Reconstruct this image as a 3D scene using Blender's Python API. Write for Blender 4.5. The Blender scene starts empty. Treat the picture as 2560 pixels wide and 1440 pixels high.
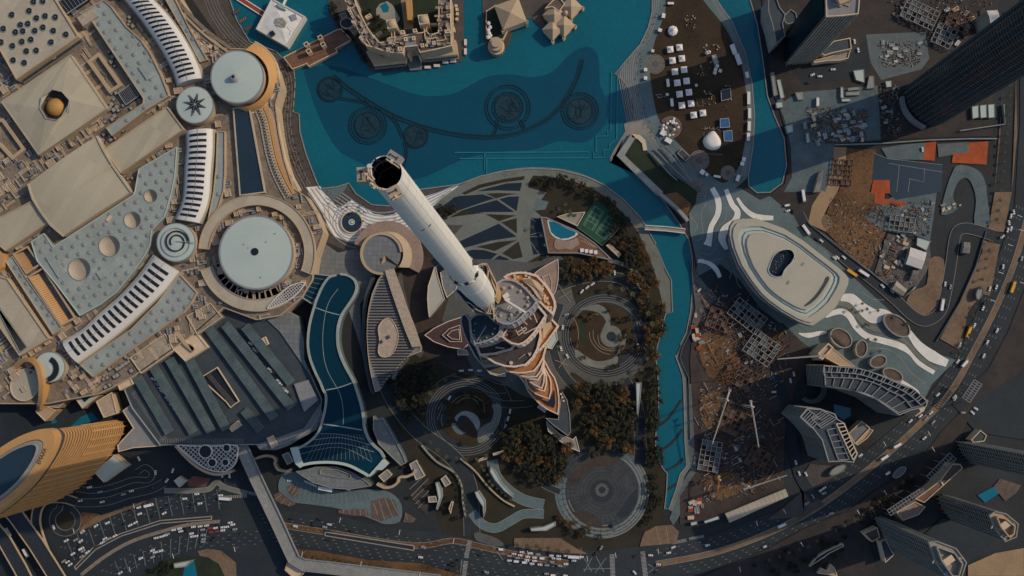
import bpy, math, random
from mathutils import Vector
from mathutils.geometry import tessellate_polygon
R = math.radians
SC = bpy.context.scene
COL = SC.collection
# ---------------------------------------------------------------- camera, sky, sun, exposure
S = 0.4                     # metres per photo pixel on the ground
H = 955.0                   # camera height
NX, NY = 1340.0, 905.0      # pixel straight below the camera (the point all verticals run to)
cam_d = bpy.data.cameras.new('camera')
cam = bpy.data.objects.new('camera', cam_d)
COL.objects.link(cam)
cam.location = ((NX-1280)*S, (720-NY)*S, H)
cam.rotation_euler = (0, 0, 0)
cam_d.sensor_fit = 'HORIZONTAL'
cam_d.sensor_width = 36.0
cam_d.lens = 36.0*H/(2560*S)
cam_d.shift_x = (1280-NX)/2560.0
cam_d.shift_y = (NY-720)/2560.0
cam_d.clip_start = 1.0
cam_d.clip_end = 20000.0
SC.camera = cam
SUN_EL, SUN_DX, SUN_DY = R(36), 1.0, 0.33      # direction to the sun: photo right, a little up
wd = bpy.data.worlds.new("World")
SC.world = wd
wd.use_nodes = True
nt = wd.node_tree
sky = nt.nodes.new('ShaderNodeTexSky')
sky.sky_type = 'NISHITA'
sky.sun_disc = False
sky.sun_elevation = SUN_EL
az = math.atan2(SUN_DX, SUN_DY)
sky.sun_rotation = az
sky.air_density = 1.0
sky.dust_density = 1.2
sky.ozone_density = 1.2
bg = nt.nodes['Background']
bg.inputs[1].default_value = 0.1
nt.links.new(sky.outputs[0], bg.inputs[0])
sd = bpy.data.lights.new('sun', 'SUN')
sd.energy = 2.3
sd.angle = R(0.5)
sd.color = (1.0, 0.81, 0.58)
sun = bpy.data.objects.new('sun', sd)
COL.objects.link(sun)
dv = Vector((SUN_DX, SUN_DY, 0)).normalized()*math.cos(SUN_EL)+Vector((0, 0, math.sin(SUN_EL)))
sun.rotation_euler = dv.to_track_quat('Z', 'Y').to_euler()
SC.view_settings.view_transform = 'Standard'
SC.view_settings.look = 'None'
SC.view_settings.exposure = 0.0
SC.view_settings.gamma = 1.0
SC.render.engine = 'CYCLES'
SC.cycles.max_bounces = 5
SC.cycles.use_denoising = True

# ---------------------------------------------------------------- pixels, curves
TILE = {'A': 0, 'B': 480, 'C': 960, '1': 0, '2': 640, '3': 1280, '4': 1920}
def P(t, s=None):
    """photo pixels from a list 'x,y x,y'; a tile name first means 3x tile coordinates"""
    if s is None:
        return [tuple(float(c) for c in q.split(',')) for q in t.split()]
    ox, oy = TILE[t[1]], TILE[t[0]]
    return [(ox+a/3, oy+b/3) for a, b in P(s)]
def W(p, h=0.0):
    k = (H-h)/H
    return ((NX+(p[0]-NX)*k-1280)*S, (720-NY-(p[1]-NY)*k)*S)
def ppm(h):                                 # photo pixels per metre at height h
    return H/(H-h)/S
def cr(pts, n=6, closed=True):
    """smooth curve through the points"""
    L = len(pts); out = []
    for i in range(L if closed else L-1):
        if closed:
            a, b, c, d = pts[i-1], pts[i], pts[(i+1) % L], pts[(i+2) % L]
        else:
            a, b, c, d = pts[max(i-1, 0)], pts[i], pts[i+1], pts[min(i+2, L-1)]
        for k in range(n):
            t = k/n
            out.append(tuple(.5*(2*b[j]+(c[j]-a[j])*t+(2*a[j]-5*b[j]+4*c[j]-d[j])*t*t+(3*b[j]-a[j]-3*c[j]+d[j])*t**3) for j in (0, 1)))
    if not closed:
        out.append(tuple(pts[-1]))
    return out
def ell(cx, cy, rx, ry=None, rot=0, n=48, a0=0, a1=360):
    ry = rx if ry is None else ry
    full = abs(a1-a0) >= 360
    o = []
    c, s = math.cos(R(rot)), math.sin(R(rot))
    for i in range(n if full else n+1):
        a = R(a0+(a1-a0)*i/n)
        x, y = rx*math.cos(a), ry*math.sin(a)
        o.append((cx+x*c-y*s, cy+x*s+y*c))
    return o
def sector(cx, cy, r0, r1, a0, a1, n=36):
    return ell(cx, cy, r1, n=n, a0=a0, a1=a1)+ell(cx, cy, r0, n=n, a0=a1, a1=a0)
def area(p):
    return .5*sum(p[i-1][0]*p[i][1]-p[i][0]*p[i-1][1] for i in range(len(p)))
def ccw(p):
    return list(p) if area(p) > 0 else list(p)[::-1]
def offset(p, d):
    """inset a ccw polygon by d"""
    n = len(p); o = []
    for i in range(n):
        a, b, c = Vector(p[i-1]), Vector(p[i]), Vector(p[(i+1) % n])
        e1, e2 = b-a, c-b
        if e1.length < 1e-6 or e2.length < 1e-6:
            o.append(tuple(b)); continue
        e1.normalize(); e2.normalize()
        n1, n2 = Vector((-e1.y, e1.x)), Vector((-e2.y, e2.x))
        m = n1+n2
        if m.length < .2:
            m = n1
        m.normalize()
        k = d/max(.45, m.dot(n1))
        o.append((b.x+m.x*k, b.y+m.y*k))
    return o
def inside(p, poly):
    x, y = p; r = False; n = len(poly)
    for i in range(n):
        (x1, y1), (x2, y2) = poly[i-1], poly[i]
        if (y1 > y) != (y2 > y) and x < (x2-x1)*(y-y1)/(y2-y1)+x1:
            r = not r
    return r
def cen(p):
    return (sum(q[0] for q in p)/len(p), sum(q[1] for q in p)/len(p))
def box_of(p):
    xs = [q[0] for q in p]; ys = [q[1] for q in p]
    return min(xs), min(ys), max(xs), max(ys)
def along(path, step, start=0.0):
    """points every step along an open path: (x, y, dx, dy)"""
    o = []; t = start
    acc = 0
    for a, b in zip(path[:-1], path[1:]):
        L = math.hypot(b[0]-a[0], b[1]-a[1])
        if L < 1e-9:
            continue
        while t <= acc+L:
            u = (t-acc)/L
            o.append((a[0]+(b[0]-a[0])*u, a[1]+(b[1]-a[1])*u, (b[0]-a[0])/L, (b[1]-a[1])/L))
            t += step
        acc += L
    return o
def shift_path(path, d):
    o = []
    for i, p in enumerate(path):
        a, b = path[max(i-1, 0)], path[min(i+1, len(path)-1)]
        dx, dy = b[0]-a[0], b[1]-a[1]
        L = math.hypot(dx, dy) or 1
        o.append((p[0]-dy/L*d, p[1]+dx/L*d))
    return o
def ribbon_poly(path, w):
    return shift_path(path, w/2)+shift_path(path, -w/2)[::-1]
def rect(cx, cy, w, h, ang=0):
    c, s = math.cos(R(ang)), math.sin(R(ang))
    return [(cx+x*c-y*s, cy+x*s+y*c) for x, y in ((-w/2, -h/2), (w/2, -h/2), (w/2, h/2), (-w/2, h/2))]
def lerp(a, b, t):
    return (a[0]+(b[0]-a[0])*t, a[1]+(b[1]-a[1])*t)
def resample(path, n):
    L = sum(math.hypot(b[0]-a[0], b[1]-a[1]) for a, b in zip(path[:-1], path[1:]))
    q = [(x, y) for x, y, _, _ in along(path, L/(n-1)*.99999)]
    while len(q) < n:
        q.append(tuple(path[-1]))
    return q[:n]

# ---------------------------------------------------------------- materials
MATS = {}
def mat(name, col, rough=.8, var=.18, scale=.06, fine=.5, metal=0, bump=0, tint=None, spec=.3, coat=0):
    """plain surface with large stains and fine grain in metres"""
    m = bpy.data.materials.new(name); m.use_nodes = True
    t = m.node_tree; N = t.nodes; K = t.links
    b = N['Principled BSDF']
    b.inputs['Roughness'].default_value = rough
    b.inputs['Metallic'].default_value = metal
    b.inputs['Specular IOR Level'].default_value = spec
    g = N.new('ShaderNodeNewGeometry')
    n1 = N.new('ShaderNodeTexNoise'); n1.inputs['Scale'].default_value = scale; n1.inputs['Detail'].default_value = 5; n1.inputs['Roughness'].default_value = .65
    n2 = N.new('ShaderNodeTexNoise'); n2.inputs['Scale'].default_value = fine; n2.inputs['Detail'].default_value = 3
    K.new(g.outputs['Position'], n1.inputs['Vector']); K.new(g.outputs['Position'], n2.inputs['Vector'])
    a = N.new('ShaderNodeMath'); a.operation = 'MULTIPLY_ADD'
    a.inputs[1].default_value = .6; K.new(n1.outputs[0], a.inputs[0])
    m2 = N.new('ShaderNodeMath'); m2.operation = 'MULTIPLY'; m2.inputs[1].default_value = .4
    K.new(n2.outputs[0], m2.inputs[0]); K.new(m2.outputs[0], a.inputs[2])
    r = N.new('ShaderNodeMapRange'); r.inputs['From Min'].default_value = .3; r.inputs['From Max'].default_value = .7
    K.new(a.outputs[0], r.inputs['Value'])
    x = N.new('ShaderNodeMix'); x.data_type = 'RGBA'
    lo = [c*(1-var*1.6) for c in col]
    hi = [min(1, c*(1+var)) for c in col]
    if tint:
        lo = list(tint)
    x.inputs['A'].default_value = (*lo, 1); x.inputs['B'].default_value = (*hi, 1)
    K.new(r.outputs[0], x.inputs['Factor']); K.new(x.outputs['Result'], b.inputs['Base Color'])
    if bump:
        bp = N.new('ShaderNodeBump'); bp.inputs['Distance'].default_value = bump; bp.inputs['Strength'].default_value = .6
        K.new(n2.outputs[0], bp.inputs['Height']); K.new(bp.outputs[0], b.inputs['Normal'])
    MATS[name] = m
    return m
def tiles(m, w, h, ang=0, dark=.6, mortar=.03):
    """pave an existing material with joints (metres)"""
    t = m.node_tree; N = t.nodes; K = t.links
    b = N['Principled BSDF']
    src = b.inputs['Base Color'].links[0].from_socket
    g = N.new('ShaderNodeNewGeometry')
    mp = N.new('ShaderNodeMapping'); mp.inputs['Rotation'].default_value = (0, 0, R(ang))
    K.new(g.outputs['Position'], mp.inputs['Vector'])
    br = N.new('ShaderNodeTexBrick'); br.offset = 0
    br.inputs['Scale'].default_value = 1; br.inputs['Brick Width'].default_value = w; br.inputs['Row Height'].default_value = h
    br.inputs['Mortar Size'].default_value = mortar*min(w, h); br.inputs['Color1'].default_value = (1, 1, 1, 1); br.inputs['Color2'].default_value = (.86, .86, .86, 1)
    br.inputs['Mortar'].default_value = (dark, dark, dark, 1)
    K.new(mp.outputs[0], br.inputs['Vector'])
    x = N.new('ShaderNodeMix'); x.data_type = 'RGBA'; x.blend_type = 'MULTIPLY'; x.inputs['Factor'].default_value = 1
    K.new(src, x.inputs['A']); K.new(br.outputs['Color'], x.inputs['B']); K.new(x.outputs['Result'], b.inputs['Base Color'])
    return m

# ---------------------------------------------------------------- meshes and things
class MB:
    def __init__(s):
        s.v = []; s.f = []; s.m = []
    def add(s, vs, fs, mi=0):
        o = len(s.v); s.v += vs
        for f in fs:
            s.f.append([o+i for i in f]); s.m.append(mi)
    def flat(s, poly, z, mi=0, holes=None):
        poly = ccw(poly)
        if holes:
            loops = [poly]+[ccw(q)[::-1] for q in holes]
            al = [p for l in loops for p in l]
            tr = tessellate_polygon([[Vector((x, y, 0)) for x, y in l] for l in loops])
            fs = []
            for t in tr:
                a, b, c = (al[i] for i in t)
                fs.append(t if (b[0]-a[0])*(c[1]-a[1])-(c[0]-a[0])*(b[1]-a[1]) > 0 else t[::-1])
            s.add([(x, y, z) for x, y in al], fs, mi)
        else:
            s.add([(x, y, z) for x, y in poly], [list(range(len(poly)))], mi)
    def side(s, poly, z0, z1, mi=0, flip=False, closed=True, top=None):
        """walls round a polygon; top may be another outline of as many points"""
        n = len(poly)
        q = top or poly
        vs = [(x, y, z0) for x, y in poly]+[(x, y, z1) for x, y in q]
        fs = []
        for i in range(n if closed else n-1):
            j = (i+1) % n
            f = [i, j, n+j, n+i]
            fs.append(f[::-1] if flip else f)
        s.add(vs, fs, mi)
    def prism(s, poly, z0, z1, mi=0, ms=None, holes=None, bottom=False):
        poly = ccw(poly)
        s.flat(poly, z1, mi, holes)
        s.side(poly, z0, z1, mi if ms is None else ms)
        for h in holes or []:
            s.side(ccw(h), z0, z1, mi if ms is None else ms, flip=True)
        if bottom:
            s.add([(x, y, z0) for x, y in poly], [list(range(len(poly)))[::-1]], mi if ms is None else ms)
    def ringwall(s, poly, d, z0, z1, mi=0):
        """upstand of width d inside a polygon edge"""
        a = ccw(poly); b = offset(a, d); n = len(a)
        s.side(a, z0, z1, mi); s.side(b, z0, z1, mi, flip=True)
        s.add([(x, y, z1) for x, y in a]+[(x, y, z1) for x, y in b],
              [[i, (i+1) % n, n+(i+1) % n, n+i] for i in range(n)], mi)
    def box(s, c, size, ang=0, mi=0, z0=0):
        cc, ss = math.cos(ang), math.sin(ang)
        a, b, h = size[0]/2, size[1]/2, size[2]
        p = [(c[0]+x*cc-y*ss, c[1]+x*ss+y*cc) for x, y in ((-a, -b), (a, -b), (a, b), (-a, b))]
        s.prism(p, z0, z0+h, mi, bottom=True)
    def tube(s, a, b, r0, r1=None, n=8, mi=0, cap=True):
        r1 = r0 if r1 is None else r1
        a, b = Vector(a), Vector(b); d = (b-a).normalized()
        u = d.orthogonal().normalized(); w = d.cross(u)
        vs = []
        for c, r in ((a, r0), (b, r1)):
            for i in range(n):
                t = 2*math.pi*i/n
                vs.append(tuple(c+u*math.cos(t)*r+w*math.sin(t)*r))
        fs = [[i, (i+1) % n, n+(i+1) % n, n+i] for i in range(n)]
        if cap:
            fs += [list(range(n))[::-1], [n+i for i in range(n)]]
        s.add(vs, fs, mi)
    def beam(s, a, b, w, h, mi=0):
        """rectangular bar from a to b"""
        a, b = Vector(a), Vector(b); d = (b-a)
        if d.length < 1e-6: return
        d.normalize()
        u = Vector((-d.y, d.x, 0))
        if u.length < 1e-4: u = Vector((1, 0, 0))
        u.normalize(); v = d.cross(u)
        vs = [tuple(c+u*x*w/2+v*y*h/2) for c in (a, b) for x, y in ((-1, -1), (1, -1), (1, 1), (-1, 1))]
        s.add(vs, [[0, 1, 5, 4], [1, 2, 6, 5], [2, 3, 7, 6], [3, 0, 4, 7], [3, 2, 1, 0], [4, 5, 6, 7]], mi)
    def dome(s, c, r, hh, z0, n=20, m=6, mi=0, ry=None):
        vs = []; fs = []
        for j in range(m):
            t = math.pi/2*j/m
            for i in range(n):
                a = 2*math.pi*i/n
                vs.append((c[0]+r*math.cos(t)*math.cos(a), c[1]+(ry or r)*math.cos(t)*math.sin(a), z0+hh*math.sin(t)))
        vs.append((c[0], c[1], z0+hh))
        for j in range(m-1):
            for i in range(n):
                k = (i+1) % n
                fs.append([j*n+i, j*n+k, (j+1)*n+k, (j+1)*n+i])
        for i in range(n):
            fs.append([(m-1)*n+i, (m-1)*n+(i+1) % n, m*n])
        s.add(vs, fs, mi)
    def frustum(s, c0, r0, z0, c1, r1, z1, n=32, mi=0, cap=True):
        a = ell(c0[0], c0[1], r0, n=n); b = ell(c1[0], c1[1], r1, n=n)
        s.side(a, z0, z1, mi, top=b)
        if cap:
            s.flat(b, z1, mi)
    def ribbon(s, path, w, z, mi=0, closed=False):
        """flat band along a path of world points"""
        if closed:
            path = list(path)+[path[0]]
        a = shift_path(path, w/2); b = shift_path(path, -w/2); n = len(path)
        s.add([(x, y, z) for x, y in a]+[(x, y, z) for x, y in b], [[i, i+1, n+i+1, n+i] for i in range(n-1)], mi)
    def bar(s, path, w, z0, z1, mi=0):
        """raised band along an open path"""
        s.prism(ribbon_poly(path, w), z0, z1, mi)
    def build(s, name, mats, parent=None, smooth=False, loc=None):
        me = bpy.data.meshes.new(name)
        if parent is not None:
            L = parent['_l'] if '_l' in parent.keys() else (0, 0, 0)
            vs = [(x-L[0], y-L[1], z-L[2]) for x, y, z in s.v]
        elif loc is not None:
            vs = [(x-loc[0], y-loc[1], z-loc[2]) for x, y, z in s.v]
        else:
            vs = s.v
        me.from_pydata(vs, [], s.f)
        ml = mats if isinstance(mats, (list, tuple)) else [mats]
        for m in ml:
            me.materials.append(MATS[m] if isinstance(m, str) else m)
        if len(ml) > 1:
            me.polygons.foreach_set('material_index', s.m)
        if smooth:
            me.polygons.foreach_set('use_smooth', [True]*len(s.f))
        me.update()
        o = bpy.data.objects.new(name, me)
        COL.objects.link(o)
        if parent is not None:
            o.parent = parent
            if '_l' in parent.keys():
                o['_l'] = tuple(L)
        elif loc is not None:
            o.location = loc
            o['_l'] = tuple(loc)
        return o
def tag(o, label=None, cat=None, group=None, kind=None):
    if label: o['label'] = label
    if cat: o['category'] = cat
    if group: o['group'] = group
    if kind: o['kind'] = kind
    return o
def thing(name, label, cat, xy, z=0, group=None):
    o = bpy.data.objects.new(name, None)
    COL.objects.link(o)
    o.location = (xy[0], xy[1], z); o['_l'] = (xy[0], xy[1], z)
    o.empty_display_size = 5
    return tag(o, label, cat, group)
def one(name, label, cat, mb, mats, xy, z=0, group=None, smooth=False):
    """a thing that is one mesh"""
    return tag(mb.build(name, mats, loc=(xy[0], xy[1], z), smooth=smooth), label, cat, group)
def dup(o, loc, rz=0.0, parent=None, scale=None):
    c = o.copy(); COL.objects.link(c)
    c.location = loc; c.rotation_euler = (0, 0, rz)
    if scale is not None:
        c.scale = scale if isinstance(scale, (tuple, list)) else (scale,)*3
    if parent is not None:
        c.parent = parent
    return c
def copy_thing(root, loc, rz, label=None, scale=None):
    c = dup(root, loc, rz, scale=scale)
    if label: c['label'] = label
    for ch in root.children:
        d = ch.copy(); COL.objects.link(d); d.parent = c
        for g in ch.children:
            e = g.copy(); COL.objects.link(e); e.parent = d
    return c
LAY = [0]
def sheet(name, polys, m, z=None, holes=None, kind='structure'):
    """ground cover traced from the photo; later sheets lie on earlier ones"""
    if z is None:
        LAY[0] += 1; z = .05+.005*LAY[0]
    if polys and not isinstance(polys[0], list):
        polys = [polys]
    b = MB()
    for p in polys:
        b.flat([W(q, z) for q in p], z, holes=[[W(q, z) for q in hh] for hh in holes] if holes else None)
    return tag(b.build(name, m), kind=kind)
def lines(name, paths, w, m, z=None, hgt=0):
    """painted or inlaid bands: paths in pixels, width in pixels"""
    if z is None:
        LAY[0] += 1; z = .05+.005*LAY[0]
    b = MB()
    for p in paths:
        q = [W(c, z) for c in p]
        if hgt:
            b.bar(q, w*S, 0, z+hgt)
        else:
            b.ribbon(q, w*S, z)
    return tag(b.build(name, m), kind='structure')
def bld(name, label, cat, pts, h, roof, wall, h0=0, par=1.2, pw=.8, rim=None, holes=None, group=None, well=0, wellm=None):
    """a flat-roofed building traced at its roof: wall, roof, parapet"""
    p = ccw([W(q, h) for q in pts])
    t = thing(name, label, cat, cen(p), h0, group)
    hs = [ccw([W(q, h) for q in hh]) for hh in holes] if holes else None
    b = MB(); b.side(p, h0, h); b.build('wall', wall, t)
    b = MB(); b.flat(p, h-.02, holes=hs)
    b.build('roof', roof, t)
    if par:
        b = MB(); b.ringwall(p, pw, h-.1, h+par); b.build('parapet', rim or wall, t)
    for hh in hs or []:
        b = MB(); b.side(hh, h-well, h, flip=True); b.flat(hh, h-well, 1)
        b.build('light_well', [wellm or wall, wellm or roof], t)
    t['_p'] = 1
    return t
# ---------------------------------------------------------------- materials of the place
mat('earth', (.029, .034, .038), var=.3, scale=.02, bump=.1)  # darkened base stands in for shade from towers out of frame
mat('asphalt', (.034, .043, .05), var=.2, scale=.03, rough=.85)
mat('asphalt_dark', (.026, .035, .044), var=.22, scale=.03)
mat('paving', (.105, .11, .104), var=.2, scale=.05)
mat('promenade', (.085, .075, .07), var=.25, scale=.08)
mat('path', (.175, .19, .165), var=.18, scale=.05)
mat('path_blue', (.12, .17, .18), var=.2, scale=.04)
mat('stripe_paving', (.26, .24, .21), var=.15, scale=.06)
mat('white_paving', (.8, .79, .74), var=.06, scale=.04)
mat('grey_paving', (.3, .32, .34), var=.12, scale=.06)
mat('beige_paving', (.32, .3, .25), var=.15, scale=.05)
tiles(mat('tile_deck', (.2, .215, .22), var=.15, scale=.05), 4.8, 4.8, 3, dark=.55)
mat('water', (.008, .124, .172), rough=.12, var=.14, scale=.012, fine=.25, bump=.05, spec=.35)
mat('deep_water', (.0062, .071, .118), rough=.12, var=.10, scale=.012, fine=.25, bump=.05, spec=.35)
mat('fountain_metal', (.012, .045, .065), rough=.5, var=.35, scale=.4, fine=2)
mat('pool_water', (.01, .15, .23), rough=.1, var=.08, scale=.1, spec=.4)
mat('pond', (.018, .028, .042), rough=.25, var=.15, scale=.04, spec=.4)
mat('lawn', (.034, .03, .018), var=.35, scale=.04, fine=1.2)
mat('lawn_brown', (.05, .032, .016), var=.5, scale=.025, fine=.9)
mat('lawn_green', (.022, .034, .018), var=.35, scale=.04, fine=1.2)
mat('hedge', (.035, .03, .014), var=.5, scale=.15, fine=1.4, bump=.5)
mat('sand', (.34, .23, .13), var=.15, scale=.05, bump=.1)
mat('sand_dark', (.2, .135, .085), var=.3, scale=.04, bump=.15)
mat('soil', (.16, .085, .038), var=.5, scale=.03, fine=.6, bump=.2)
mat('rust_ground', (.4, .08, .025), var=.25, scale=.08)
mat('rubble', (.13, .12, .11), var=.4, scale=.12, fine=1.0, bump=.3)
mat('site_dark', (.066, .047, .037), var=.4, scale=.05, fine=.9, bump=.3, tint=(.02, .019, .021))  # works ground; shade on the right is partly put into this tone
mat('site_grey', (.11, .148, .16), var=.3, scale=.06, fine=.8)
mat('marking', (.33, .33, .32), var=.25, scale=.3)
mat('kerb', (.3, .28, .25), var=.15, scale=.2)
mat('tan_line', (.38, .3, .22), var=.15, scale=.2)
mat('dark_line', (.03, .03, .035), var=.2)
# buildings
mat('roof_tan', (.49, .43, .325), var=.12, scale=.03)
mat('roof_beige', (.47, .42, .305), var=.06, scale=.02)
mat('roof_blue', (.335, .385, .36), var=.14, scale=.05)
mat('roof_disc', (.45, .53, .49), var=.05, scale=.03)
mat('roof_grey', (.25, .255, .26), var=.15, scale=.06)
mat('roof_dark', (.055, .072, .085), var=.2, scale=.06)
mat('roof_dirty', (.36, .3, .22), var=.35, scale=.06)
mat('white_shell', (.64, .62, .58), rough=.45, var=.05, scale=.05)
mat('shell_beige', (.43, .405, .325), rough=.6, var=.06, scale=.03)
mat('dark_glass', (.018, .022, .028), rough=.18, var=.2, spec=.5)
mat('teal_glass', (.0045, .036, .062), rough=.3, var=.16, scale=.02, spec=.15)
mat('canal_glass', (.022, .045, .07), rough=.3, var=.12, scale=.02, spec=.4)
mat('podium_roof', (.24, .195, .15), var=.35, scale=.08, fine=.4)
mat('sand_wall', (.46, .35, .23), var=.1, scale=.05)
mat('cream', (.64, .5, .34), var=.1, scale=.1)
mat('sunlit_gold_wall', (.54, .3, .115), var=.1, scale=.05, rough=.5)  # warm sunlight on the walls is put into this gold base colour
mat('brown_roof', (.13, .095, .075), var=.3, scale=.08)
mat('pink_roof', (.33, .235, .185), var=.2, scale=.1)
mat('concrete', (.31, .32, .295), var=.15, scale=.1)
mat('concrete_dark', (.115, .14, .145), var=.2, scale=.1)
mat('metal', (.45, .45, .46), rough=.45, var=.15, metal=.4)
mat('unit_grey', (.33, .31, .29), var=.2, scale=.3)
mat('unit_tan', (.45, .36, .27), var=.2, scale=.3)
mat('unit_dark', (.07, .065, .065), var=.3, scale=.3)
mat('duct', (.4, .36, .31), var=.2, scale=.3, rough=.5)
mat('golden_dome', (.5, .27, .075), rough=.55, var=.12)
mat('bowl', (.42, .36, .28), var=.08)
mat('bronze', (.44, .19, .065), var=.25, scale=.15)
mat('rim', (.72, .58, .47), var=.1, scale=.2)
mat('spire_white', (.84, .83, .78), rough=.42, var=.05, scale=.2)
mat('tower_glass', (.03, .05, .065), rough=.2, var=.2, spec=.5)
mat('red_paving', (.2, .09, .065), var=.25, scale=.08)
mat('court', (.02, .085, .05), var=.2, scale=.06)
mat('court_line', (.3, .42, .34), var=.05)
mat('timber', (.2, .11, .07), var=.25, scale=.2)
mat('canopy_white', (.78, .74, .7), var=.05)
mat('orange_tarp', (.55, .11, .025), var=.2, scale=.2)
mat('blue_tarp', (.03, .13, .3), var=.2, scale=.2)
mat('bark', (.09, .065, .045), var=.2)
mat('leaf', (.04, .039, .019), var=.55, scale=.12, fine=1.6, rough=.7)
mat('leaf_orange', (.105, .056, .015), var=.45, scale=.12, fine=1.6, rough=.7)
mat('leaf_dark', (.02, .024, .016), var=.5, scale=.12, fine=1.6, rough=.7)
mat('palm_leaf', (.075, .075, .04), var=.3, scale=.5, rough=.6)
mat('tower_teal', (.035, .065, .08), rough=.5, var=.2, scale=.2)
mat('deck_brown', (.075, .05, .042), var=.3, scale=.2)
mat('red_shaded', (.085, .045, .042), var=.25, scale=.1)  # red leaf terrace: the tower's shade is put into the colour
mat('canopy_shaded_teal', (.095, .135, .14), var=.3, scale=.09, fine=.8)  # teal canopies, with the cool shade over them put into the colour
mat('jetty_teal', (.02, .19, .25), var=.1)
mat('paving_dark', (.055, .062, .068), var=.3, scale=.08, fine=.8)
mat('scrub', (.04, .032, .028), var=.6, scale=.06, fine=1.0, bump=.3, tint=(.018, .018, .02))
mat('car_white', (.75, .75, .75), rough=.3, var=.03, spec=.5)
mat('car_dark', (.03, .032, .036), rough=.3, var=.05, spec=.5)
mat('car_silver', (.36, .37, .38), rough=.3, var=.05, spec=.5)
mat('car_red', (.35, .04, .025), rough=.3, var=.05, spec=.5)
mat('bus_yellow', (.72, .36, .03), rough=.4, var=.05)
mat('car_glass', (.012, .014, .018), rough=.1, var=.05, spec=.5)
mat('red_deck', (.35, .06, .03), var=.15)
mat('crane_yellow', (.5, .2, .03), var=.1)
mat('truss_white', (.5, .47, .42), var=.1)

for _m, _w, _h, _a, _d in (('roof_tan', 9, 40, 33, .9), ('roof_beige', 7, 60, 33, .93), ('roof_blue', 14, 14, 33, .88), ('concrete', 4, 4, 20, .8), ('white_paving', 6, 6, 10, .9), ('asphalt', 60, 25, 12, .8)):
    tiles(MATS[_m], _w, _h, _a, dark=_d, mortar=.02)
# ================================================================ the ground, water and roads
b = MB(); b.flat([(-3500, -3500), (3500, -3500), (3500, 3500), (-3500, 3500)], 0)
tag(b.build('ground', 'earth'), kind='structure')

# lake, right channel, river round the tower island
LAKE = P('560,-200 575,0 592,50 625,105 690,128 712,152 735,175 738,210 733,280 748,285 750,330 765,385 790,450 800,472 840,468 872,458 890,485 930,512 970,515 1010,495 1040,475 1080,470 1149,461 1200,441 1260,428 1330,421 1400,425 1460,440 1510,462 1560,500 1602,545 1640,610 1662,670 1678,700 1681,780 1664,784 1652,830 1640,880 1640,900 1646,960 1646,1020 1640,1070 1638,1130 1655,1168 1668,1184 1666,1230 1661,1272 1672,1272 1690,1222 1700,1185 1716,1165 1712,1100 1710,1000 1707,940 1688,888 1700,862 1716,830 1726,780 1733,700 1730,640 1722,600 1700,562 1660,505 1610,445 1580,420 1545,386 1540,390 1525,405 1560,345 1578,310 1580,280 1574,225 1556,200 1538,185 1560,158 1600,112 1620,70 1630,30 1632,-200')
sheet('lake_water', LAKE, 'water')
sheet('channel_water', P('1780,-100 1790,0 1830,55 1862,130 1880,210 1886,290 1882,370 1870,440 1872,466 1892,482 1925,481 1955,458 1966,415 1960,345 1936,290 1918,240 1907,150 1893,60 1875,0 1875,-100'), 'water')
DEEP = cr(P('765,200 762,178 790,166 840,165 900,185 980,215 1040,236 1090,240 1140,232 1190,205 1225,190 1280,186 1330,193 1380,180 1410,150 1440,125 1470,117 1490,130 1498,160 1500,210 1515,245 1522,280 1510,315 1480,345 1450,357 1400,353 1370,362 1330,375 1270,378 1210,385 1160,398 1110,420 1060,443 1010,450 950,430 890,402 845,375 810,320 785,260'), 4)
sheet('fountain_basin', DEEP, 'deep_water')

def quay(paths, name='quay_wall', w=2.2, m='kerb', h=.9):
    b = MB()
    for p in paths:
        b.bar([W(c) for c in p], w*S, -.5, h)
    tag(b.build(name, m), kind='structure')
quay([LAKE[1:32], LAKE[32:55], LAKE[55:70], LAKE[70:]])
quay([P('1790,0 1830,55 1862,130 1880,210 1886,290 1882,370 1870,440 1872,466 1892,482 1925,481 1955,458 1966,415 1960,345 1936,290 1918,240 1907,150 1893,60 1875,0')])

# promenade on the mall side of the lake with its inlaid bands
sheet('lakeside_promenade', P('440,-60 575,-60 575,0 592,50 625,105 690,128 712,152 735,175 738,210 733,280 748,285 750,330 765,385 790,450 800,472 840,468 872,458 890,485 930,512 970,515 1010,495 1040,475 1080,470 1149,461 1130,470 1085,520 1060,560 1100,640 1000,700 900,640 700,560 620,200'), 'promenade')
for k in range(5):
    pa = cr(P('520,-20 545,40 590,100 640,135 685,150 712,190 716,240 712,300 720,360 740,420 765,470'), 5, False)
lines('promenade_band', [shift_path(pa, d) for d in (-14, -7, 0, 8, 15)], .9, 'kerb')

# white waterfront plaza with stripes round the fountain
WP = P('765,468 800,465 845,520 880,500 900,512 935,535 975,540 1010,520 1060,492 1148,463 1085,520 1060,560 1040,580 1000,590 960,580 930,592 905,605 870,605 835,590 818,560 800,520')
sheet('white_plaza', WP, 'white_paving')
sts = [cr(P('822,480 860,505 905,535 950,548 1010,538 1060,515'), 6, False)]
lines('plaza_stripe', [shift_path(sts[0], d) for d in (-16, -8, 0, 8, 16, 24, 32)], 2.6, 'grey_paving')
lines('plaza_stripe', [P('778,472 842,560'), P('788,470 848,548'), P('770,482 838,575'), P('762,490 828,580')], 3, 'grey_paving')
lines('plaza_stripe', [ell(880, 556, r, n=30, a0=60, a1=330) for r in (34, 41, 48)], 2.4, 'grey_paving')
lines('plaza_stripe', [P('1068,500 1140,466'), P('1070,508 1128,476'), P('1075,515 1112,487'), P('1062,495 1150,459')], 2.6, 'grey_paving')
sheet('plaza_deck', P('800,472 845,466 872,458 858,480 830,502'), 'path_blue')
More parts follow.
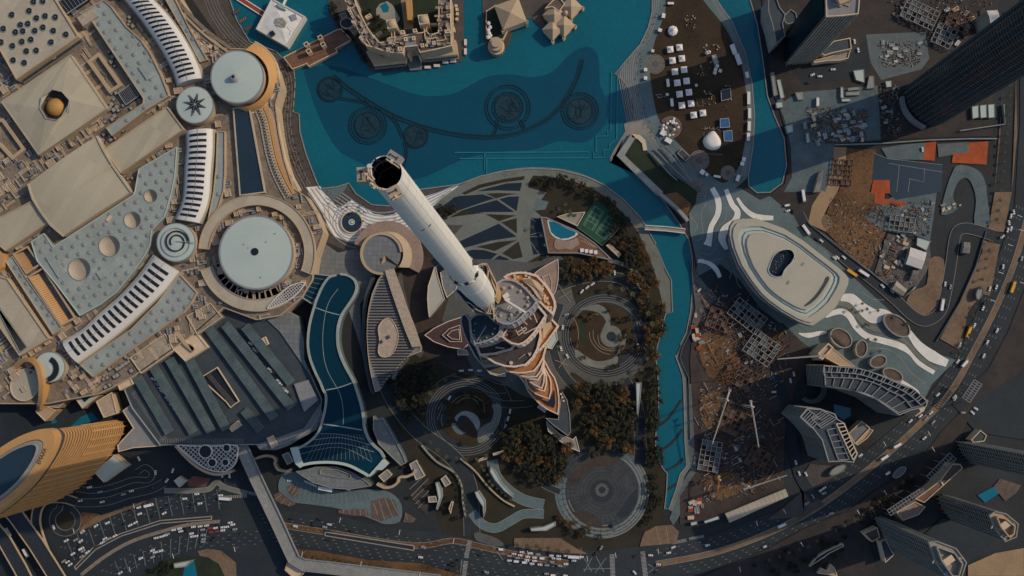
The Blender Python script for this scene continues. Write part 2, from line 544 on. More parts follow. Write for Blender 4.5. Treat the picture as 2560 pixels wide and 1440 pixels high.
# tiled plazas between the mall and the round court
sheet('tiled_plaza', P('782,590 800,600 845,632 905,618 920,560 1000,570 1050,600 1070,640 1040,660 940,690 925,730 900,760 905,880 880,800 860,740 800,690 780,670'), 'tile_deck')
for q, r, w in ((P('820,520 828,560 850,590 885,608 925,595 960,575 1000,570'), 0, 5),):
    lines('plaza_kerb', [cr(q, 6, False), shift_path(cr(q, 6, False), 10)], 2.2, 'kerb')

# ---------------- the tower island
ISL = P('1085,520 1149,463 1200,443 1260,430 1330,423 1400,427 1460,442 1510,464 1558,502 1600,547 1638,612 1660,672 1676,702 1679,778 1662,782 1650,830 1637,890 1643,960 1643,1020 1637,1070 1636,1130 1652,1168 1664,1186 1662,1230 1656,1290 1680,1345 1600,1366 1500,1378 1420,1372 1240,1362 1107,1332 1060,1200 1020,1120 940,960 905,880 915,760 1000,660 1060,600')
sheet('island_ground', ISL, 'lawn')
SHORE = cr(P('1070,545 1110,505 1160,472 1215,449 1270,436 1330,430 1400,434 1455,448 1505,472 1550,508 1592,555 1628,615 1652,672 1664,720 1668,775'), 5, False)
lines('shore_path', [SHORE], 20, 'path')
lines('shore_path_edge', [shift_path(SHORE, -11), shift_path(SHORE, 11)], 1.2, 'kerb')
sheet('sandy_bank', P('1605,560 1640,612 1662,672 1677,702 1680,779 1664,782 1652,740 1640,690 1622,640 1600,590'), 'path')
# petal garden: pale walks with dark basins and lawns between (6x tile at 1060,420)
def Q(s, ox=1060, oy=420, k=6):
    return [(ox+a/k, oy+b/k) for a, b in P(s)]
sheet('garden_walk', Q('330,610 250,780 470,1140 620,1360 700,1440 1500,1440 1750,1300 1860,1280 1750,720 1640,620 1800,420 1900,300 1900,130 1640,110 1500,110 1200,160 900,230 700,320 450,450'), 'path')
for nm, m, s in (
    ('garden_basin', 'pond', '240,590 380,500 450,440 540,420 880,395 1060,455 800,540 560,625 350,700'),
    ('garden_basin', 'pond', '790,350 960,300 1250,230 1470,220 1440,345 1100,335'),
    ('lawn_petal', 'lawn', '930,385 1100,375 1420,385 1250,410 1080,455 '),
    ('garden_basin', 'pond', '1130,470 1260,430 1425,425 1390,650'),
    ('garden_basin', 'pond', '560,640 800,560 1090,480 1360,660 1000,660 700,670'),
    ('lawn_petal', 'hedge', '380,745 560,640 920,675 800,685 560,715'),
    ('lawn_petal', 'hedge', '120,610 260,600 540,630 260,770'),
    ('lawn_petal', 'hedge', '920,690 1380,710 1130,800'),
    ('lawn_petal', 'lawn', '1160,815 1390,750 1395,985'),
    ('garden_basin', 'pond', '470,1130 1120,835 1390,1030 1000,1090 600,1200 500,1195'),
    ('lawn_petal', 'lawn', '780,1185 1100,1110 1400,1080 1060,1245 900,1205'),
    ('lawn_petal', 'lawn', '1170,1280 1420,1100 1480,1335 1340,1370'),
    ('garden_basin', 'pond', '580,1270 720,1225 900,1230 1100,1290 940,1420 700,1440 640,1380'),
    ('garden_basin', 'pond', '1130,1310 1290,1370 1000,1440 960,1440'),
    ('garden_basin', 'pond', '1600,745 1740,760 1860,1280 1640,1300 1590,1060'),
    ('lawn_petal', 'hedge', '1640,110 1900,130 1920,380 1740,340 1560,290 1580,200'),
    ('lawn_petal', 'hedge', '560,380 820,250 1200,165 1510,120 1500,175 1200,215 850,300 620,400'),
):
    sheet(nm, Q(s), m)
lines('garden_path', [Q('1600,1000 1760,960'), Q('1590,1030 1800,1030'), Q('1600,1110 1730,1300'), Q('1600,750 1680,810')], 2, 'path')
sheet('garden_court', Q('1690,460 1870,510 1820,620 1630,645'), 'path_blue')
sheet('garden_sail_bed', Q('590,855 430,1030 250,850'), 'promenade')
# hard ground round the tower
sheet('tower_forecourt', cr(P('1000,680 1060,640 1110,680 1180,650 1260,650 1330,655 1400,640 1420,690 1440,760 1470,790 1500,770 1560,780 1600,810 1622,860 1600,920 1550,960 1480,960 1430,930 1420,960 1380,1000 1310,990 1260,960 1200,940 1130,930 1060,900 1020,860 990,760'), 4), 'paving')
sheet('terrace_painted_shade', P('1003,670 1060,640 1100,655 1130,720 1105,800 1145,850 1190,940 1100,930 1050,895 1060,880 1030,800 1010,720'), 'site_dark')  # tower shadow beside the shaft, put in as a dark sheet
sheet('dark_garden', P('1010,920 1060,890 1120,920 1190,945 1110,960 1070,1010 1060,1080 1010,1060 975,1010 970,960'), 'lawn')

# roundabouts of the tower gardens
def roundabout(cx, cy, r, lanes=4):
    sheet('roundabout_road', ell(cx, cy, r, r*.97, n=64), 'asphalt')
    lines('roundabout_line', [ell(cx, cy, r-4-6*i, (r-4-6*i)*.97, n=64, a0=10*i, a1=330+8*i) for i in range(lanes)], .8, 'kerb')
roundabout(1512, 838, 108); roundabout(1165, 1043, 102); 
sheet('plaza_disc', ell(1505, 1228, 118, n=72), 'paving_dark'); sheet('plaza_rim', sector(1505, 1228, 92, 118, -60, 200, 60), 'path_blue')
lines('plaza_ring', [ell(1505, 1228, r, n=72) for r in (56, 47, 38, 30, 112, 100, 90, 80)], 1.1, 'dark_line')
lines('plaza_ray', [[(1505+62*math.cos(R(a)), 1228+62*math.sin(R(a))), (1505+112*math.cos(R(a)), 1228+112*math.sin(R(a)))] for a in list(range(120, 200, 8))+list(range(20, 110, 9))], 1.3, 'dark_line')
sheet('plaza_disc_centre', ell(1505, 1228, 28, n=40), 'asphalt_dark'); lines('plaza_flower', [[(1505+r*math.cos(R(a)), 1225+r*math.sin(R(a))) for r in (9, 17)] for a in range(0, 360, 15)], 1.0, 'kerb')
lines('garden_terrace_edge', [ell(1505, 1228, r, n=60, a0=-55+k*7, a1=60+k*9) for k, r in enumerate((96, 103, 110, 117))]+[ell(1505, 1228, r, n=40, a0=75, a1=165-k*6) for k, r in enumerate((86, 95, 105, 113))], 1.3, 'tan_line')
sheet('sunken_garden', P('C3', '405,780 430,700 480,640 560,580 640,545 720,540 800,560 760,620 640,620 560,660 500,740'), 'site_dark')
sheet('sunken_garden', P('C3', '455,960 560,950 640,1000 690,1080 600,1060 510,1030'), 'site_dark')
sheet('sunken_garden', P('C3', '880,840 940,780 935,880 880,980 820,1010 780,990'), 'asphalt_dark')
# spiral gardens inside the two roundabouts
def V(s): return [(1360+a/4.235, 660+c/4.235) for a, c in P(s)]
sheet('spiral_lawn', cr(V('265,720 300,600 400,520 560,420 700,430 850,500 930,620 945,760 900,880 820,980 720,1040 560,1030 420,960 320,860'), 4), 'lawn_brown')
sheet('spiral_walk', cr(V('380,480 480,440 580,430 660,480 700,560 705,610 660,615 630,560 560,510 470,490'), 3), 'path')
sheet('spiral_steps', cr(V('330,900 450,980 560,1030 700,1010 780,970 760,1070 600,1100 440,1070 350,1010'), 3), 'path')
sheet('spiral_garden_strip', V('375,620 430,615 445,740 430,860 370,850 380,740'), 'lawn_green')
lines('spiral_kerb', [cr(V('300,560 340,620 365,740 350,880'), 5, False), cr(V('450,600 520,530 580,540'), 4, False), cr(V('520,700 530,800 600,890 720,920 790,900'), 5, False), cr(V('480,720 500,820 590,920 700,960'), 5, False), cr(V('570,750 590,850 680,900 780,880'), 5, False), cr(V('430,1000 560,1080 720,1070'), 5, False), cr(V('400,1010 560,1100 740,1090'), 5, False)], 1, 'tan_line')
lines('spiral_kerb', [ell(1512, 838, r, r*.97, n=40, a0=-160, a1=-20) for r in (88, 92)], .8, 'kerb')
def U(s): return [(1020+a/4.8, 920+c/4.8) for a, c in P(s)]
sheet('spiral_lawn', cr(U('480,480 560,330 700,270 850,260 960,330 1000,420 1010,560 960,650 880,650 830,760 820,920 700,920 560,860 420,760 360,640 480,690'), 4), 'lawn_brown')
sheet('spiral_steps', cr(U('840,760 920,680 1000,640 1030,520 1010,440 1110,440 1120,560 1060,720 980,840 850,900'), 4), 'path')
lines('spiral_kerb', [cr(U(s), 5, False) for s in ('1030,440 1060,560 1000,700 850,820', '1060,430 1090,560 1030,720 860,850', '1010,450 1035,550 980,670 850,790', '1085,430 1110,570 1050,740 900,860', '520,420 640,330 800,340 900,420 920,540', '560,440 680,360 800,380 860,470', '360,500 420,400 480,350', '350,620 400,500 430,440', '420,700 400,600 460,450')], 1, 'tan_line')
lines('forecourt_line', [cr(U(s), 5, False) for s in ('540,90 720,150 960,290 1180,300', '700,150 900,120 1080,190 1230,210', '280,240 420,130 560,80', '960,330 1150,390 1390,390', '1040,455 1200,480 1400,470 1500,450', '1130,180 1200,290 1240,390')], .8, 'kerb')
sheet('court_ring', sector(1528, 841, 12, 27, 0, 359, 40), 'path'); sheet('court_ring', cr(V('660,610 700,615 690,700 650,760 620,770 610,720'), 3), 'path'); sheet('court_ring', cr(V('800,850 870,740 860,840 830,920 760,970 790,900'), 3), 'path'); sheet('court_pit', ell(1528, 841, 12, n=30), 'asphalt_dark')
sheet('court_ring', cr(U('560,600 600,550 680,515 770,535 840,590 865,680 830,755 800,690 740,610 680,570 620,580 590,640'), 3), 'concrete'); sheet('court_ring', cr(U('520,680 560,660 600,710 660,760 700,770 640,800 570,770'), 3), 'path_blue'); sheet('court_pit', ell(1155, 1051, 11, n=30), 'pond')
# drive between the roundabouts and the boulevard
def road(name, path, w, m='asphalt', edge='kerb', ew=1.0, n=6, z=None):
    p = cr(path, n, False)
    lines(name, [p], w, m)
    if edge:
        lines('kerb_line', [shift_path(p, w/2), shift_path(p, -w/2)], ew, edge, hgt=.05)
    return p
road('garden_road', P('965,960 985,1000 1020,1050 1060,1090 1110,1125 1150,1165 1172,1215 1178,1270 1180,1340'), 40)
road('garden_road', P('1230,1150 1240,1190 1270,1225 1310,1250 1360,1262'), 26, 'path_blue')
road('garden_road', P('1180,1280 1205,1310 1240,1320 1280,1300 1310,1285 1360,1285'), 22, 'path_blue')
road('garden_road', P('1260,1080 1300,1150 1350,1205 1400,1230'), 16, 'asphalt')
road('island_road', P('1560,950 1590,1010 1600,1080 1600,1160'), 30, 'asphalt_dark')
road('island_road', P('1380,720 1440,700 1500,690 1560,700 1600,740 1620,790'), 26, 'asphalt')
road('island_road', P('1400,760 1380,830 1390,900 1420,950 1460,985'), 22, 'asphalt')
sheet('garden_terrace', P('C2', '1150,830 1300,700 1290,1000 1160,850'), 'site_dark')

# ---------------- left lower road field
sheet('road_field', P('-300,1010 60,1010 130,1060 330,1110 400,1110 620,1110 640,1180 700,1250 720,1278 853,1295 973,1322 1107,1334 1110,1410 1200,1460 -300,1460'), 'asphalt_dark')
BLV = P('560,1240 707,1277 853,1293 973,1320 1107,1332 1240,1362 1420,1372 1500,1378 1600,1366 1690,1358 1780,1338 1920,1285 2030,1245 2150,1140 2310,1005 2400,880 2455,745 2503,623 2537,513 2550,300 2550,-100 2800,-100 2740,500 2620,800 2470,985 2370,1075 2290,1165 2187,1223 2120,1272 2003,1318 1920,1365 1760,1428 1600,1455 1440,1460 1240,1435 1100,1405 870,1378 727,1355 560,1330')
sheet('boulevard_road', BLV, 'asphalt')
MED = cr(P('700,1312 812,1330 1030,1364 1130,1352 1200,1366 1300,1388 1420,1408'), 4, False)
lines('median_strip', [MED], 13, 'soil')
MED2 = cr(P('1640,1410 1780,1383 1920,1333 2053,1262 2203,1147 2303,1057 2380,975 2440,867 2487,775 2537,655 2575,520'), 5, False)
lines('median_strip', [MED2], 13, 'sand_dark')
lines('median_kerb', [shift_path(MED2, 7), shift_path(MED2, -7), shift_path(MED, 7), shift_path(MED, -7)], 1, 'kerb', hgt=.1)
DASH = MB()
def dashes(path, step=27, ln=6, w=.75, start=0):
    for x, y, dx, dy in along(path, step, start):
        q = [W((x+dx*a-dy*c, y+dy*a+dx*c), 0) for a, c in ((0, -w/2), (ln, -w/2), (ln, w/2), (0, w/2))]
        DASH.flat(q, DZ[0])
LAY[0] += 2; DZ = [.05+.005*LAY[0]]; LAY[0] += 3
N1 = cr(P('640,1268 707,1285 853,1306 973,1332 1107,1348 1240,1376 1420,1388'), 5, False)
for d in (6, 14, 22, 30): dashes(shift_path(N1, d), start=d)
for d in (46, 54, 62, 70): dashes(shift_path(N1, d), start=d)
for d in (-34, -26, -18, 16, 24, 32): dashes(shift_path(MED2, d), start=d+40)
DASH_PATHS = [cr(P('170,1400 260,1330 360,1290 470,1270 560,1262'), 6, False), cr(P('220,1440 330,1375 450,1335 560,1322 650,1320'), 6, False)]
for d in (-36, -28, -20, -12, -4): dashes(shift_path(DASH_PATHS[0], d), start=d+40)
for d in (8, 16, 24, 32, 40): dashes(shift_path(DASH_PATHS[1], d), start=d)
tag(DASH.build('lane_marking', 'marking'), kind='structure')
def zebra(a, b_, w, n, m='marking'):
    bb = MB()
    dx, dy = b_[0]-a[0], b_[1]-a[1]; L = math.hypot(dx, dy); ux, uy = dx/L, dy/L
    for i in range(n):
        t = (i+.5)/n
        c = (a[0]+dx*t, a[1]+dy*t)
        q = [W((c[0]+ux*p-uy*r, c[1]+uy*p+ux*r), 0) for p, r in ((-L/n*.27, -w/2), (L/n*.27, -w/2), (L/n*.27, w/2), (-L/n*.27, w/2))]
        bb.flat(q, DZ[0]+.005)
    tag(bb.build('zebra_crossing', m), kind='structure')
zebra((1175, 1350), (1165, 1395), 11, 13); zebra((1165, 1402), (1160, 1440), 11, 11)
zebra((1530, 1385), (1532, 1440), 12, 16); zebra((1606, 1378), (1614, 1440), 12, 18)
zebra((1680, 1357), (1716, 1350), 8, 14); zebra((1722, 1347), (1760, 1340), 7, 14)
lines('stop_line', [P('1155,1398 1151,1434'), P('1453,1370 1451,1400'), P('1230,1362 1258,1400')], 1.3, 'marking', z=DZ[0])
lines('junction_hatching', [P('1460,1395 1480,1430'), P('1490,1390 1510,1430'), P('1480,1395 1460,1430'), P('1515,1395 1488,1432'), P('1458,1423 1525,1421'), P('1620,1410 1650,1430'), P('1650,1408 1622,1432')], 1, 'marking', z=DZ[0])
# ================================================================ the mall: low podium with halls standing on it
PH = 22.0
POD = P('-300,-200 430,-200 440,-20 470,30 510,75 560,120 610,122 650,128 690,165 703,215 690,262 698,330 712,400 735,470 765,490 790,530 810,580 790,640 782,700 755,745 700,790 640,800 560,770 480,840 330,945 250,985 120,1010 60,1010 -300,1010')
pod = bld('shopping_mall', 'sprawling tan shopping mall podium crowded with ducts and plant, under all the halls', 'mall', POD, PH, 'podium_roof', 'sand_wall', par=1.0, pw=1.0)
def plain(c, size, z, m, name, parent, ang=0):
    b = MB(); b.box(c, size, ang, 0, z)
    return b.build(name, m, parent)
# rooftop plant: six prototypes, copied as parts
UNIT = {}
def unit_mesh(kind):
    if kind in UNIT: return UNIT[kind]
    b = MB()
    if kind == 'air_unit':
        b.box((0, 0), (5, 3.2, 2.4)); b.tube((-1.2, 0, 2.4), (-1.2, 0, 2.7), 1.0, mi=1, n=10); b.tube((1.2, 0, 2.4), (1.2, 0, 2.7), 1.0, mi=1, n=10); ms = ['unit_grey', 'unit_dark']
    elif kind == 'plant_room':
        b.box((0, 0), (8, 6, 3.2)); b.ringwall([(-4, -3), (4, -3), (4, 3), (-4, 3)], .35, 3.1, 3.7, 1); ms = ['unit_tan', 'cream']
    elif kind == 'duct':
        b.box((0, 0), (13, 1.5, 1.6)); b.box((5.7, 2.6), (1.6, 4, 1.5)); b.box((-4, 0), (1.8, 1.9, 1.9)); ms = ['duct']
    elif kind == 'chiller':
        for i in range(3):
            b.box((i*2.2-2.2, 0), (1.9, 4.5, 2.2), mi=0); b.tube((i*2.2-2.2, 0, 2.2), (i*2.2-2.2, 0, 2.4), .8, mi=1, n=8)
        ms = ['metal', 'unit_dark']
    elif kind == 'pipe_run':
        for i in range(3):
            b.box((0, i*1.3-1.3), (16, .55, .6), mi=0, z0=.5)
        for i in range(4):
            b.box((i*4.5-6.8, 0), (.4, 3.6, .5), mi=1)
        ms = ['cream', 'unit_dark']
    else:
        b.box((0, 0), (3, 3, 1.5)); b.box((0, 0), (2.2, 2.2, .5), mi=1, z0=1.5); ms = ['unit_dark', 'unit_grey']
    me = b.build(kind, ms)
    UNIT[kind] = me.data
    bpy.data.objects.remove(me)
    return UNIT[kind]
KINDS = ['air_unit', 'plant_room', 'duct', 'chiller', 'pipe_run', 'vent_box']
def put_unit(kind, p, h, ang, parent, sc=1.0):
    """a piece of rooftop plant as a part of its building; ang in photo degrees"""
    me = unit_mesh(kind)
    o = bpy.data.objects.new(kind, me); COL.objects.link(o)
    x, y = W(p, h); L = parent['_l']
    o.location = (x-L[0], y-L[1], h-L[2]); o.rotation_euler = (0, 0, -R(ang))
    o.scale = (sc, sc, 1)
    o.parent = parent
    return o
def scatter_units(parent, poly, n, h, ang, seed, avoid=(), kinds=None, smin=.6, smax=1.2):
    rnd = random.Random(seed); x0, y0, x1, y1 = box_of(poly); got = []; tries = 0
    while len(got) < n and tries < n*60:
        tries += 1
        p = (rnd.uniform(x0, x1), rnd.uniform(y0, y1))
        if not inside(p, poly) or any(inside(p, a) for a in avoid): continue
        if any(abs(p[0]-q[0])+abs(p[1]-q[1]) < 9 for q in got): continue
        got.append(p)
        put_unit(rnd.choice(kinds or KINDS), p, h, ang+rnd.choice((0, 0, 90, 180)), parent, rnd.uniform(smin, smax))
    return got
def bump_mesh():
    if 'bump' not in UNIT:
        b = MB(); b.frustum((0, 0), 2.3, 0, (0, 0), 2.1, .35, n=14, cap=False); b.dome((0, 0), 2.1, .5, .35, n=14, m=3)
        o = b.build('skylight_dome', 'roof_grey', smooth=False); UNIT['bump'] = o.data; bpy.data.objects.remove(o)
    return UNIT['bump']
def bumps(parent, poly, h, ang, dx, dy, avoid=(), most=100, off=0, r=1.0):
    """low domed rooflights in a skewed grid"""
    c, s = math.cos(R(ang)), math.sin(R(ang)); cx, cy = cen(poly); k = 0
    x0, y0, x1, y1 = box_of(poly); ext = max(x1-x0, y1-y0)
    na, nb = int(ext/dx)+2, int(ext/dy)+2
    for j in range(-nb, nb+1):
        for i in range(-na, na+1):
            u, v = (i+(off if j % 2 else 0))*dx, j*dy
            p = (cx+u*c-v*s, cy+u*s+v*c)
            if k < most and all(inside((p[0]+a, p[1]+b_), poly) for a, b_ in ((6, 0), (-6, 0), (0, 6), (0, -6))) and not any(inside(p, q) for q in avoid):
                o = bpy.data.objects.new('skylight_dome', bump_mesh()); COL.objects.link(o)
                x, y = W(p, h); L = parent['_l']
                o.location = (x-L[0], y-L[1], h-L[2]); o.parent = parent; o.scale = (r, r, 1); k += 1
ALLHALL = []
def hall(name, label, pts, h, roof, wall='sand_wall', **kw):
    ALLHALL.append(pts)
    return bld(name, label, 'mall hall', pts, h, roof, wall, h0=PH-3, **kw)

# square hall with drum rooflights
sq = P('A1', '-150,-80 -130,200 -70,250 125,600 590,275 400,-30 340,-120')
t = hall('mall_hall', 'square pale roof in the top corner dotted with dark round skylights', sq, 31, 'roof_tan')
drum = None
for q in P('A1', '255,15 325,10 222,83 92,112 342,122 418,130 277,137 212,180 157,188 325,207 28,217 265,232 175,235 120,242 403,232 497,260 235,298 168,314 10,318 386,318 97,346 275,380 201,385 102,453 185,472'):
    x, y = W(q, 31); L = t['_l']
    if drum is None:
        b = MB(); b.tube((0, 0, 0), (0, 0, .8), 3.5, 3.3, n=24); r1 = b.build('round_skylight', 'roof_blue'); r1.parent = t
        b = MB(); b.frustum((0, 0), 2.9, .8, (0, 0), 2.4, 1.25, n=24); r2 = b.build('glass', 'dark_glass', r1)
        b = MB()
        for k in range(6):
            a = k*math.pi/3; b.beam((0, 0, 1.3), (2.9*math.cos(a), 2.9*math.sin(a), .95), .1, .12)
        r3 = b.build('glazing_bar', 'unit_grey', r1)
        drum = (r1, r2, r3); r1.location = (x-L[0], y-L[1], 31-L[2])
    else:
        a = dup(drum[0], (x-L[0], y-L[1], 31-L[2]), 0, t)
        for c in drum[1:]:
            d = c.copy(); COL.objects.link(d); d.parent = a
b = MB()
for x, y, dx, dy in along(P('A1', '165,600 600,300'), 5):
    p = W((x, y), 27); b.box(p, (1.1, 2.6, 1.2), -math.atan2(dy, dx), 0, 24)
b.build('louvre_row', 'unit_dark', t)
b = MB(); b.prism([W(q, 24) for q in P('A1', '128,605 600,280 640,305 180,625')], 17, 24); b.build('service_ledge', 'roof_grey', t)

# pyramid hall with the golden dome in an octagonal well
py = P('A1', '530,410 805,815 290,1165 10,765')
oct_ = P('A1', '390,668 468,686 526,752 510,838 430,906 345,892 298,812 312,730')
pts = ccw([W(q, 30) for q in py]); t = thing('mall_hall', 'big square pyramid roof with a golden dome in its octagonal opening', 'mall hall', cen(pts), 17)
ALLHALL.append(py)
b = MB(); b.side(pts, 17, 30); b.build('wall', 'sand_wall', t)
b = MB(); b.ringwall(pts, .8, 29.8, 30.8); b.build('parapet', 'roof_tan', t)
hi = ccw([W(q, 35) for q in oct_])
b = MB()
n8 = len(hi)
def nearest(c, L): return min(range(len(L)), key=lambda i: (L[i][0]-c[0])**2+(L[i][1]-c[1])**2)
idx = [nearest(p, hi) for p in pts]
for i in range(4):
    a, c = pts[i], pts[(i+1) % 4]; j, k = idx[i], idx[(i+1) % 4]
    ring = [j]
    while ring[-1] != k: ring.append((ring[-1]+1) % n8)
    vs = [(*a, 30.02), (*c, 30.02)]+[(*hi[q], 35) for q in ring]
    for m in range(len(ring)-1):
        b.add([vs[0], vs[2+m+1], vs[2+m]], [[0, 1, 2]]) if False else b.add([vs[0], vs[2+m], vs[2+m+1]], [[0, 2, 1][::-1]])
    b.add([vs[0], vs[1], vs[-1]], [[0, 1, 2]])
b.build('roof', 'roof_beige', t)
b = MB(); b.ringwall(hi, .7, 34.5, 35.9); b.build('kerb_ring', 'roof_blue', t)
b = MB(); b.side(hi, 27, 35, flip=True); b.flat(hi, 27); b.build('light_well', 'brown_roof', t)
c = W(P('A1', '415,805')[0], 29); b = MB(); b.dome(c, 9.2, 7.0, 27.2, n=36, m=9); o = b.build('golden_dome', 'golden_dome', t, smooth=True)
b = MB()
for k in range(8):
    a = k*math.pi/4
    b.beam((c[0]+9.3*math.cos(a), c[1]+9.3*math.sin(a), 28), (c[0]+15*math.cos(a), c[1]+15*math.sin(a), 30), .5, .5)
b.build('strut', 'unit_dark', t)

# long blue strip with rooflights beside the pyramid hall
st = P('A1', '600,100 780,0 830,40 950,200 1060,300 1130,400 1210,560 1272,720 1090,832 842,1022 798,960 1075,775 1075,740 690,160')
t = hall('mall_hall', 'long curved blue grey roof with low round skylights between the pyramid and the striped vault', st, 28, 'roof_blue')
bumps(t, st, 28, 55, 25, 27, off=.5)
b = MB(); b.prism([W(q, 29.2) for q in P('A1', '1035,505 1070,480 1165,565 1100,600')], 28, 29.2); b.build('raised_panel', 'roof_blue', t)
b = MB(); b.prism([W(q, 31) for q in P('A1', '575,130 680,75 735,120 620,195')], 20, 31); b.build('plant_room', 'unit_tan', pod)
# sunken terraces
for s, lab in (('650,460 740,390 915,640 820,700', 'sunken rectangular terrace with brown floor between pyramid and blue strip'), ('-40,900 20,885 190,1120 90,1200 -40,1060', 'sunken brown terrace on the far edge below the pyramid roof')):
    q = P('A1', s); pts = ccw([W(c, 26) for c in q]); t = thing('roof_terrace', lab, 'terrace', cen(pts), 17)
    ins = offset(pts, 3.0)
    b = MB(); b.side(pts, 17, 26); b.side(ins, 20.3, 26, flip=True); n = len(pts)
    b.add([(x, y, 26) for x, y in pts]+[(x, y, 26) for x, y in ins], [[i, (i+1) % n, n+(i+1) % n, n+i] for i in range(n)]); b.build('rim_wall', 'sand_wall', t)
    b = MB(); b.flat(ins, 20.4); b.build('floor', 'brown_roof', t)
    scatter_units(t, [((X-0)/1, Y) for X, Y in offset(ccw(q), 5)], 22, 20.4, 55, 5, kinds=['vent_box', 'air_unit'], smin=.3, smax=.6)
    ALLHALL.append(q)
# dark slatted roof panels
def slats(parent, quad, h, n, m='dark_glass', frame='roof_blue', name='louvre_panel', m2='unit_dark'):
    q = [W(c, h) for c in quad]
    b = MB(); b.prism(q, PH-1, h); b.build(name, m, parent)
    b = MB()
    for i in range(1, n):
        a, c = lerp(q[0], q[1], i/n), lerp(q[3], q[2], i/n)
        b.beam((*a, h+.15), (*c, h+.15), .35, .3)
    b.build('slat', m2, parent)
    b = MB(); b.ringwall(ccw(q), .6, h-.1, h+.6); b.build('frame', frame, parent)
slats(pod, P('A1', '885,700 985,625 1045,720 945,790'), 25, 10, m2='roof_grey')
slats(pod, P('A1', '420,20 650,-110 690,-20 500,110'), 26, 9, m2='roof_grey')

# great barrel roof and its two side halls
bv = P('242,340 256,372 282,415 308,452 328,480 158,590 125,562 98,525 80,495 70,460')
t = hall('mall_hall', 'broad low barrel roof, tan, bulging between two flat tan halls', bv, 33, 'roof_beige', par=.8)
lo, hi_ = [(242, 340), (256, 372), (282, 415), (308, 452), (328, 480)], [(70, 460), (80, 495), (98, 525), (125, 562), (158, 590)]
b = MB(); NX_ = 12; rows = []
A_, B_ = resample(lo, 9), resample(hi_, 9)
for a, c in zip(A_, B_):
    rows.append([(*W(lerp(a, c, u/NX_), 33), 33.05+2.5*math.sin(math.pi*u/NX_)) for u in range(NX_+1)])
for i in range(8):
    for u in range(NX_):
        b.add([rows[i][u], rows[i][u+1], rows[i+1][u+1], rows[i+1][u]], [[0, 1, 2, 3]])
b.build('barrel_roof', 'roof_beige', t, smooth=True)
b = MB(); m_ = len(A_)//2
b.ribbon([W(lerp(A_[4], B_[4], u/20), 36) for u in range(21)], .7, 36.2)
for x in (A_, B_):
    b.bar([W(c, 34) for c in x], 1.6, 32, 34.4)
b.build('ridge_kerb', 'roof_tan', t)
q = P('A1', '780,1120 1255,800 1380,970 905,1300'); t = hall('mall_hall', 'flat tan oblong roof running from the barrel roof to the star disc', q, 31, 'roof_beige')
q = P('B1', '-90,260 -20,200 235,70 300,150 355,235 45,445 -90,330'); t = hall('mall_hall', 'flat tan oblong roof at the other end of the barrel roof', q, 31, 'roof_beige')

# blue roof with four round bowls
bl = P('347,423 443,367 441,400 438,440 430,480 418,523 411,543 380,577 376,613 360,643 333,680 290,733 250,763 200,790 140,710 93,653 78,605 110,583 133,617 333,487 337,478')
ho = [ell(377, 490, 16, n=28), ell(331.5, 550, 20.5, n=32), ell(274, 615, 26, n=36), ell(199, 673, 27.5, n=36)]
pts = ccw([W(c, 28) for c in bl]); t = thing('mall_hall', 'large blue grey roof pierced by four round bowls of growing size', 'mall hall', cen(pts), 17)
ALLHALL.append(bl)
hw = [ccw([W(c, 28) for c in q]) for q in ho]
b = MB(); b.side(pts, 17, 28); b.build('wall', 'roof_blue', t)
b = MB(); b.flat(pts, 28, holes=hw); b.build('roof', 'roof_blue', t)
b = MB(); b.ringwall(pts, .7, 27.9, 28.9); b.build('parapet', 'roof_disc', t)
for q in hw:
    c = cen(q); r = math.hypot(q[0][0]-c[0], q[0][1]-c[1]); b = MB()
    pr = [(r, 28), (r*.93, 26.6), (r*.8, 25.0), (r*.6, 23.8), (r*.3, 23.2)]
    for (r0, z0), (r1, z1) in zip(pr[:-1], pr[1:]):
        b.side(ell(c[0], c[1], r0, n=36), z0, z1, flip=True, top=ell(c[0], c[1], r1, n=36))
    b.flat(ell(c[0], c[1], pr[-1][0], n=36), pr[-1][1]); o = b.build('roof_bowl', 'bowl', t, smooth=True)
    b = MB(); b.ringwall(ell(c[0], c[1], r+.5, n=36), .5, 27.9, 28.5); b.build('bowl_kerb', 'roof_grey', t)
bumps(t, bl, 28, 55, 24, 24, avoid=[ell(*cen(q), math.hypot(q[0][0]-cen(q)[0], q[0][1]-cen(q)[1])+8) for q in ho], off=.5)
b = MB(); b.prism([W(c, 29.3) for c in P('B1', '720,605 865,500 910,545 755,660')], 28, 29.3); b.prism([W(c, 29.3) for c in P('B1', '340,490 385,465 500,600 440,650')], 28, 29.3); b.build('raised_panel', 'roof_blue', t)
b = MB(); b.box(W(P('B1', '818,198')[0], 28), (3, 6.5, 1), R(-35), 0, 28); b.build('roof_hatch', 'cream', t)

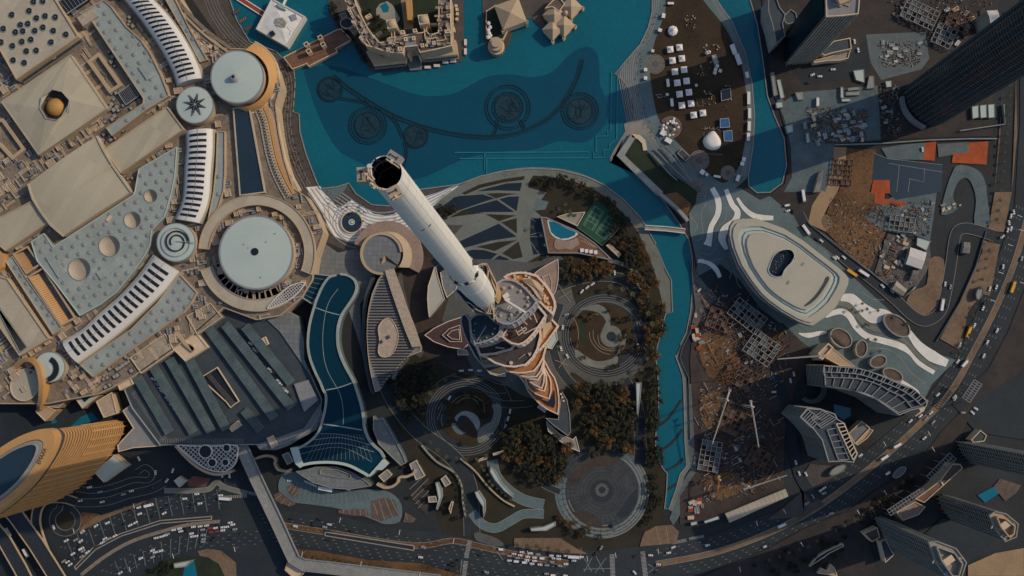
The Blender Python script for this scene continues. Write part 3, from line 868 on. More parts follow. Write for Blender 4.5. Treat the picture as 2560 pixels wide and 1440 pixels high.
# striped vaults
def vault(label, left, right, n, h, rise=7.0, s0=.03, s1=.97):
    K = 60
    A, B = resample(cr(left, 6, False), K+1), resample(cr(right, 6, False), K+1)
    a, c = [W(p, h) for p in A], [W(p, h) for p in B]
    t = thing('striped_vault', label, 'mall hall', cen(a+c), 17)
    ALLHALL.append(A+B[::-1])
    M = 14
    def pt(i, u, lift=0):
        f = i
        i0 = min(int(f), K-1); fr = f-i0
        l = lerp(a[i0], a[i0+1], fr); r = lerp(c[i0], c[i0+1], fr)
        x, y = lerp(l, r, u)
        return (x, y, h+rise*math.sqrt(max(0, 1-(2*u-1)**2))*.999**2+lift)
    b = MB()
    us = [.5-.5*math.cos(math.pi*k/M) for k in range(M+1)]
    for i in range(K):
        for k in range(M):
            b.add([pt(i, us[k]), pt(i, us[k+1]), pt(i+1, us[k+1]), pt(i+1, us[k])], [[0, 1, 2, 3]])
    for i in (0, K):
        v = [pt(i, u) for u in us]+[(c[i][0], c[i][1], 17), (a[i][0], a[i][1], 17)]
        b.add(v, [list(range(len(v)))])
    o = b.build('vault_shell', 'white_shell', t, smooth=True)
    for k in range(n):
        m = (s0+(s1-s0)*(k+.5)/n)*K; hw_ = (s1-s0)/n*K*.23
        b = MB(); uu = [.16+.66*j/12 for j in range(13)]
        for j in range(12):
            b.add([pt(m-hw_, uu[j], .18), pt(m-hw_, uu[j+1], .18), pt(m+hw_, uu[j+1], .18), pt(m+hw_, uu[j], .18)], [[0, 1, 2, 3]])
        o = b.build('glazed_stripe', 'dark_glass', t)
    b = MB(); b.ribbon([pt(i, .5, .3)[:2] for i in range(K+1)], .35, h+rise+.35); b.build('ridge_rail', 'roof_grey', t)
    for e in (a, c):
        b = MB(); b.bar(e, 2.2, 17, h+1.0); b.build('gutter_wall', 'roof_tan', t)
    return t
vault('long striped vault along the promenade, white with dark curved glass bands', P('A1', '880,-80 940,0 1050,130 1150,270 1230,400 1300,530 1335,645'), P('A1', '1060,-90 1130,-20 1230,80 1310,180 1390,300 1450,410 1500,520 1518,592'), 21, 27)
vault('straight short striped vault between the star disc and the spiral disc', P('A1', '1400,990 1405,1120 1395,1250 1385,1440 1365,1540 1320,1645'), P('A1', '1600,970 1598,1120 1585,1280 1575,1440 1550,1560 1500,1675'), 15, 27)
vault('striped vault curving down from the spiral disc to the oval hall', P('B1', '1160,475 1040,640 900,790 750,920 620,1040 475,1125'), P('B1', '1345,600 1230,745 1100,870 960,1000 800,1130 590,1285'), 17, 27)
# roofs flanking the vaults
for s, lab in (('A1 1230,-20 1310,-20 1440,240 1560,450 1500,470 1390,260', 'narrow blue roof with round skylights outside the long striped vault'),
               ('A1 1630,985 1690,985 1690,1300 1680,1430 1640,1560 1560,1650 1600,1440 1620,1250', 'narrow blue roof with round skylights beside the dark canal roof'),
               ('B1 1350,615 1480,755 1440,830 1380,905 700,1390 600,1295 800,1150 980,1030 1180,830', 'broad blue grey roof with skylights outside the lower striped vault')):
    tl, s2 = s.split(' ', 1); q = P(tl, s2); t = hall('mall_hall', lab, q, 26, 'roof_blue'); bumps(t, q, 26, 55, 24, 25, off=.5)
# oblong light well with slanting golden wall, and the roofs beside it
def trench(label, quad):
    q = ccw([W(c, 27) for c in P('B1', quad)]); t = thing('light_well', label, 'light well', cen(q), 17); ALLHALL.append(P('B1', quad))
    o = offset(q, -1.6); ins = offset(q, 1.5); n = len(q)
    b = MB(); b.side(o, 17, 27.5); b.side(q, 27, 27.5, flip=True); b.add([(x, y, 27.5) for x, y in o]+[(x, y, 27.5) for x, y in q], [[i, (i+1) % n, n+(i+1) % n, n+i] for i in range(n)]); b.build('kerb_wall', 'sand_wall', t)
    low = [W(c, 27) for c in P('B1', quad)]
    w0 = [lerp(low[0], low[1], .62), low[1], low[2], lerp(low[3], low[2], .62)]
    b = MB(); b.add([(*low[0], 27), (*low[3], 27), (*w0[3], 20.5), (*w0[0], 20.5)], [[0, 1, 2, 3]]); b.build('slanting_wall', 'sunlit_gold_wall', t)
    b = MB()
    for k in range(1, 26):
        a, c = lerp(low[0], low[3], k/26), lerp(w0[0], w0[3], k/26); b.beam((*a, 27.1), (*c, 20.6), .25, .3)
    b.build('rib', 'brown_roof', t)
    b = MB(); b.flat(w0, 20.6); b.side(ccw(low), 20.3, 27, flip=True); b.build('floor', 'brown_roof', t)  # brown sides against the gold slope: sun and shade put into the colours
trench('short light well with a slanting golden wall near the tan oblong roof', '112,470 205,420 290,540 200,602')
trench('long light well with a slanting golden wall and dark floor beside the bowl roof', '225,640 320,580 552,940 463,992')
q = P('B1', '35,510 100,480 200,640 470,1020 400,1072'); t = hall('mall_hall', 'slim blue strip roof beside the golden light wells', q, 26, 'roof_blue'); bumps(t, q, 26, 55, 24, 40)
q = P('B1', '-120,560 20,640 60,650 370,1100 150,1232 -60,930'); t = hall('mall_hall', 'long tan roof at the edge with a dark slatted strip', q, 29, 'roof_tan')
slats(t, P('B1', '-60,800 0,870 207,1165 150,1207'), 29.6, 30, name='louvre_panel')
b = MB(); b.prism([W(c, 30) for c in P('B1', '-60,430 0,440 35,480 20,560 -20,600 -60,600')], 17, 30); b.build('bay_wall', 'sunlit_gold_wall', t)

# disc roofs
def disc(name, label, c, r, h, roof='roof_disc', base=None, rim='roof_grey', n=64, steps=1):
    w = W(c, h); rr = r*S*(H-h)/H
    t = thing(name, label, 'rotunda', w, 17); ALLHALL.append(ell(c[0], c[1], r))
    b = MB(); b.side(ell(*w, rr, n=n), 17, h-1.4); b.build('wall', 'sand_wall', t)
    b = MB(); b.tube((*w, h-1.4), (*w, h), rr*1.015, rr*1.015, n=n); b.build('eaves', rim, t)
    b = MB(); b.frustum(w, rr*.965, h, w, .6, h+1.6, n=n, cap=True); b.build('roof', roof, t)
    return t, w, rr
t, w, rr = disc('rotunda', 'flat round disc roof with a small cone, beside the stone bridge', (593, 192), 66, 38)
b = MB(); b.frustum(W((587, 196), 39), 4.6, 39, W((587, 196), 39), 2.5, 44.5, n=24); b.build('cone', 'metal', t)
b = MB(); b.tube((*W((587, 196), 39), 44.6), (*W((587, 196), 39), 44.9), 1.5, n=16); b.build('cone_cap', 'dark_glass', t)
# golden skirt round the disc
g0, g1 = (603, 196), (607, 196)
t2 = thing('rotunda_skirt', 'golden sloping curved wall wrapping the disc roof on the lake side', 'curved wall', W(g1, 20), 17)
A = [W(p, 33) for p in ell(600, 196, 72, n=40, a0=-80, a1=95)]; B = [W(p, 22) for p in ell(602, 192, 93, n=40, a0=-68, a1=78)]
B2 = [W(p, 22) for p in ell(602, 192, 96, n=40, a0=-68, a1=78)]
b = MB(); b.side(A[::-1], 33, 22, closed=False, top=B[::-1], flip=True); b.build('sloping_wall', 'sunlit_gold_wall', t2, smooth=True)
b = MB(); n = len(B); b.add([(x, y, 22.5) for x, y in B]+[(x, y, 22.5) for x, y in B2], [[i, n+i, n+i+1, i+1] for i in range(n-1)]); b.side(B2, 17, 22.5, closed=False, flip=True); b.side(B, 21, 22.5, closed=False); b.build('rim', 'cream', t2)
t, w, rr = disc('rotunda', 'round white disc roof marked with a dark many pointed star', (487, 262), 46, 33)
b = MB(); st_ = []
ang0 = [-70, -25, 12, 42, 80, 140, 175, 215, 250]
for i in range(8):
    a = R(-80+45*i+4); st_ += [(487+29*math.cos(a), 261+29*math.sin(a)), (487+11*math.cos(a+R(22)), 261+11*math.sin(a+R(22)))]
b.prism([W(p, 34.9) for p in st_], 33.5, 34.9); b.build('star_window', 'dark_glass', t)
b = MB()
for p in st_[::2]:
    b.beam((*W((487, 261), 35), 35.0), (*W(p, 35), 35.0), .25, .2)
b.tube((*W((487, 261), 35), 34.8), (*W((487, 261), 35), 35.4), 1.1, n=12); b.build('star_rib', 'metal', t)
t, w, rr = disc('rotunda', 'round disc roof marked with a dark spiral line', (440, 606), 48, 33)
def spiral(r0, r1, a0, a1, n=70):
    return [(440+(r0+(r1-r0)*i/n)*math.cos(R(a0+(a1-a0)*i/n)), 605+(r0+(r1-r0)*i/n)*math.sin(R(a0+(a1-a0)*i/n))) for i in range(n+1)]
b = MB(); b.bar([W(p, 35) for p in spiral(14, 30, 150, 720)], 1.15, 33, 35.05); b.build('spiral_skylight', 'dark_glass', t)
b = MB(); b.bar([W(p, 35) for p in spiral(29, 30.5, 715, 722)], 1.0, 33, 35); b.build('spiral_end', 'dark_glass', t)
b = MB(); b.ringwall(ell(*w, 36*S*.965, n=60), .3, 33.9, 34.6); b.build('roof_seam', 'roof_grey', t)
b = MB(); b.beam((*W((440, 603), 35.6), 35.6), (*W((490, 606), 35.6), 35.6), .6, .6); b.build('gantry', 'metal', t)
t, w, rr = disc('rotunda', 'largest round disc roof with a dark hole at its centre, inside the broken ring', (640, 631), 92, 36, n=96)
b = MB(); b.tube((*W((637, 629), 38), 36), (*W((637, 629), 38), 38.1), 3.6, n=28); b.build('centre_opening', 'dark_glass', t)
b = MB()
for q in P('688,584 665,605 652,693 609,611 620,620'): b.box(W(q, 37), (.8, .8, .5), 0, 0, 37)
b.build('roof_vent', 'unit_dark', t)
# broken ring round it
rg = []
for lab, a0, a1, r0, r1, h, m in (('curved ring roof wrapping the largest disc on its upper side', -176, 22, 119, 146, 27, 'roof_tan'), ('curved ring roof wrapping the largest disc on its lower side', 58, 163, 116, 147, 26, 'roof_tan')):
    q = sector(642, 632, r0, r1, a0, a1, 48); rg.append(q)
    t = bld('ring_roof', lab, 'mall hall', q, h, m, 'sand_wall', h0=17, par=.9, pw=.7); ALLHALL.append(q)
q = sector(642, 632, 96, 118, 60, 165, 40); t = bld('ring_gallery', 'dark gallery roof between the largest disc and its lower ring', 'gallery', q, 22, 'podium_roof', 'sand_wall', h0=17, par=.5)
for k in range(12):
    a = 70+8*k; put_unit('duct', (642+107*math.cos(R(a)), 632+107*math.sin(R(a))), 22, a, t, .7)
q = sector(642, 632, 98, 117, -170, 50, 40)
for k in range(26):
    a = -168+8.4*k; put_unit(KINDS[k % 6], (642+108*math.cos(R(a)), 632+108*math.sin(R(a))), 20.3, a+90, pod, .75)
# dark canal roof and fashion avenue
q = P('582,270 624,266 664,482 599,490'); ALLHALL.append([(560, 262), (645, 262), (690, 300), (740, 480), (720, 500), (590, 495)]); t = bld('canal_roof', 'dark blue flat roof strip between the mall and the golden avenue', 'glass roof', q, 25, 'canal_glass', 'sand_wall', h0=17, par=1.0, pw=1.2, rim='roof_tan')
b = MB()
for k in range(1, 16):
    a, c = lerp(q[0], q[3], k/16), lerp(q[1], q[2], k/16); b.beam((*W(a, 25), 25.1), (*W(c, 25), 25.1), .2, .15)
b.build('glazing_bar', 'unit_dark', t)
AV = cr(P('655,268 668,300 676,340 684,380 696,420 712,455 730,488'), 5, False)
t = thing('shopping_avenue', 'golden arcade strip of terraces curving along the promenade', 'arcade', W(AV[12], 20), 17)
for d, w_, h, m, nm in ((-22, 10, 23, 'roof_beige', 'roof_strip'), (-11, 9, 25.5, 'sand_wall', 'upper_terrace'), (0, 8, 24, 'sunlit_gold_wall', 'gallery_roof'), (9, 7, 22, 'sand_wall', 'lower_terrace'), (17, 6, 20.6, 'cream', 'awning_strip')):
    b = MB(); b.bar([W(p, h) for p in shift_path(AV, -d-6)], w_*S*.95, 17, h); b.build(nm, m, t)
for k, (x, y, dx, dy) in enumerate(along(shift_path(AV, -16), 11)):
    b = MB(); b.box(W((x, y), 23), (4.4, 2.0, 2.6), -math.atan2(dy, dx), 0, 19); b.build('shop_bay', ('cream', 'unit_tan', 'pink_roof')[k % 3], t)
for k, (x, y, dx, dy) in enumerate(along(shift_path(AV, 8), 8)):
    b = MB(); b.box(W((x, y), 26), (.6, 4, 1.0), -math.atan2(dy, dx), 0, 24.5); b.build('fin', 'cream', t)
# terraces and kiosks on the lake side of the avenue
AV2 = cr(P('430,-10 470,35 520,82 575,122'), 6, False)
t = thing('shopping_avenue', 'tan arcade of small roofs above the long striped vault by the lake', 'arcade', W(AV2[8], 20), 17)
for d, w_, h, m, nm in ((2, 9, 23.5, 'podium_roof', 'roof_strip'), (-9, 6, 26, 'sand_wall', 'upper_terrace'), (-17, 6, 24, 'unit_tan', 'gallery_roof'), (-26, 8, 22, 'brown_roof', 'lower_terrace')):
    b = MB(); b.bar([W(p, h) for p in shift_path(AV2, -d)], w_*S*.95, 17, h); b.build(nm, m, t)
rnd = random.Random(3)
for d in (-32, -40, -24):
    for x, y, dx, dy in along(shift_path(AV2, -d), 10):
        b = MB(); b.box(W((x, y), 23), (3.2*rnd.uniform(.7, 1.2), 3*rnd.uniform(.6, 1.2), 4*rnd.uniform(.6, 1.2)), -math.atan2(dy, dx), 0, 20); b.build('shop_bay', rnd.choice(('cream', 'unit_tan', 'brown_roof', 'pink_roof')), t)

# entrance with the golden hoop wall and two oval halls
t, w, rr = disc('rotunda', 'pale disc roof with black hatched crescent behind the golden hoop wall', (124, 918), 38, 30)
cq = sector(112, 922, 22, 34, -60, 75, 24); b = MB(); b.prism([W(p, 32.2) for p in cq], 30.2, 32.2); b.build('crescent_window', 'dark_glass', t)
q = ell(63, 962, 36, 42, 25, 48); t = bld('oval_hall', 'beige oval roof lying inside the golden hoop wall', 'hall', q, 24, 'shell_beige', 'sand_wall', h0=0, par=.8, rim='cream')
HP = cr(P('14,926 40,908 62,899 82,902 97,916 103,938 104,962 100,985 92,1005 78,1024'), 6, False)
hp = [W(p, 33) for p in HP]
b = MB(); L_ = len(hp); o_, i_ = shift_path(hp, 2.2), shift_path(hp, -2.2)
hh = [20+16*math.sin(math.pi*min(1, i/(L_-1)*1.02))**.6 for i in range(L_)]
for i in range(L_-1):
    b.add([(*o_[i], hh[i]), (*o_[i+1], hh[i+1]), (*i_[i+1], hh[i+1]), (*i_[i], hh[i])], [[0, 1, 2, 3]])
    b.add([(*o_[i], 0), (*o_[i+1], 0), (*o_[i+1], hh[i+1]), (*o_[i], hh[i])], [[0, 1, 2, 3]])
    b.add([(*i_[i], 0), (*i_[i+1], 0), (*i_[i+1], hh[i+1]), (*i_[i], hh[i])], [[3, 2, 1, 0]])
one('hoop_wall', 'tall golden curved hoop wall at the mall entrance', 'curved wall', b, 'sunlit_gold_wall', hp[20])
# plant between the halls
gaps = [POD]
free = lambda p: inside(p, POD) and not any(inside(p, q) for q in ALLHALL)
rnd = random.Random(11); n_ = 0; pts_ = []
tr = 0
while n_ < 430 and tr < 60000:
    tr += 1
    p = (rnd.uniform(-10, 800), rnd.uniform(-10, 990))
    if not all(free((p[0]+a, p[1]+c)) for a, c in ((6, 0), (-6, 0), (0, 6), (0, -6))): continue
    if any(abs(p[0]-q[0])+abs(p[1]-q[1]) < 8 for q in pts_): continue
    pts_.append(p); n_ += 1
pts_.sort(key=lambda p: -abs(p[0]-300))
STUFF = MB()
for i, p in enumerate(pts_):
    a = 55 if p[0] < 420 else 80
    if i < 330:
        put_unit(KINDS[(i*7+i//5) % 6], p, PH, a+rnd.choice((0, 90)), pod, rnd.uniform(.55, 1.0))
    else:
        put_unit('pipe_run', p, PH, a+rnd.choice((0, 90)), pod, rnd.uniform(.6, 1.0)) if i < 370 else put_unit('vent_box', p, PH, a, pod, rnd.uniform(.8, 1.6))
# ================================================================ the supertall tower
def T1(s): return [(1120+a/6, 640+c/6) for a, c in P(s)]
def T2(s): return [(1120+a/6, 840+c/6) for a, c in P(s)]
GX, GY = 1290.0, 842.0
tw = thing('supertall_tower', 'supertall tower with stepped bronze tiers and a leaning white tubular spire', 'skyscraper', W((GX, GY), 0), 0)
def tier(pts, h, deck, down, wall='tower_glass', rimm='rim', rw=1.1, par=1.3, n=3, floors=True, name='tier'):
    """one setback of the tower: glazed shaft with floor bands, deck and rim"""
    q = ccw([W(p, h) for p in pts])
    b = MB(); b.side(q, down, h); w = b.build(name+'_shaft', wall, tw)
    if floors:
        b = MB(); z = h-4.2; o = offset(q, -.35)
        k = 0
        while z > max(down, h-190) and k < 45:
            b.side(o, z, z+1.1); m = len(q)
            b.add([(x, y, z+1.1) for x, y in o]+[(x, y, z+1.1) for x, y in q], [[i, (i+1) % m, m+(i+1) % m, m+i] for i in range(m)])
            z -= 4.2; k += 1
        b.build('floor_band', rimm, w)
        b = MB(); L_ = 0; o2 = offset(q, -.25)
        for x, y, dx, dy in along(o2+[o2[0]], 2.2):
            b.beam((x, y, max(down, h-190)), (x, y, h), .3, .3)
        b.build('mullion', 'rim', w)
    b = MB(); b.flat(q, h); d = b.build(name+'_deck', deck, tw)
    b = MB(); b.ringwall(q, rw, h-.2, h+par, 0); b.build('rim', rimm, d)
    return q, d
def smooth_(s, f, n=3): return cr(f(s), n)
# low wings and podium leaves first
tier(T2('1060,600 1110,660 1150,720 1200,830 1270,920 1370,1020 1480,1100 1650,1180 1668,1050 1668,920 1645,760 1600,620 1540,540 1450,370 1300,420'), 62, 'bronze', 0, 'bronze', rw=.9, n=1)
b = MB(); b.prism([W(p, 66) for p in T2('1370,940 1520,990 1600,815 1610,1000 1595,1075 1480,1030')], 62, 63.2); b.build('plunge_pool', 'pond', tw)
tier(T2('1160,660 1200,770 1260,830 1330,880 1430,920 1520,945 1550,830 1550,700 1530,620 1450,470 1300,500'), 128, 'bronze', 0, 'bronze', rw=.8)
tier(T2('1240,710 1320,790 1380,815 1450,830 1480,720 1480,600 1440,480 1300,520'), 190, 'bronze', 60, 'bronze', rw=.8)
tier(T2('1220,690 1300,740 1360,770 1410,785 1440,700 1450,600 1430,450 1280,520'), 235, 'pink_roof', 120, 'cream', rw=.7)
tier(T2('1120,620 1220,650 1350,660 1420,560 1445,440 1430,330 1200,440'), 285, 'pink_roof', 150, 'cream', rw=.7)
tier(T2('1000,570 1100,605 1200,625 1330,612 1400,520 1440,380 1440,240 1100,400'), 332, 'pink_roof', 200, 'cream', rw=.7)
tier(T2('830,480 880,525 950,550 1050,562 1150,560 1290,530 1370,440 1430,330 1475,170 1450,60 1250,200 900,350'), 385, 'bronze', 250, 'bronze', rw=.8)
# right fin with louvres
tier(T1('1370,1030 1500,880 1660,1050 1640,1085 1500,1280 1380,1420 1320,1440 1390,1250'), 432, 'bronze', 300, 'bronze', rw=.9)
b = MB()
for k in range(16):
    a, c = lerp((1425, 1010), (1520, 905), k/15), lerp((1435, 1240), (1560, 1060), k/15)
    p, q = T1('%f,%f %f,%f' % (*a, *c)); b.beam((*W(p, 436), 436), (*W(q, 436), 436), .28, .35)
b.build('pergola_slat', 'cream', tw)
# dark wide deck at the foot of the upper shafts
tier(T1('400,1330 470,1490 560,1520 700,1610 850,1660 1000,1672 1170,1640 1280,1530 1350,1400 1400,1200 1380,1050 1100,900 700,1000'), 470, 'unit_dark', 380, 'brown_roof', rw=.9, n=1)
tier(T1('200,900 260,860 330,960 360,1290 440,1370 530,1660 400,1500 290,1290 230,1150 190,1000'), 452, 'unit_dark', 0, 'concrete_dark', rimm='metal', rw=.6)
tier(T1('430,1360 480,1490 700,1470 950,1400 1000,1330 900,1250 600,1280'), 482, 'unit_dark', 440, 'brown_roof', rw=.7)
# bronze terrace on the far side
tier(T1('830,320 880,280 950,255 1050,240 1150,240 1250,262 1340,290 1420,370 1500,470 1570,580 1610,680 1618,760 1600,830 1570,885 1460,790 1350,680 1100,500'), 500, 'bronze', 330, 'bronze', rw=.95)
b = MB()
for x, y in P('1000,300 1050,320 1170,295 1220,320 1010,340 1430,445 1420,495 1450,600 1450,640 1490,635 1465,680 1505,710 1545,775 1500,770 1540,810'):
    b.box(W(T1('%f,%f' % (x, y))[0], 500), (1.15, 1.15, .9), .4, 0, 500)
b.build('terrace_box', 'cream', tw)
b = MB(); b.prism([W(p, 503) for p in cr(T1('1110,350 1230,335 1330,380 1400,450 1425,560 1400,660 1330,600 1250,480'), 3)], 500, 503); o = b.build('louvre_canopy', 'cream', tw)
b = MB()
for k in range(22):
    p, q = T1('%f,%f %f,%f' % (1120+14*k, 350+10*k*.9, 1260+7.5*k, 340+14*k)); b.beam((*W(p, 503.4), 503.3), (*W(q, 503.4), 503.3), .16, .3)
b.build('slat', 'unit_tan', o)
# brown machine deck
tier(T1('800,1210 870,1270 950,1318 1060,1342 1140,1310 1200,1265 1300,1160 1385,1040 1480,890 1340,720 1000,900'), 522, 'deck_brown', 440, 'brown_roof', rw=.8, n=2)
# teal roof on the lower side
tier(T1('320,960 370,900 450,860 580,870 700,960 800,1040 795,1100 780,1160 740,1205 680,1245 600,1280 500,1310 400,1330 365,1240 335,1130'), 546, 'tower_teal', 380, 'concrete_dark', rimm='metal', rw=.7)
# upper roof
AQ, ad = tier(T1('690,560 700,480 740,400 790,365 850,345 950,348 1030,375 1100,420 1180,490 1250,570 1345,682 1295,760 1240,815 1170,862 1120,920 1060,970 940,1030 850,1030 740,990 690,900 660,780'), 562, 'roof_grey', 440, 'tower_glass', rimm='metal', rw=.75)
def drums(s, h, r, hh, f=T1, m='cream', name='drum_vent'):
    for x, y in P(s):
        p = W(f('%f,%f' % (x, y))[0], h)
        b = MB(); b.tube((*p, h), (*p, h+hh), r, n=16, mi=0); b.tube((*p, h+hh), (*p, h+hh+.15), r*.62, n=14, mi=1); b.build(name, [m, 'metal'], tw)
drums('838,485 960,467 1087,530 1195,627 1192,748 1078,836 950,885 788,893', 562, .62, 1.0)
drums('1208,682 918,945', 562, .62, .5, m='dark_glass')
drums('408,1015 470,880 395,1118 700,1088 668,1170 580,1228 487,1268 405,1225 545,1265 395,1180', 546, .5, .7, m='concrete_dark')
# window cleaning crane on the upper roof
b = MB()
p0, p1, p2 = T1('850,650 1165,845 950,560')
b.beam((*W(p0, 567), 567), (*W(p1, 565), 565), .7, .6); b.box(W(T1('870,600')[0], 563), (2.6, 1.8, 3), .6, 0, 562); b.box(W(T1('900,660')[0], 563), (1.6, 1.2, 4), .2, 0, 562)
b.beam((*W(T1('890,790')[0], 566), 566), (*W(T1('960,700')[0], 566), 566), .3, .3); b.beam((*W(T1('930,800')[0], 566), 566), (*W(T1('985,720')[0], 566), 566), .3, .3)
b.build('roof_crane', 'white_shell', tw)
b = MB()
for a, c in (('1020,1110', '1060,1190'), ('1060,1190', '1180,1100'), ('1180,1100', '1160,1070'), ('1160,1070', '1040,1150'), ('1100,1060', '1150,1170'), ('1140,1170', '1370,1050'), ('1180,860', '1280,850'), ('1280,850', '1340,1000'), ('1160,960', '1200,870'), ('1190,1030', '1150,990'), ('1250,950', '1210,900')):
    p, q = T1(a+' '+c); b.beam((*W(p, 527), 527), (*W(q, 527), 527), .38, .5)
b.build('machine_frame', 'rim', tw)
b = MB(); b.beam((*W(T1('430,1280')[0], 550), 549), (*W(T1('570,1050')[0], 550), 550), .35, .4); b.build('roof_crane', 'metal', tw)
b = MB(); b.tube((*W(T2('947,403')[0], 471), 470), (*W(T2('947,403')[0], 471), 471), .95, n=18); b.build('dish', 'cream', tw)
b = MB(); b.beam((*W(T2('1055,345')[0], 472), 471), (*W(T2('1160,272')[0], 472), 471), .22, .3); b.build('pole', 'cream', tw)
b = MB()
for x, y in P('1210,265 1235,270 1225,290 1240,260'): b.box(W(T2('%f,%f' % (x, y))[0], 472), (.6, .8, .8), .4, 0, 470)
b.build('deck_unit', 'white_shell', tw)
b = MB(); b.box(W(T1('780,1380')[0], 483), (4.6, .9, .8), -.15, 0, 482); b.build('roof_crane', 'metal', tw)
b = MB(); b.box(W(T1('865,1185')[0], 525), (1.6, .8, 1.2), .5, 0, 522); b.build('deck_unit', 'cream', tw)
# golden fin wall beside the spire and the dark platform on the other side
tier(T1('570,100 600,130 625,200 680,300 740,420 750,540 720,620 690,640 640,560 565,420 590,300 600,220'), 597, 'sunlit_gold_wall', 520, 'sunlit_gold_wall', rimm='sand_wall', rw=.5, floors=False, name='fin')
for s in ('610,320 690,520 670,560 640,470 615,350', '640,300 735,520 720,540 660,400', '575,430 660,580 640,590 600,520'):
    b = MB(); b.prism([W(p, 598.5) for p in T1(s)], 597, 598.5); b.build('fin_blade', 'sand_wall', tw)
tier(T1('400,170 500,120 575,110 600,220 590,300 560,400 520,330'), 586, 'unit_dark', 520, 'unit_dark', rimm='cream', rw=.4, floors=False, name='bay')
b = MB()
for a, c in (('505,100', '540,420'), ('530,130', '555,430'), ('400,180', '590,110')):
    p, q = T1(a+' '+c); b.beam((*W(p, 592), 590), (*W(q, 592), 590), .25, .4)
b.build('bay_rail', 'cream', tw)
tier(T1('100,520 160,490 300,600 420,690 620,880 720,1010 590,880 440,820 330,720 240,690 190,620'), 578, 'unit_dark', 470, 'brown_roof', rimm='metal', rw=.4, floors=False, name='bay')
tier(T1('240,690 420,700 560,760 660,700 700,900 690,980 600,880 470,820 350,800'), 572, 'brown_roof', 470, 'brown_roof', rimm='rim', rw=.3, floors=False, name='bay')
b = MB()
for a, c in (('640,690', '590,860'), ('665,700', '620,870'), ('690,650', '680,900'), ('590,860', '660,860'), ('690,780', '730,780'), ('700,880', '740,930'), ('680,640', '760,700'), ('100,560', '130,650'), ('250,700', '380,830'), ('420,680', '430,740')):
    p, q = T1(a+' '+c); b.beam((*W(p, 583), 581), (*W(q, 583), 581), .3, .5)
b.build('bay_frame', 'cream', tw)
# spire tube: straight up, leaning only in the picture
def axis(h, px=None):
    k = H/(H-h)
    return ((GX-1280)*S, (720-GY)*S)
ax = axis(0)
SP = [(588, 4.5), (612, 4.5), (640, 4.78), (662, 4.65), (664, 4.35), (690, 4.1), (692, 3.7), (740, 3.3), (790, 2.72), (828, 2.3)]
n = 48
b = MB()
for (z0, r0), (z1, r1) in zip(SP[:-1], SP[1:]):
    b.side(ell(*ax, r0, n=n), z0, z1, top=ell(*ax, r1, n=n))
b.side(ell(*ax, 2.15, n=n), 796, 828, flip=True)
b.add([(x, y, 828) for x, y in ell(*ax, 2.3, n=n)]+[(x, y, 828) for x, y in ell(*ax, 2.15, n=n)], [[i, (i+1) % n, n+(i+1) % n, n+i] for i in range(n)])
sp = b.build('spire', 'spire_white', tw, smooth=False)
b = MB(); b.side(ell(*ax, 2.14, n=n), 790, 827.9, flip=True); b.flat(ell(*ax, 2.14, n=n), 792); b.build('spire_lining', 'dark_glass', sp)
b = MB()
for (z0, r0), (z1, r1) in zip(SP[:-1], SP[1:]):
    z = z0+2
    while z < z1:
        r = r0+(r1-r0)*(z-z0)/(z1-z0); b.side(ell(*ax, r+.02, n=n), z, z+.09); z += 7.5
for k in range(14):
    for (z0, r0), (z1, r1) in zip(SP[:-1], SP[1:]):
        a = R(k*360/14); b.beam((ax[0]+(r0+.01)*math.cos(a), ax[1]+(r0+.01)*math.sin(a), z0), (ax[0]+(r1+.01)*math.cos(a), ax[1]+(r1+.01)*math.sin(a), z1), .025, .03)
b.build('panel_seam', 'roof_disc', sp)
b = MB()
for z in (825.5, 821, 814, 804): b.ringwall(ell(*ax, 2.12, n=n), .12, z, z+.25)
for k in range(10):
    a = R(k*36+9); b.beam((ax[0]+2.05*math.cos(a), ax[1]+2.05*math.sin(a), 795), (ax[0]+2.05*math.cos(a), ax[1]+2.05*math.sin(a), 827), .1, .1)
b.build('inner_frame', 'unit_grey', sp)
def panel_ring(z, r, m, gap, name, hh=3.0, a0=0, cnt=8, seed=1):
    rnd = random.Random(seed)
    b = MB()
    for k in range(cnt):
        aa = a0+360/cnt*k
        A_ = ell(*ax, r, n=4, a0=aa, a1=aa+360/cnt*.8); hz = hh*rnd.uniform(.4, 1.3)
        B_ = ell(*ax, r+.02, n=4, a0=aa, a1=aa+360/cnt*.8)
        b.side(A_, z, z+hz, closed=False); 
    return b.build(name, m, sp)
panel_ring(688, 4.25, 'spire_white', 0, 'cladding_panel', 4, 10)
panel_ring(590, 4.65, 'spire_white', 0, 'cladding_panel', 5, 30)
def on_spire(h, deg, out=0):
    r = next(r0+(r1-r0)*(h-z0)/(z1-z0) for (z0, r0), (z1, r1) in zip(SP[:-1], SP[1:]) if z0 <= h <= z1)+out
    return (ax[0]+r*math.cos(R(deg)), ax[1]+r*math.sin(R(deg)), h), r
for h, deg in ((693, -20), (694, -75), (693, 30), (694, -120)):
    p, r = on_spire(h, deg, .05); b = MB()
    b.tube(p, (p[0], p[1], p[2]+1.8), .75, .2, n=8); b.build('dark_hatch', 'dark_glass', sp)
for h, deg, L_ in ((735, 215, 3.0), (722, 215, 2.4), (707, 10, 2.2)):
    p, r = on_spire(h, deg, .55); b = MB(); b.box((p[0], p[1]), (1.5, 1.3, L_), R(deg), 0, h-L_/2); b.build('service_box', 'unit_dark', sp)
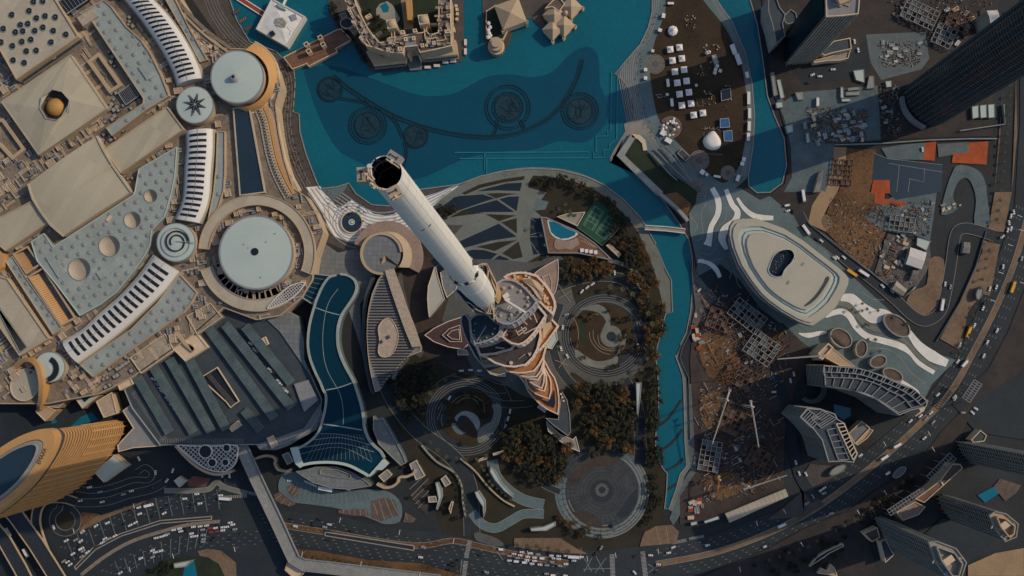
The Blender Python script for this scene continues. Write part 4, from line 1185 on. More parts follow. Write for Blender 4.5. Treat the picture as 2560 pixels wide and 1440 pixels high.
# equipment on the rim of the tube
def rim_unit(px, ang, m, size=(2.0, 1.5, 1.6), z=829):
    p = W(px, z); b = MB()
    b.box(p, size, R(ang), 0, z-size[2]); c, s = math.cos(R(ang)), math.sin(R(ang))
    o = b.build('maintenance_unit', m, tw)
    b = MB()
    for d in (-.35, .05, .4):
        b.box((p[0]+c*.2+s*(size[1]*.5+.25), p[1]+s*.2-c*(size[1]*.5+.25)), (size[0]*1.0, .12, .25), R(ang), 0, z-.6+d)
    b.box((p[0]+s*(size[1]*.5+.1), p[1]-c*(size[1]*.5+.1)), (.35, .5, .9), R(ang), 0, z-.8)
    b.build('arm', 'cream', o)
    b = MB(); b.box((p[0], p[1]), (size[0]*.4, size[1]*.15, .06), R(ang), 0, z+.01); b.box((p[0]+c*.4, p[1]+s*.4), (.2, .5, .06), R(ang), 0, z+.02); b.box((p[0]-c*.6, p[1]-s*.6), (.25, .25, .2), R(ang), 0, z)
    b.build('lid', 'unit_dark', o)
rim_unit((986, 392), -33, 'unit_grey', (1.95, 1.15, 1.6))
rim_unit((903, 436), 92, 'unit_tan', (1.9, 1.15, 1.6))
rim_unit((984, 478), 27, 'unit_tan', (1.7, 1.35, 1.6))
b = MB()
p, q = W((924, 416), 830), W((928, 436), 829); b.tube((*p, 829.5), (*p, 830.4), .28, n=14); b.tube((*q, 829), (*p, 829.6), .16, n=10); b.build('white_tank', 'white_shell', tw)
b = MB(); p = W((934, 393), 830); b.tube((*W((942, 402), 828), 827.5), (*p, 829.5), .28, .03, n=8); b.build('fin_blade', 'dark_glass', tw)
for s in ('918,440 932,452', '921,428 935,448', '924,460 936,470', '925,455 930,468'):
    a, c = P(s); b = MB(); b.beam((*W(a, 829), 828.6), (*W(c, 829), 828.6), .22, .3); b.build('rim_rail', 'cream', tw)
b = MB(); rnd = random.Random(2)
for k in range(9):
    a = R(190+k*9); b.box((ax[0]+2.3*math.cos(a), ax[1]+2.3*math.sin(a)), (.3, .25, .35), a, 0, 827.8+.1*k % .5)
b.build('rim_bracket', 'cream', tw)
for m_, z_ in (('dark_glass', 792), ('white_shell', 791.4)):
    p, q = on_spire(z_-.5, -78, .03)[0], on_spire(z_+.5, -42, .03)[0]; b = MB(); b.beam(p, q, .16, .5); b.build('slot', m_, sp)
# low leaf shaped roofs at the tower foot
def leaf(name, label, cat, pts, h, m, rim='rim', wall='concrete_dark', n=3, inner=None, par=.7):
    q = cr(pts, n) if n > 1 else pts
    t = bld(name, label, cat, q, h, m, wall, h0=0, par=par, pw=.7, rim=rim)
    for k, s in enumerate(inner or []):
        b = MB(); b.prism([W(p, h+1.5+k) for p in s], h-.5, h+1.5+k); o = b.build('inner_leaf', m, t)
        b = MB(); b.ringwall([W(p, h+1.5+k) for p in s], .5, h+1.2+k, h+2.2+k); b.build('rim', rim, o)
    return t
leaf('leaf_roof', 'pink leaf shaped roof pointing up beside the bronze terrace', 'roof', P('1336,683 1350,672 1370,660 1395,647 1397,670 1396,700 1391,725 1383,740 1377,738 1360,720'), 18, 'pink_roof', n=1, inner=[P('1355,692 1373,685 1380,705 1378,728 1365,712')])
leaf('leaf_roof', 'tan sail shaped canopy on the dark terrace under the spire', 'canopy', P('1088,660 1080,685 1070,715 1068,745 1070,775 1073,794 1090,775 1112,747 1104,720 1095,690'), 14, 'shell_beige', n=1, rim='cream')
leaf('leaf_roof', 'grey tiled leaf roof partly hidden by the spire', 'roof', P('1098,668 1120,672 1148,700 1140,725 1117,745 1106,715'), 12, 'tile_deck', n=1)
leaf('leaf_roof', 'red leaf terrace in painted shade with nested leaf outlines at the tower foot', 'terrace', P('1061,838 1085,820 1120,803 1160,790 1170,815 1172,860 1158,874 1120,868 1085,855'), 14, 'red_shaded', n=1, inner=[P('1105,838 1122,822 1150,812 1155,855 1125,855'), P('1117,838 1130,826 1148,822 1150,850 1130,848')])
t = leaf('porch_canopy', 'glass porch roof at the tower foot near three parked cars', 'canopy', P('1143,875 1166,874 1172,888 1144,888'), 8, 'concrete', n=1)
t = leaf('porch_canopy', 'curved grey canopy under the wide dark deck', 'canopy', P('1212,920 1230,932 1250,936 1262,932 1265,941 1245,941 1225,935'), 9, 'concrete', n=1)
t = leaf('porch_canopy', 'pale grey canopy beside the lowest bronze tier', 'canopy', P('1366,840 1390,808 1394,850 1380,873 1368,870'), 9, 'roof_disc', n=1)
t = leaf('porch_canopy', 'tilted white canopy below the lowest bronze tier', 'canopy', P('1350,1009 1368,1022 1362,1032 1343,1018'), 9, 'roof_disc', n=1)
t = leaf('leaf_roof', 'narrow dark leaf terrace with white round vents right of the lowest tier', 'terrace', P('1405,978 1418,1000 1425,1035 1427,1080 1420,1090 1385,1065 1363,1045 1395,1048 1400,1010'), 10, 'roof_dark', n=1, rim='kerb')
for x, y in P('1402,985 1406,993 1409,1002'):
    b = MB(); p = W((x, y), 10); b.tube((*p, 10), (*p, 11.5), 1.0, n=14); b.build('round_vent', 'cream', t)
t = leaf('podium_terrace', 'tan angular bench like terrace stepping down to the trees', 'terrace', P('1365,1052 1400,1085 1432,1098 1440,1090 1445,1110 1450,1130 1425,1120 1395,1100 1370,1078'), 5, 'beige_paving', n=1)
# ================================================================ south of the mall: car park, glass roof, round court, hotel
# round terrace court
t = thing('round_terrace', 'round tiled terrace in a broad tan ring with a wedge notch, under the spire', 'terrace', W((955, 635), 12), 0)
b = MB(); b.prism([W(p, 12) for p in ell(953, 634, 49, n=56)], 0, 12); b.build('tiled_floor', 'tile_deck', t)
b = MB(); q = [W(p, 14) for p in sector(953, 634, 47, 53, 55, 385-30, 56)]; b.prism(q, 0, 14); b.build('inner_ring', 'sand_wall', t)
b = MB(); A_ = sector(968, 640, 62, 88, -160, 28, 48); b.prism([W(p, 9) for p in A_], 0, 9); b.build('tan_ring', 'pink_roof', t)
b = MB(); b.side([W(p, 13) for p in ell(955, 634, 53, n=40, a0=-150, a1=40)][::-1], 13, 9, closed=False, top=[W(p, 9) for p in ell(968, 640, 62, n=40, a0=-160, a1=28)][::-1], flip=True); b.build('sloping_ring', 'sand_wall', t)
b = MB(); p = [W(c, 13) for c in P('962,640 940,684 951,681 968,660')]; b.add([(*p[0], 16), (*p[1], 8), (*p[2], 7), (*p[3], 8)], [[0, 1, 2, 3]]); b.build('notch_painted_lit', 'sunlit_gold_wall', t)
b = MB(); p = [W(c, 13) for c in P('964,640 1000,667 985,672 966,662')]; b.add([(*p[0], 16), (*p[1], 13), (*p[2], 6), (*p[3], 6)], [[0, 1, 2, 3][::-1]]); b.build('notch_painted_dark', 'brown_roof', t)  # gold face and brown face: lit and shaded sides painted by colour
# stepped lens roof with kidney
LN = P('957,684 945,700 930,735 922,770 918,800 917,840 919,880 924,920 931,955 938,980 945,978 960,955 985,930 1005,905 1020,892 1050,880 1053,868 1045,850 1030,820 1015,790 1003,755 992,715 983,690 976,672')
t = bld('lens_roof', 'lens shaped stepped roof of grey louvre bands with a kidney shaped island', 'roof', LN, 13, 'roof_grey', 'concrete', par=.8, rim='sand_wall')
b = MB()
for k in range(40):
    y = 695+k*7.1; xl = 957-40*math.sin(math.pi*min(1, (y-684)/300)); xr = 965+(y-684)*.40 if y < 860 else 1050-(y-860)*.85
    xr = min(xr, 1040)
    if xr-xl < 6: continue
    p, q = W((xl+2, y), 14), W((xr-3, y+.0), 14); b.beam((*p, 14), (*q, 14), 1.1, .7)
b.build('louvre_band', 'dark_line', t)
b = MB(); b.prism([W(c, 15) for c in cr(P('957,800 975,795 990,815 996,840 990,870 975,890 955,893 945,880 948,850 945,820'), 4)], 12, 15); o = b.build('kidney_roof', 'unit_tan', t)
b = MB(); b.ringwall([W(c, 15.5) for c in cr(P('957,800 975,795 990,815 996,840 990,870 975,890 955,893 945,880 948,850 945,820'), 4)], .5, 14.8, 15.7); b.build('rim', 'cream', o)
for q in P('970,843 952,855'):
    b = MB(); b.box(W(q, 15.3), (3.6, 3.2, .8), .5, 0, 15); b.build('roof_hatch', 'roof_dark', o)
BD = P('962,676 984,672 1003,725 1018,770 1036,815 1053,866 1030,868 1012,825 994,775 975,720')
b = MB(); b.prism([W(c, 16) for c in BD], 12, 16); b.build('tan_blade', 'unit_tan', t)
q = P('1022,897 1002,918 985,950 978,945 990,920 1010,895'); bld('ramp_roof', 'grey bar roof at the tip of the lens roof', 'roof', q, 10, 'concrete', 'concrete_dark')
q = cr(P('930,690 912,740 905,800 904,860 908,900 916,940 925,978 935,985 926,950 918,900 914,850 914,800 920,745 938,697'), 2); bld('retaining_wall', 'dark curved wall along the lens roof', 'wall', q, 9, 'roof_dark', 'roof_dark', par=0)
# long blue glass roof
L_ = cr(P('840,688 822,694 806,716 793,745 783,775 774,810 770,843 770,870 776,900 790,935 800,955 808,975 815,990 813,1020 806,1050 795,1082 770,1107 742,1123'), 3, False)
R_ = cr(P('960,1145 950,1128 935,1115 921,1098 911,1072 908,1045 903,1015 894,985 884,955 862,915 848,880 843,850 845,815 855,785 872,760 887,735 891,715 884,698 868,688 850,685'), 3, False)
BE = cr(P('753,1163 785,1157 830,1156 870,1163 905,1180 922,1190'), 4, False)
GP = L_+BE+R_
gp = [W(p, 22) for p in GP]
t = thing('glass_roof', 'long dark blue glass roof, club shaped, with white edge beams', 'glass roof', W((830, 900), 22), 0)
b = MB(); b.side(ccw(gp), 0, 22); b.build('wall', 'concrete_dark', t)
b = MB(); b.flat(gp, 22); b.build('glass', 'teal_glass', t)
for nm, p, w_ in (('edge_beam', L_, 5.5), ('edge_beam', R_, 5.5)):
    b = MB(); b.bar([W(c, 23) for c in p], w_*S, 19, 23.3); b.build(nm, 'roof_blue', t)
b = MB(); b.bar([W(c, 23) for c in BE], 2.6, 19, 23.6); b.build('edge_beam', 'roof_disc', t)
def gl(s, w_=.7, z=22.25):
    b = MB(); b.bar([W(c, z) for c in cr(P(s), 4, False)], w_, 21.9, z); b.build('glazing_line', 'roof_blue', t)
for s, w_ in (('786,768 820,780 852,788', .8), ('815,975 850,968 885,955', .9), ('806,1060 850,1066 905,1075', 1.1), ('845,722 820,760 808,820 808,880 820,930 850,985 858,1030 858,1062', .4), ('800,1084 850,1086 910,1098', .4), ('780,1100 850,1094 925,1112', .5), ('760,1118 850,1108 935,1130', .5), ('750,1135 850,1118 930,1155', .3)): gl(s, w_)
for k in range(16):
    x = 765+k*11; gl('%f,%f %f,%f' % (800+k*7, 1086, x, 1150+.0*k), .16)
for s in ('725,1120 745,1118 750,1140 758,1163 750,1170 738,1160', '955,1150 967,1162 955,1175 940,1175 925,1192 920,1190'):
    b = MB(); b.prism([W(c, 24) for c in P(s)], 0, 24); b.build('end_block', 'roof_disc', t)
q = P('772,682 828,688 782,762 755,745 768,715'); t = bld('glass_roof', 'small dark teal glass roof panel between the ring and the club shaped roof', 'glass roof', q, 19, 'teal_glass', 'concrete_dark', rim='roof_blue', pw=1.2)
b = MB()
for k in range(1, 6):
    a, c = lerp(q[0], q[3], k/6), lerp(q[1], q[2], k/6); b.beam((*W(a, 19), 19.1), (*W(c, 19), 19.1), .3, .2)
b.build('glazing_line', 'roof_blue', t)
# lattice shells
def lattice(label, pts, h, ang, step, m='white_shell', under='unit_dark'):
    q = ccw([W(c, h) for c in pts]); t = thing('lattice_canopy', label, 'canopy', cen(q), 0)
    b = MB(); b.prism(q, h-4, h-1.5); b.build('ceiling', under, t)
    b = MB(); b.ringwall(q, .9, h-1.5, h+.4); b.build('edge_beam', m, t)
    b = MB(); c, s = math.cos(R(ang)), math.sin(R(ang)); cx, cy = cen(q); ext = 60
    for dirn in (0, 1):
        for k in range(-14, 15):
            seg = []
            for j in range(-200, 201):
                u, v = j*.4, k*step
                if dirn: u, v = v, u
                p = (cx+u*c-v*s, cy+u*s+v*c)
                if inside(p, q): seg.append(p)
            if len(seg) > 2: b.beam((*seg[0], h-.3), (*seg[-1], h-.3), .55, .5)
    b.build('lattice', m, t)
    return t
lattice('white leaf shaped lattice canopy on the edge of the broken ring', cr(P('667,772 690,742 715,720 740,708 763,706 750,728 728,748 700,763'), 3), 27, 40, 2.3)
t = lattice('white lattice canopy with round holes beside the footbridge', cr(P('442,1113 480,1114 540,1114 592,1113 594,1140 588,1160 572,1176 550,1181 520,1175 490,1158 465,1137'), 3), 20, -40, 3.2)
for x, y, r in ((513, 1129, 15), (530, 1157, 10), (563, 1156, 8.5), (566, 1120, 9)):
    b = MB(); p = W((x, y), 21); b.tube((*p, 17), (*p, 20.6), r*S*.97, n=28, mi=0); b.build('round_opening', 'dark_glass', t)
    b = MB(); b.ringwall(ell(*p, r*S*1.1, n=28), .7, 17, 21); b.build('opening_ring', 'white_shell', t)
b = MB(); b.bar([W(c, 18) for c in cr(P('440,1114 465,1142 490,1164 520,1181 550,1186 575,1180'), 4, False)], 2.6, 0, 19.5); b.build('lit_rim', 'sand_wall', t)
# car park
CP = P('325,880 345,870 560,770 660,800 700,770 745,790 760,850 760,900 800,985 806,1000 800,1040 780,1070 745,1095 700,1112 630,1112 400,1113 330,1020 305,960')
cp = bld('parking_building', 'large car park roof with dark shading canopies', 'car park', CP, 15, 'roof_dark', 'concrete', par=1.2, rim='roof_blue')
for k, s in enumerate(('338,934 424,1082', '380,912 484,1082', '423,897 528,1080', '468,890 566,1074', '521,820 686,1046', '562,810 729,1020', '612,815 728,958', '610,1024 652,1076')):
    a, c = P(s); dx, dy = c[0]-a[0], c[1]-a[1]; L0 = math.hypot(dx, dy); nx, ny = -dy/L0*12, dx/L0*12
    q = [(a[0]+nx, a[1]+ny), (c[0]+nx, c[1]+ny), (c[0]-nx, c[1]-ny), (a[0]-nx, a[1]-ny)]
    b = MB(); b.prism([W(p, 19) for p in q], 18.4, 19, bottom=True); o = b.build('shading_canopy', 'canopy_shaded_teal', cp)
    b = MB()
    for i in range(12):
        p = W(lerp(a, c, (i+.5)/12), 18.4); b.tube((*p, 15), (*p, 18.4), .2, n=6)
    b.build('post', 'metal', o)
    b = MB()
    for i in range(1, 30):
        u, v = lerp(q[0], q[1], i/30), lerp(q[3], q[2], i/30); b.beam((*W(u, 19), 19.05), (*W(v, 19), 19.05), .1, .1)
    b.build('seam', 'dark_line', o)
for s, h, m, nm in (('B1 1400,930 1580,832 1668,940 1480,1070', 23, 'roof_dirty', 'stair_block'), ('B1 975,1242 1240,1062 1310,1190 1060,1362', 23, 'roof_dirty', 'stair_block'), ('B1 1245,1075 1400,985 1480,1065 1560,1165 1392,1272 1310,1190', 21, 'cream', 'plant_block'), ('B1 845,1345 935,1300 1000,1440 900,1490', 20, 'cream', 'plant_block'), ('C1 1715,325 1785,275 1812,310 1740,360', 18, 'cream', 'stair_block'), ('C2 80,405 125,385 165,455 120,485', 18, 'cream', 'stair_block'), ('B2 0,1120 70,1085 95,1140 30,1175', 18, 'cream', 'stair_block')):
    tl, s2 = s.split(' ', 1); q = ccw([W(c, h) for c in P(tl, s2)]); b = MB(); b.prism(q, 15, h); o = b.build(nm, m, cp)
    b = MB(); b.ringwall(q, .6, h-.1, h+.9); b.build('parapet', 'cream', o)
for s in ('1300,1050 1330,1040 1400,1130 1460,1170 1440,1200 1380,1150', '1410,1140 1440,1140 1460,1185 1440,1195'):
    b = MB(); b.prism([W(c, 23.5) for c in P('B1', s)], 20, 23.5); b.build('lit_bulkhead', 'sand_wall', cp)
q = P('500,945 545,917 600,1003 590,1010 578,1020 566,1005'); b = MB(); qq = ccw([W(c, 15) for c in q]); b.ringwall(qq, .8, 14.5, 17.2); b.build('void_kerb', 'cream', cp)
b = MB(); b.prism(offset(qq, .8), 14, 15.3); b.build('void', 'dark_glass', cp)
q2 = ccw([W(c, 17) for c in P('515,940 525,934 590,1010 580,1018')]); b = MB(); b.prism(q2, 15, 16.4); b.build('void_bridge', 'unit_dark', cp)
LQ = MB()
for k in range(46):
    x = 400+k*4.6
    if x < 620: LQ.flat([W(c, 15) for c in ((x, 1096), (x+.8, 1096), (x+.8, 1108), (x, 1108))], 15.06)
for k in range(30):
    p = lerp((328, 985), (405, 1100), k/29); q_ = (p[0]+12, p[1]-8); a = (q_[0]-p[0], q_[1]-p[1]); LQ.flat([W(c, 15) for c in (p, q_, (q_[0]+.4, q_[1]+.7), (p[0]+.4, p[1]+.7))], 15.06)
LQ.build('bay_marking', 'marking', cp)
rnd = random.Random(9)
q = P('668,800 700,772 745,792 758,845 756,890 790,960 700,830'); b = MB(); b.prism([W(c, 16.4) for c in q], 14, 16.4); b.build('tiled_deck', 'tile_deck', cp)
b = MB(); b.prism([W(c, 16) for c in P('640,1112 760,1070 800,1010 808,1040 790,1075 745,1100 720,1115 690,1125 650,1125')], 14, 16); b.build('tiled_deck', 'tile_deck', cp)
b = MB(); b.prism([W(c, 17.5) for c in P('735,960 770,950 795,1000 760,1030')], 14, 17.5); b.build('raised_deck', 'roof_grey', cp)
# blocks between mall edge and the hotel
for lab, s, h, m, cat in (('low pale roof with a square blue pool light, beside the car park', 'C1 545,80 650,10 740,90 620,185', 14, 'roof_disc', 'roof'), ('grey hall roof below the golden hoop wall', 'C1 290,110 480,10 600,-40 640,20 540,90 440,180 350,170', 13, 'roof_grey', 'roof'), ('small tan rooftop cluster at the foot of the hoop wall', 'C1 265,205 320,150 420,200 340,280', 14, 'sand_wall', 'roof'), ('grey green flat roof next to the golden tower', 'C1 890,510 880,460 1000,330 920,200 990,150 1215,465 1000,480', 12, 'roof_grey', 'roof'), ('pale square flat roof in front of the golden tower', 'C1 705,660 860,530 960,610 780,738', 9, 'roof_disc', 'roof'), ('square grey kiosk roof near the red cafe seats', 'C1 1305,725 1350,690 1400,725 1345,775', 6, 'roof_disc', 'kiosk'), ('tan block with dark crate roof beside the blue pool', 'C1 720,130 840,60 880,220 780,255', 14, 'unit_tan', 'block')):
    tl, s2 = s.split(' ', 1); bld('low_building', lab, cat, P(tl, s2), h, m, 'sand_wall', par=.8, rim='cream')
b = MB(); q = [W(c, 14.5) for c in P('C1', '590,85 645,45 690,90 635,135')]; b.prism(q, 13, 14.6); one('roof_light', 'square teal rooflight set in a pale roof', 'roof light', b, 'teal_glass', q[0])
sheet('pool_court', P('C1', '270,205 480,60 760,150 880,230 620,300 380,340'), 'asphalt_dark'); sheet('hotel_pool', P('C1', '520,330 600,250 690,210 735,270 640,295'), 'pool_water')
sheet('hotel_pool', P('C1', '375,265 410,250 430,290 390,300'), 'pool_water')
# golden hotel tower
HT = cr(P('129,1086 131,1100 121,1130 97,1170 60,1217 5,1265 -70,1312 -120,1318 -130,1290 -110,1240 -60,1172 0,1128 50,1098 95,1081 118,1079'), 3)
hh = 146.0
q = ccw([W(p, hh) for p in HT])
t = thing('hotel_tower', 'tall golden curved hotel tower leaning over the lower corner', 'skyscraper', cen(q), 0)
b = MB(); b.side(q, 0, hh); b.build('glass_wall', 'deck_brown', t)
b = MB(); m = len(q); z = 8.0; o = offset(q, -.75)
while z < hh-14:
    b.side(o, z, z+1.9); b.add([(x, y, z+1.9) for x, y in o]+[(x, y, z+1.9) for x, y in q], [[i, (i+1) % m, m+(i+1) % m, m+i] for i in range(m)]); b.add([(x, y, z) for x, y in o]+[(x, y, z) for x, y in q], [[i, m+i, m+(i+1) % m, (i+1) % m] for i in range(m)])
    z += 5.0
b.build('balcony_band', 'sunlit_gold_wall', t)
b = MB(); o2 = offset(q, -.8)
for x, y, dx, dy in along(o2+[o2[0]], 8.0): b.box((x, y), (1.5, .9, hh-16 if x < -470 or y < -166 else hh-70), math.atan2(dy, dx), 0, 0)
b.build('vertical_rib', 'sunlit_gold_wall', t)
b = MB(); o = offset(q, -2.2); b.side(o, hh-11, hh+1); i4 = [lerp(cen(q), c, .8) for c in q]; m = len(q)
b.add([(x, y, hh+1) for x, y in o]+[(x, y, hh+1) for x, y in i4], [[i, (i+1) % m, m+(i+1) % m, m+i] for i in range(m)]); b.build('crown_band', 'sunlit_gold_wall', t)
b = MB(); b.side(offset(q, -2.3), hh-15, hh-11); b.build('dark_band', 'unit_dark', t)  # dark band flush under the crown, not recessed
qc = cen(q); insc = lambda f: [lerp(qc, c, f) for c in q]
b = MB(); b.prism(insc(.78), hh-4, hh+2); b.build('roof_ledge', 'roof_grey', t)
b = MB(); i8 = insc(.7); b.ringwall(i8, .8, hh+1.9, hh+4); b.build('roof_rail', 'kerb', t)
b = MB(); b.prism(insc(.66), hh, hh+2.8); b.build('roof_glass', 'canal_glass', t)
def lettering(name, body, size, loc, rz, m, parent=None, depth=.1, rx=0):
    cu = bpy.data.curves.new(name, 'FONT'); cu.body = body; cu.size = size; cu.extrude = depth; cu.align_x = 'CENTER'; cu.align_y = 'CENTER'
    o = bpy.data.objects.new(name, cu); COL.objects.link(o); cu.materials.append(MATS[m])
    L = parent['_l'] if parent is not None else (0, 0, 0)
    o.location = (loc[0]-L[0], loc[1]-L[1], loc[2]-L[2]); o.rotation_euler = (rx, 0, rz)
    me = bpy.data.meshes.new_from_object(o.evaluated_get(bpy.context.evaluated_depsgraph_get()))
    r = bpy.data.objects.new(name, me); COL.objects.link(r); r.location = o.location; r.rotation_euler = o.rotation_euler
    bpy.data.objects.remove(o); bpy.data.curves.remove(cu); r.name = name
    if parent is not None: r.parent = parent
    return r
a, c = W((97, 1159), hh+1.1), W((114, 1122), hh+1.1)
lettering('sign_lettering', 'EMAAR', 4.6, (*lerp(a, c, .5), hh+1.25), math.atan2(c[1]-a[1], c[0]-a[0]), 'unit_dark', t)
# viaducts and footbridge
def deckway(label, path, w, h, m='roof_grey', rim='cream', cat='bridge', name='footbridge', n=1, rimh=1.6):
    p = cr(path, n, False) if n > 1 else path
    q = [W(c, h) for c in p]; t = thing(name, label, cat, q[0], 0)
    b = MB(); b.prism(ribbon_poly(q, w*S*(H-h)/H), h-1.6, h, bottom=True); b.build('deck', m, t)
    for s_ in (1, -1):
        b = MB(); b.bar(shift_path(q, s_*w*S*.48), .8, h-1.2, h+rimh); b.build('parapet', rim, t)
    b = MB()
    for x, y, dx, dy in along(q, 38, 10): b.tube((x, y, 0), (x, y, h-1.6), 1.2, n=10)
    b.build('pier', 'concrete', t)
    return t, q
t, q = deckway('long grey covered footbridge with a bend over the boulevard', P('602,1112 640,1195 690,1300 735,1398 760,1412 900,1428 1000,1440 1100,1452'), 30, 12, 'concrete', 'roof_grey')
b = MB()
for x, y, dx, dy in along(q, 2.4): b.box((x, y), (.25, 11, .25), math.atan2(dy, dx), 0, 12)
b.build('roof_seam', 'roof_grey', t)
deckway('metro viaduct with golden lit edge walls in the lower corner', P('-20,1225 40,1290 90,1360 140,1440 170,1490'), 40, 9, 'asphalt_dark', 'sand_wall', name='viaduct', cat='viaduct', rimh=.9)
deckway('second viaduct lane with a thin golden edge in the lower corner', P('-40,1290 10,1350 50,1420 70,1460'), 34, 9, 'asphalt_dark', 'sand_wall', name='viaduct', cat='viaduct', rimh=.9)
deckway('curving ramp wrapping round the loop below the golden tower', P('150,1440 118,1390 98,1340 90,1300 98,1265 120,1248 160,1246 190,1255'), 22, 6, 'asphalt', 'sand_wall', n=4, name='ramp', cat='ramp')
q = P('700,1290 735,1398 720,1410 690,1320 650,1205 665,1200'); 
bld('low_building', 'slim dark building edge under the footbridge', 'block', P('718,1405 760,1420 758,1436 740,1450 712,1425'), 8, 'cream', 'sand_wall')
# ================================================================ the lake: fountain, old town islands, park island
def K1(s): return [(800+a/6.4, c/6.4) for a, c in P(s)]
# fountain machinery in the basin
t = thing('fountain', 'dark ring and arc framework of the great fountain lying in the lake', 'fountain', W((1130, 280), 0), 0)
def fring(c, r0, r1, z=.9, nm='nozzle_ring', spokes=0):
    b = MB(); w = W(c, z); a, o = ell(*w, r0*S, n=56), ell(*w, r1*S, n=56)
    for rr in (r0, r1):
        b.ringwall(ell(*w, rr*S, n=56), .5, .5, z)
    n = 40
    for k in range(n):
        x, y = math.cos(2*math.pi*k/n), math.sin(2*math.pi*k/n); b.beam((w[0]+x*r0*S, w[1]+y*r0*S, z-.15), (w[0]+x*r1*S, w[1]+y*r1*S, z-.15), .35, .3)
    b.build(nm, 'fountain_metal', t)
def fnet(c, r, seed):
    rnd = random.Random(seed); b = MB(); w = W(c, .8)
    for k in range(16):
        a, d = rnd.uniform(0, 6.28), rnd.uniform(0, 6.28); r1, r2 = rnd.uniform(.2, 1), rnd.uniform(.3, 1)
        b.beam((w[0]+math.cos(a)*r1*r*S, w[1]+math.sin(a)*r1*r*S, .7), (w[0]+math.cos(d)*r2*r*S, w[1]+math.sin(d)*r2*r*S, .7), .3, .3)
    b.prism(ell(*w, r*S, n=40), .3, .42, 0)
    b.build('nozzle_net', 'fountain_metal', t)
for c, r in (((825, 223), 32), ((1040, 340), 31)):
    fring(c, r-4, r); fnet(c, r-4, int(r))
for c, r in (((920, 313), 48), ((1451, 277), 47)):
    fring(c, r-7, r); fring(c, r-16, r-13); fnet(c, r-17, int(r)+2)
fring((1270, 268), 50, 57); fring((1270, 268), 32, 39); fnet((1270, 268), 31, 5)
AR = cr(P('835,190 870,220 925,256 975,285 1028,307 1090,326 1140,336 1200,342 1250,341 1300,331 1345,312 1385,285 1420,240 1443,197 1457,148'), 6, False)
AR2 = [cr(P('850,246 880,250 910,256 935,268'), 4, False), cr(P('968,285 990,305 1003,330 1008,345'), 4, False), cr(P('1012,355 1017,380 1010,420'), 4, False), cr(P('1245,300 1240,325 1230,342'), 4, False), cr(P('1300,300 1312,322'), 3, False)]
for p, w_ in [(AR, 9)]+[(q, 6) for q in AR2]:
    b = MB()
    for d in (-w_/2, w_/2): b.bar([W(c) for c in shift_path(p, d)], .7, .4, .9)
    for x, y, dx, dy in along(p, 5): b.beam((*W((x-dy*w_/2, y+dx*w_/2)), .8), (*W((x+dy*w_/2, y-dx*w_/2)), .8), .35, .3)
    b.build('nozzle_arc', 'fountain_metal', t)
# low walkways under the water edge
def pier_(label, s, tl='A3', z=.9):
    q = P(tl, s); b = MB(); pp = [W(c) for c in q]; b.bar(pp, 1.0, 0, z); one('jetty_edge', label, 'jetty', b, 'jetty_teal', pp[0])
pier_('thin pale jetty outline along the fountain, horizontal pair', '-430,1145 -210,1145 575,1140')
pier_('thin pale jetty outline beside the bridge end, inner line', '-395,1190 575,1185')
pier_('stepped thin jetty outline at the corner of the lake', '745,540 740,980 715,985 715,1020 630,1025 630,1140 610,1140 612,1185 690,1180 690,1130 730,1120 730,1085 785,1045 790,560')
pier_('short pair of jetty posts reaching from the tower island shore', '-205,1145 -205,1275')
pier_('short jetty post parallel to the first at the tower island shore', '-190,1190 -190,1305')
# stone bridge with gate towers
q = P('A2', '205,430 600,225 640,215 720,300 602,365 612,390 395,502 382,480 272,522'); t = bld('stone_bridge', 'brown stone bridge with four open gate towers between mall and old town', 'bridge', q, 4, 'timber', 'sand_wall', par=.9, rim='cream')
for x, y in P('765,110 771,127 800,93 807,110'):
    b = MB(); w = W((x, y), 12); p = [(w[0]+a, w[1]+c) for a, c in rect(0, 0, 4.4, 4.0, 28)]; b.ringwall(p, .7, 4, 12); b.build('gate_tower', 'cream', t)
b = MB()
for s in ('730,160 860,108', '735,168 862,118', '742,148 848,100'):
    a, c = P(s); b.beam((*W(a, 4.2), 4.2), (*W(c, 4.2), 4.2), .5, .5)
b.build('path_band', 'red_paving', t)
# white glass pavilion on the water
q = [(680, -4), (764, 42), (718, 118), (640, 73)]
t = thing('lake_pavilion', 'white square pavilion roof with folded facets floating on the lake', 'pavilion', W((703, 58), 8), 0)
b = MB(); p = [W(c, 8) for c in q]; b.prism(p, .2, 8.0); b.build('roof_slab', 'white_shell', t)
b = MB(); b.ringwall(ccw(p), 1.3, 7.8, 8.9); b.build('edge_beam', 'white_shell', t)
pk = [W(c, 11) for c in P('700,40 722,52 706,76 684,60')]
b = MB(); i = [lerp(p[k], W((703, 58), 8), .12) for k in range(4)]
for k in range(4): b.add([(*i[k], 8.02), (*i[(k+1) % 4], 8.02), (*pk[(k+1) % 4], 10.2), (*pk[k], 10.2)], [[0, 1, 2, 3]])
b.add([(*c, 10.2) for c in pk], [[0, 1, 2, 3]]); o = b.build('folded_roof', 'white_paving', t)
for s, m in (('690,10 705,8 714,25 700,20', 'roof_blue'), ('672,80 682,76 688,84 678,92', 'dark_glass'), ('724,38 738,34 742,46 730,52', 'grey_paving'), ('690,45 706,44 716,56 712,68 694,64 686,56', 'concrete')):
    b = MB(); b.prism([W(c, 11) for c in P(s)], 8, 11); b.build('roof_facet', m, t)
b = MB()
for a, c in (((690, 50), (712, 62)), ((708, 48), (694, 66)), ((688, 60), (708, 68)), ((700, 45), (712, 55)), ((730, 75), (732, 82)), ((720, 64), (735, 74))):
    b.beam((*W(a, 11.5), 11.3), (*W(c, 11.5), 11.3), .35, .4)
b.build('roof_frame', 'cream', t)
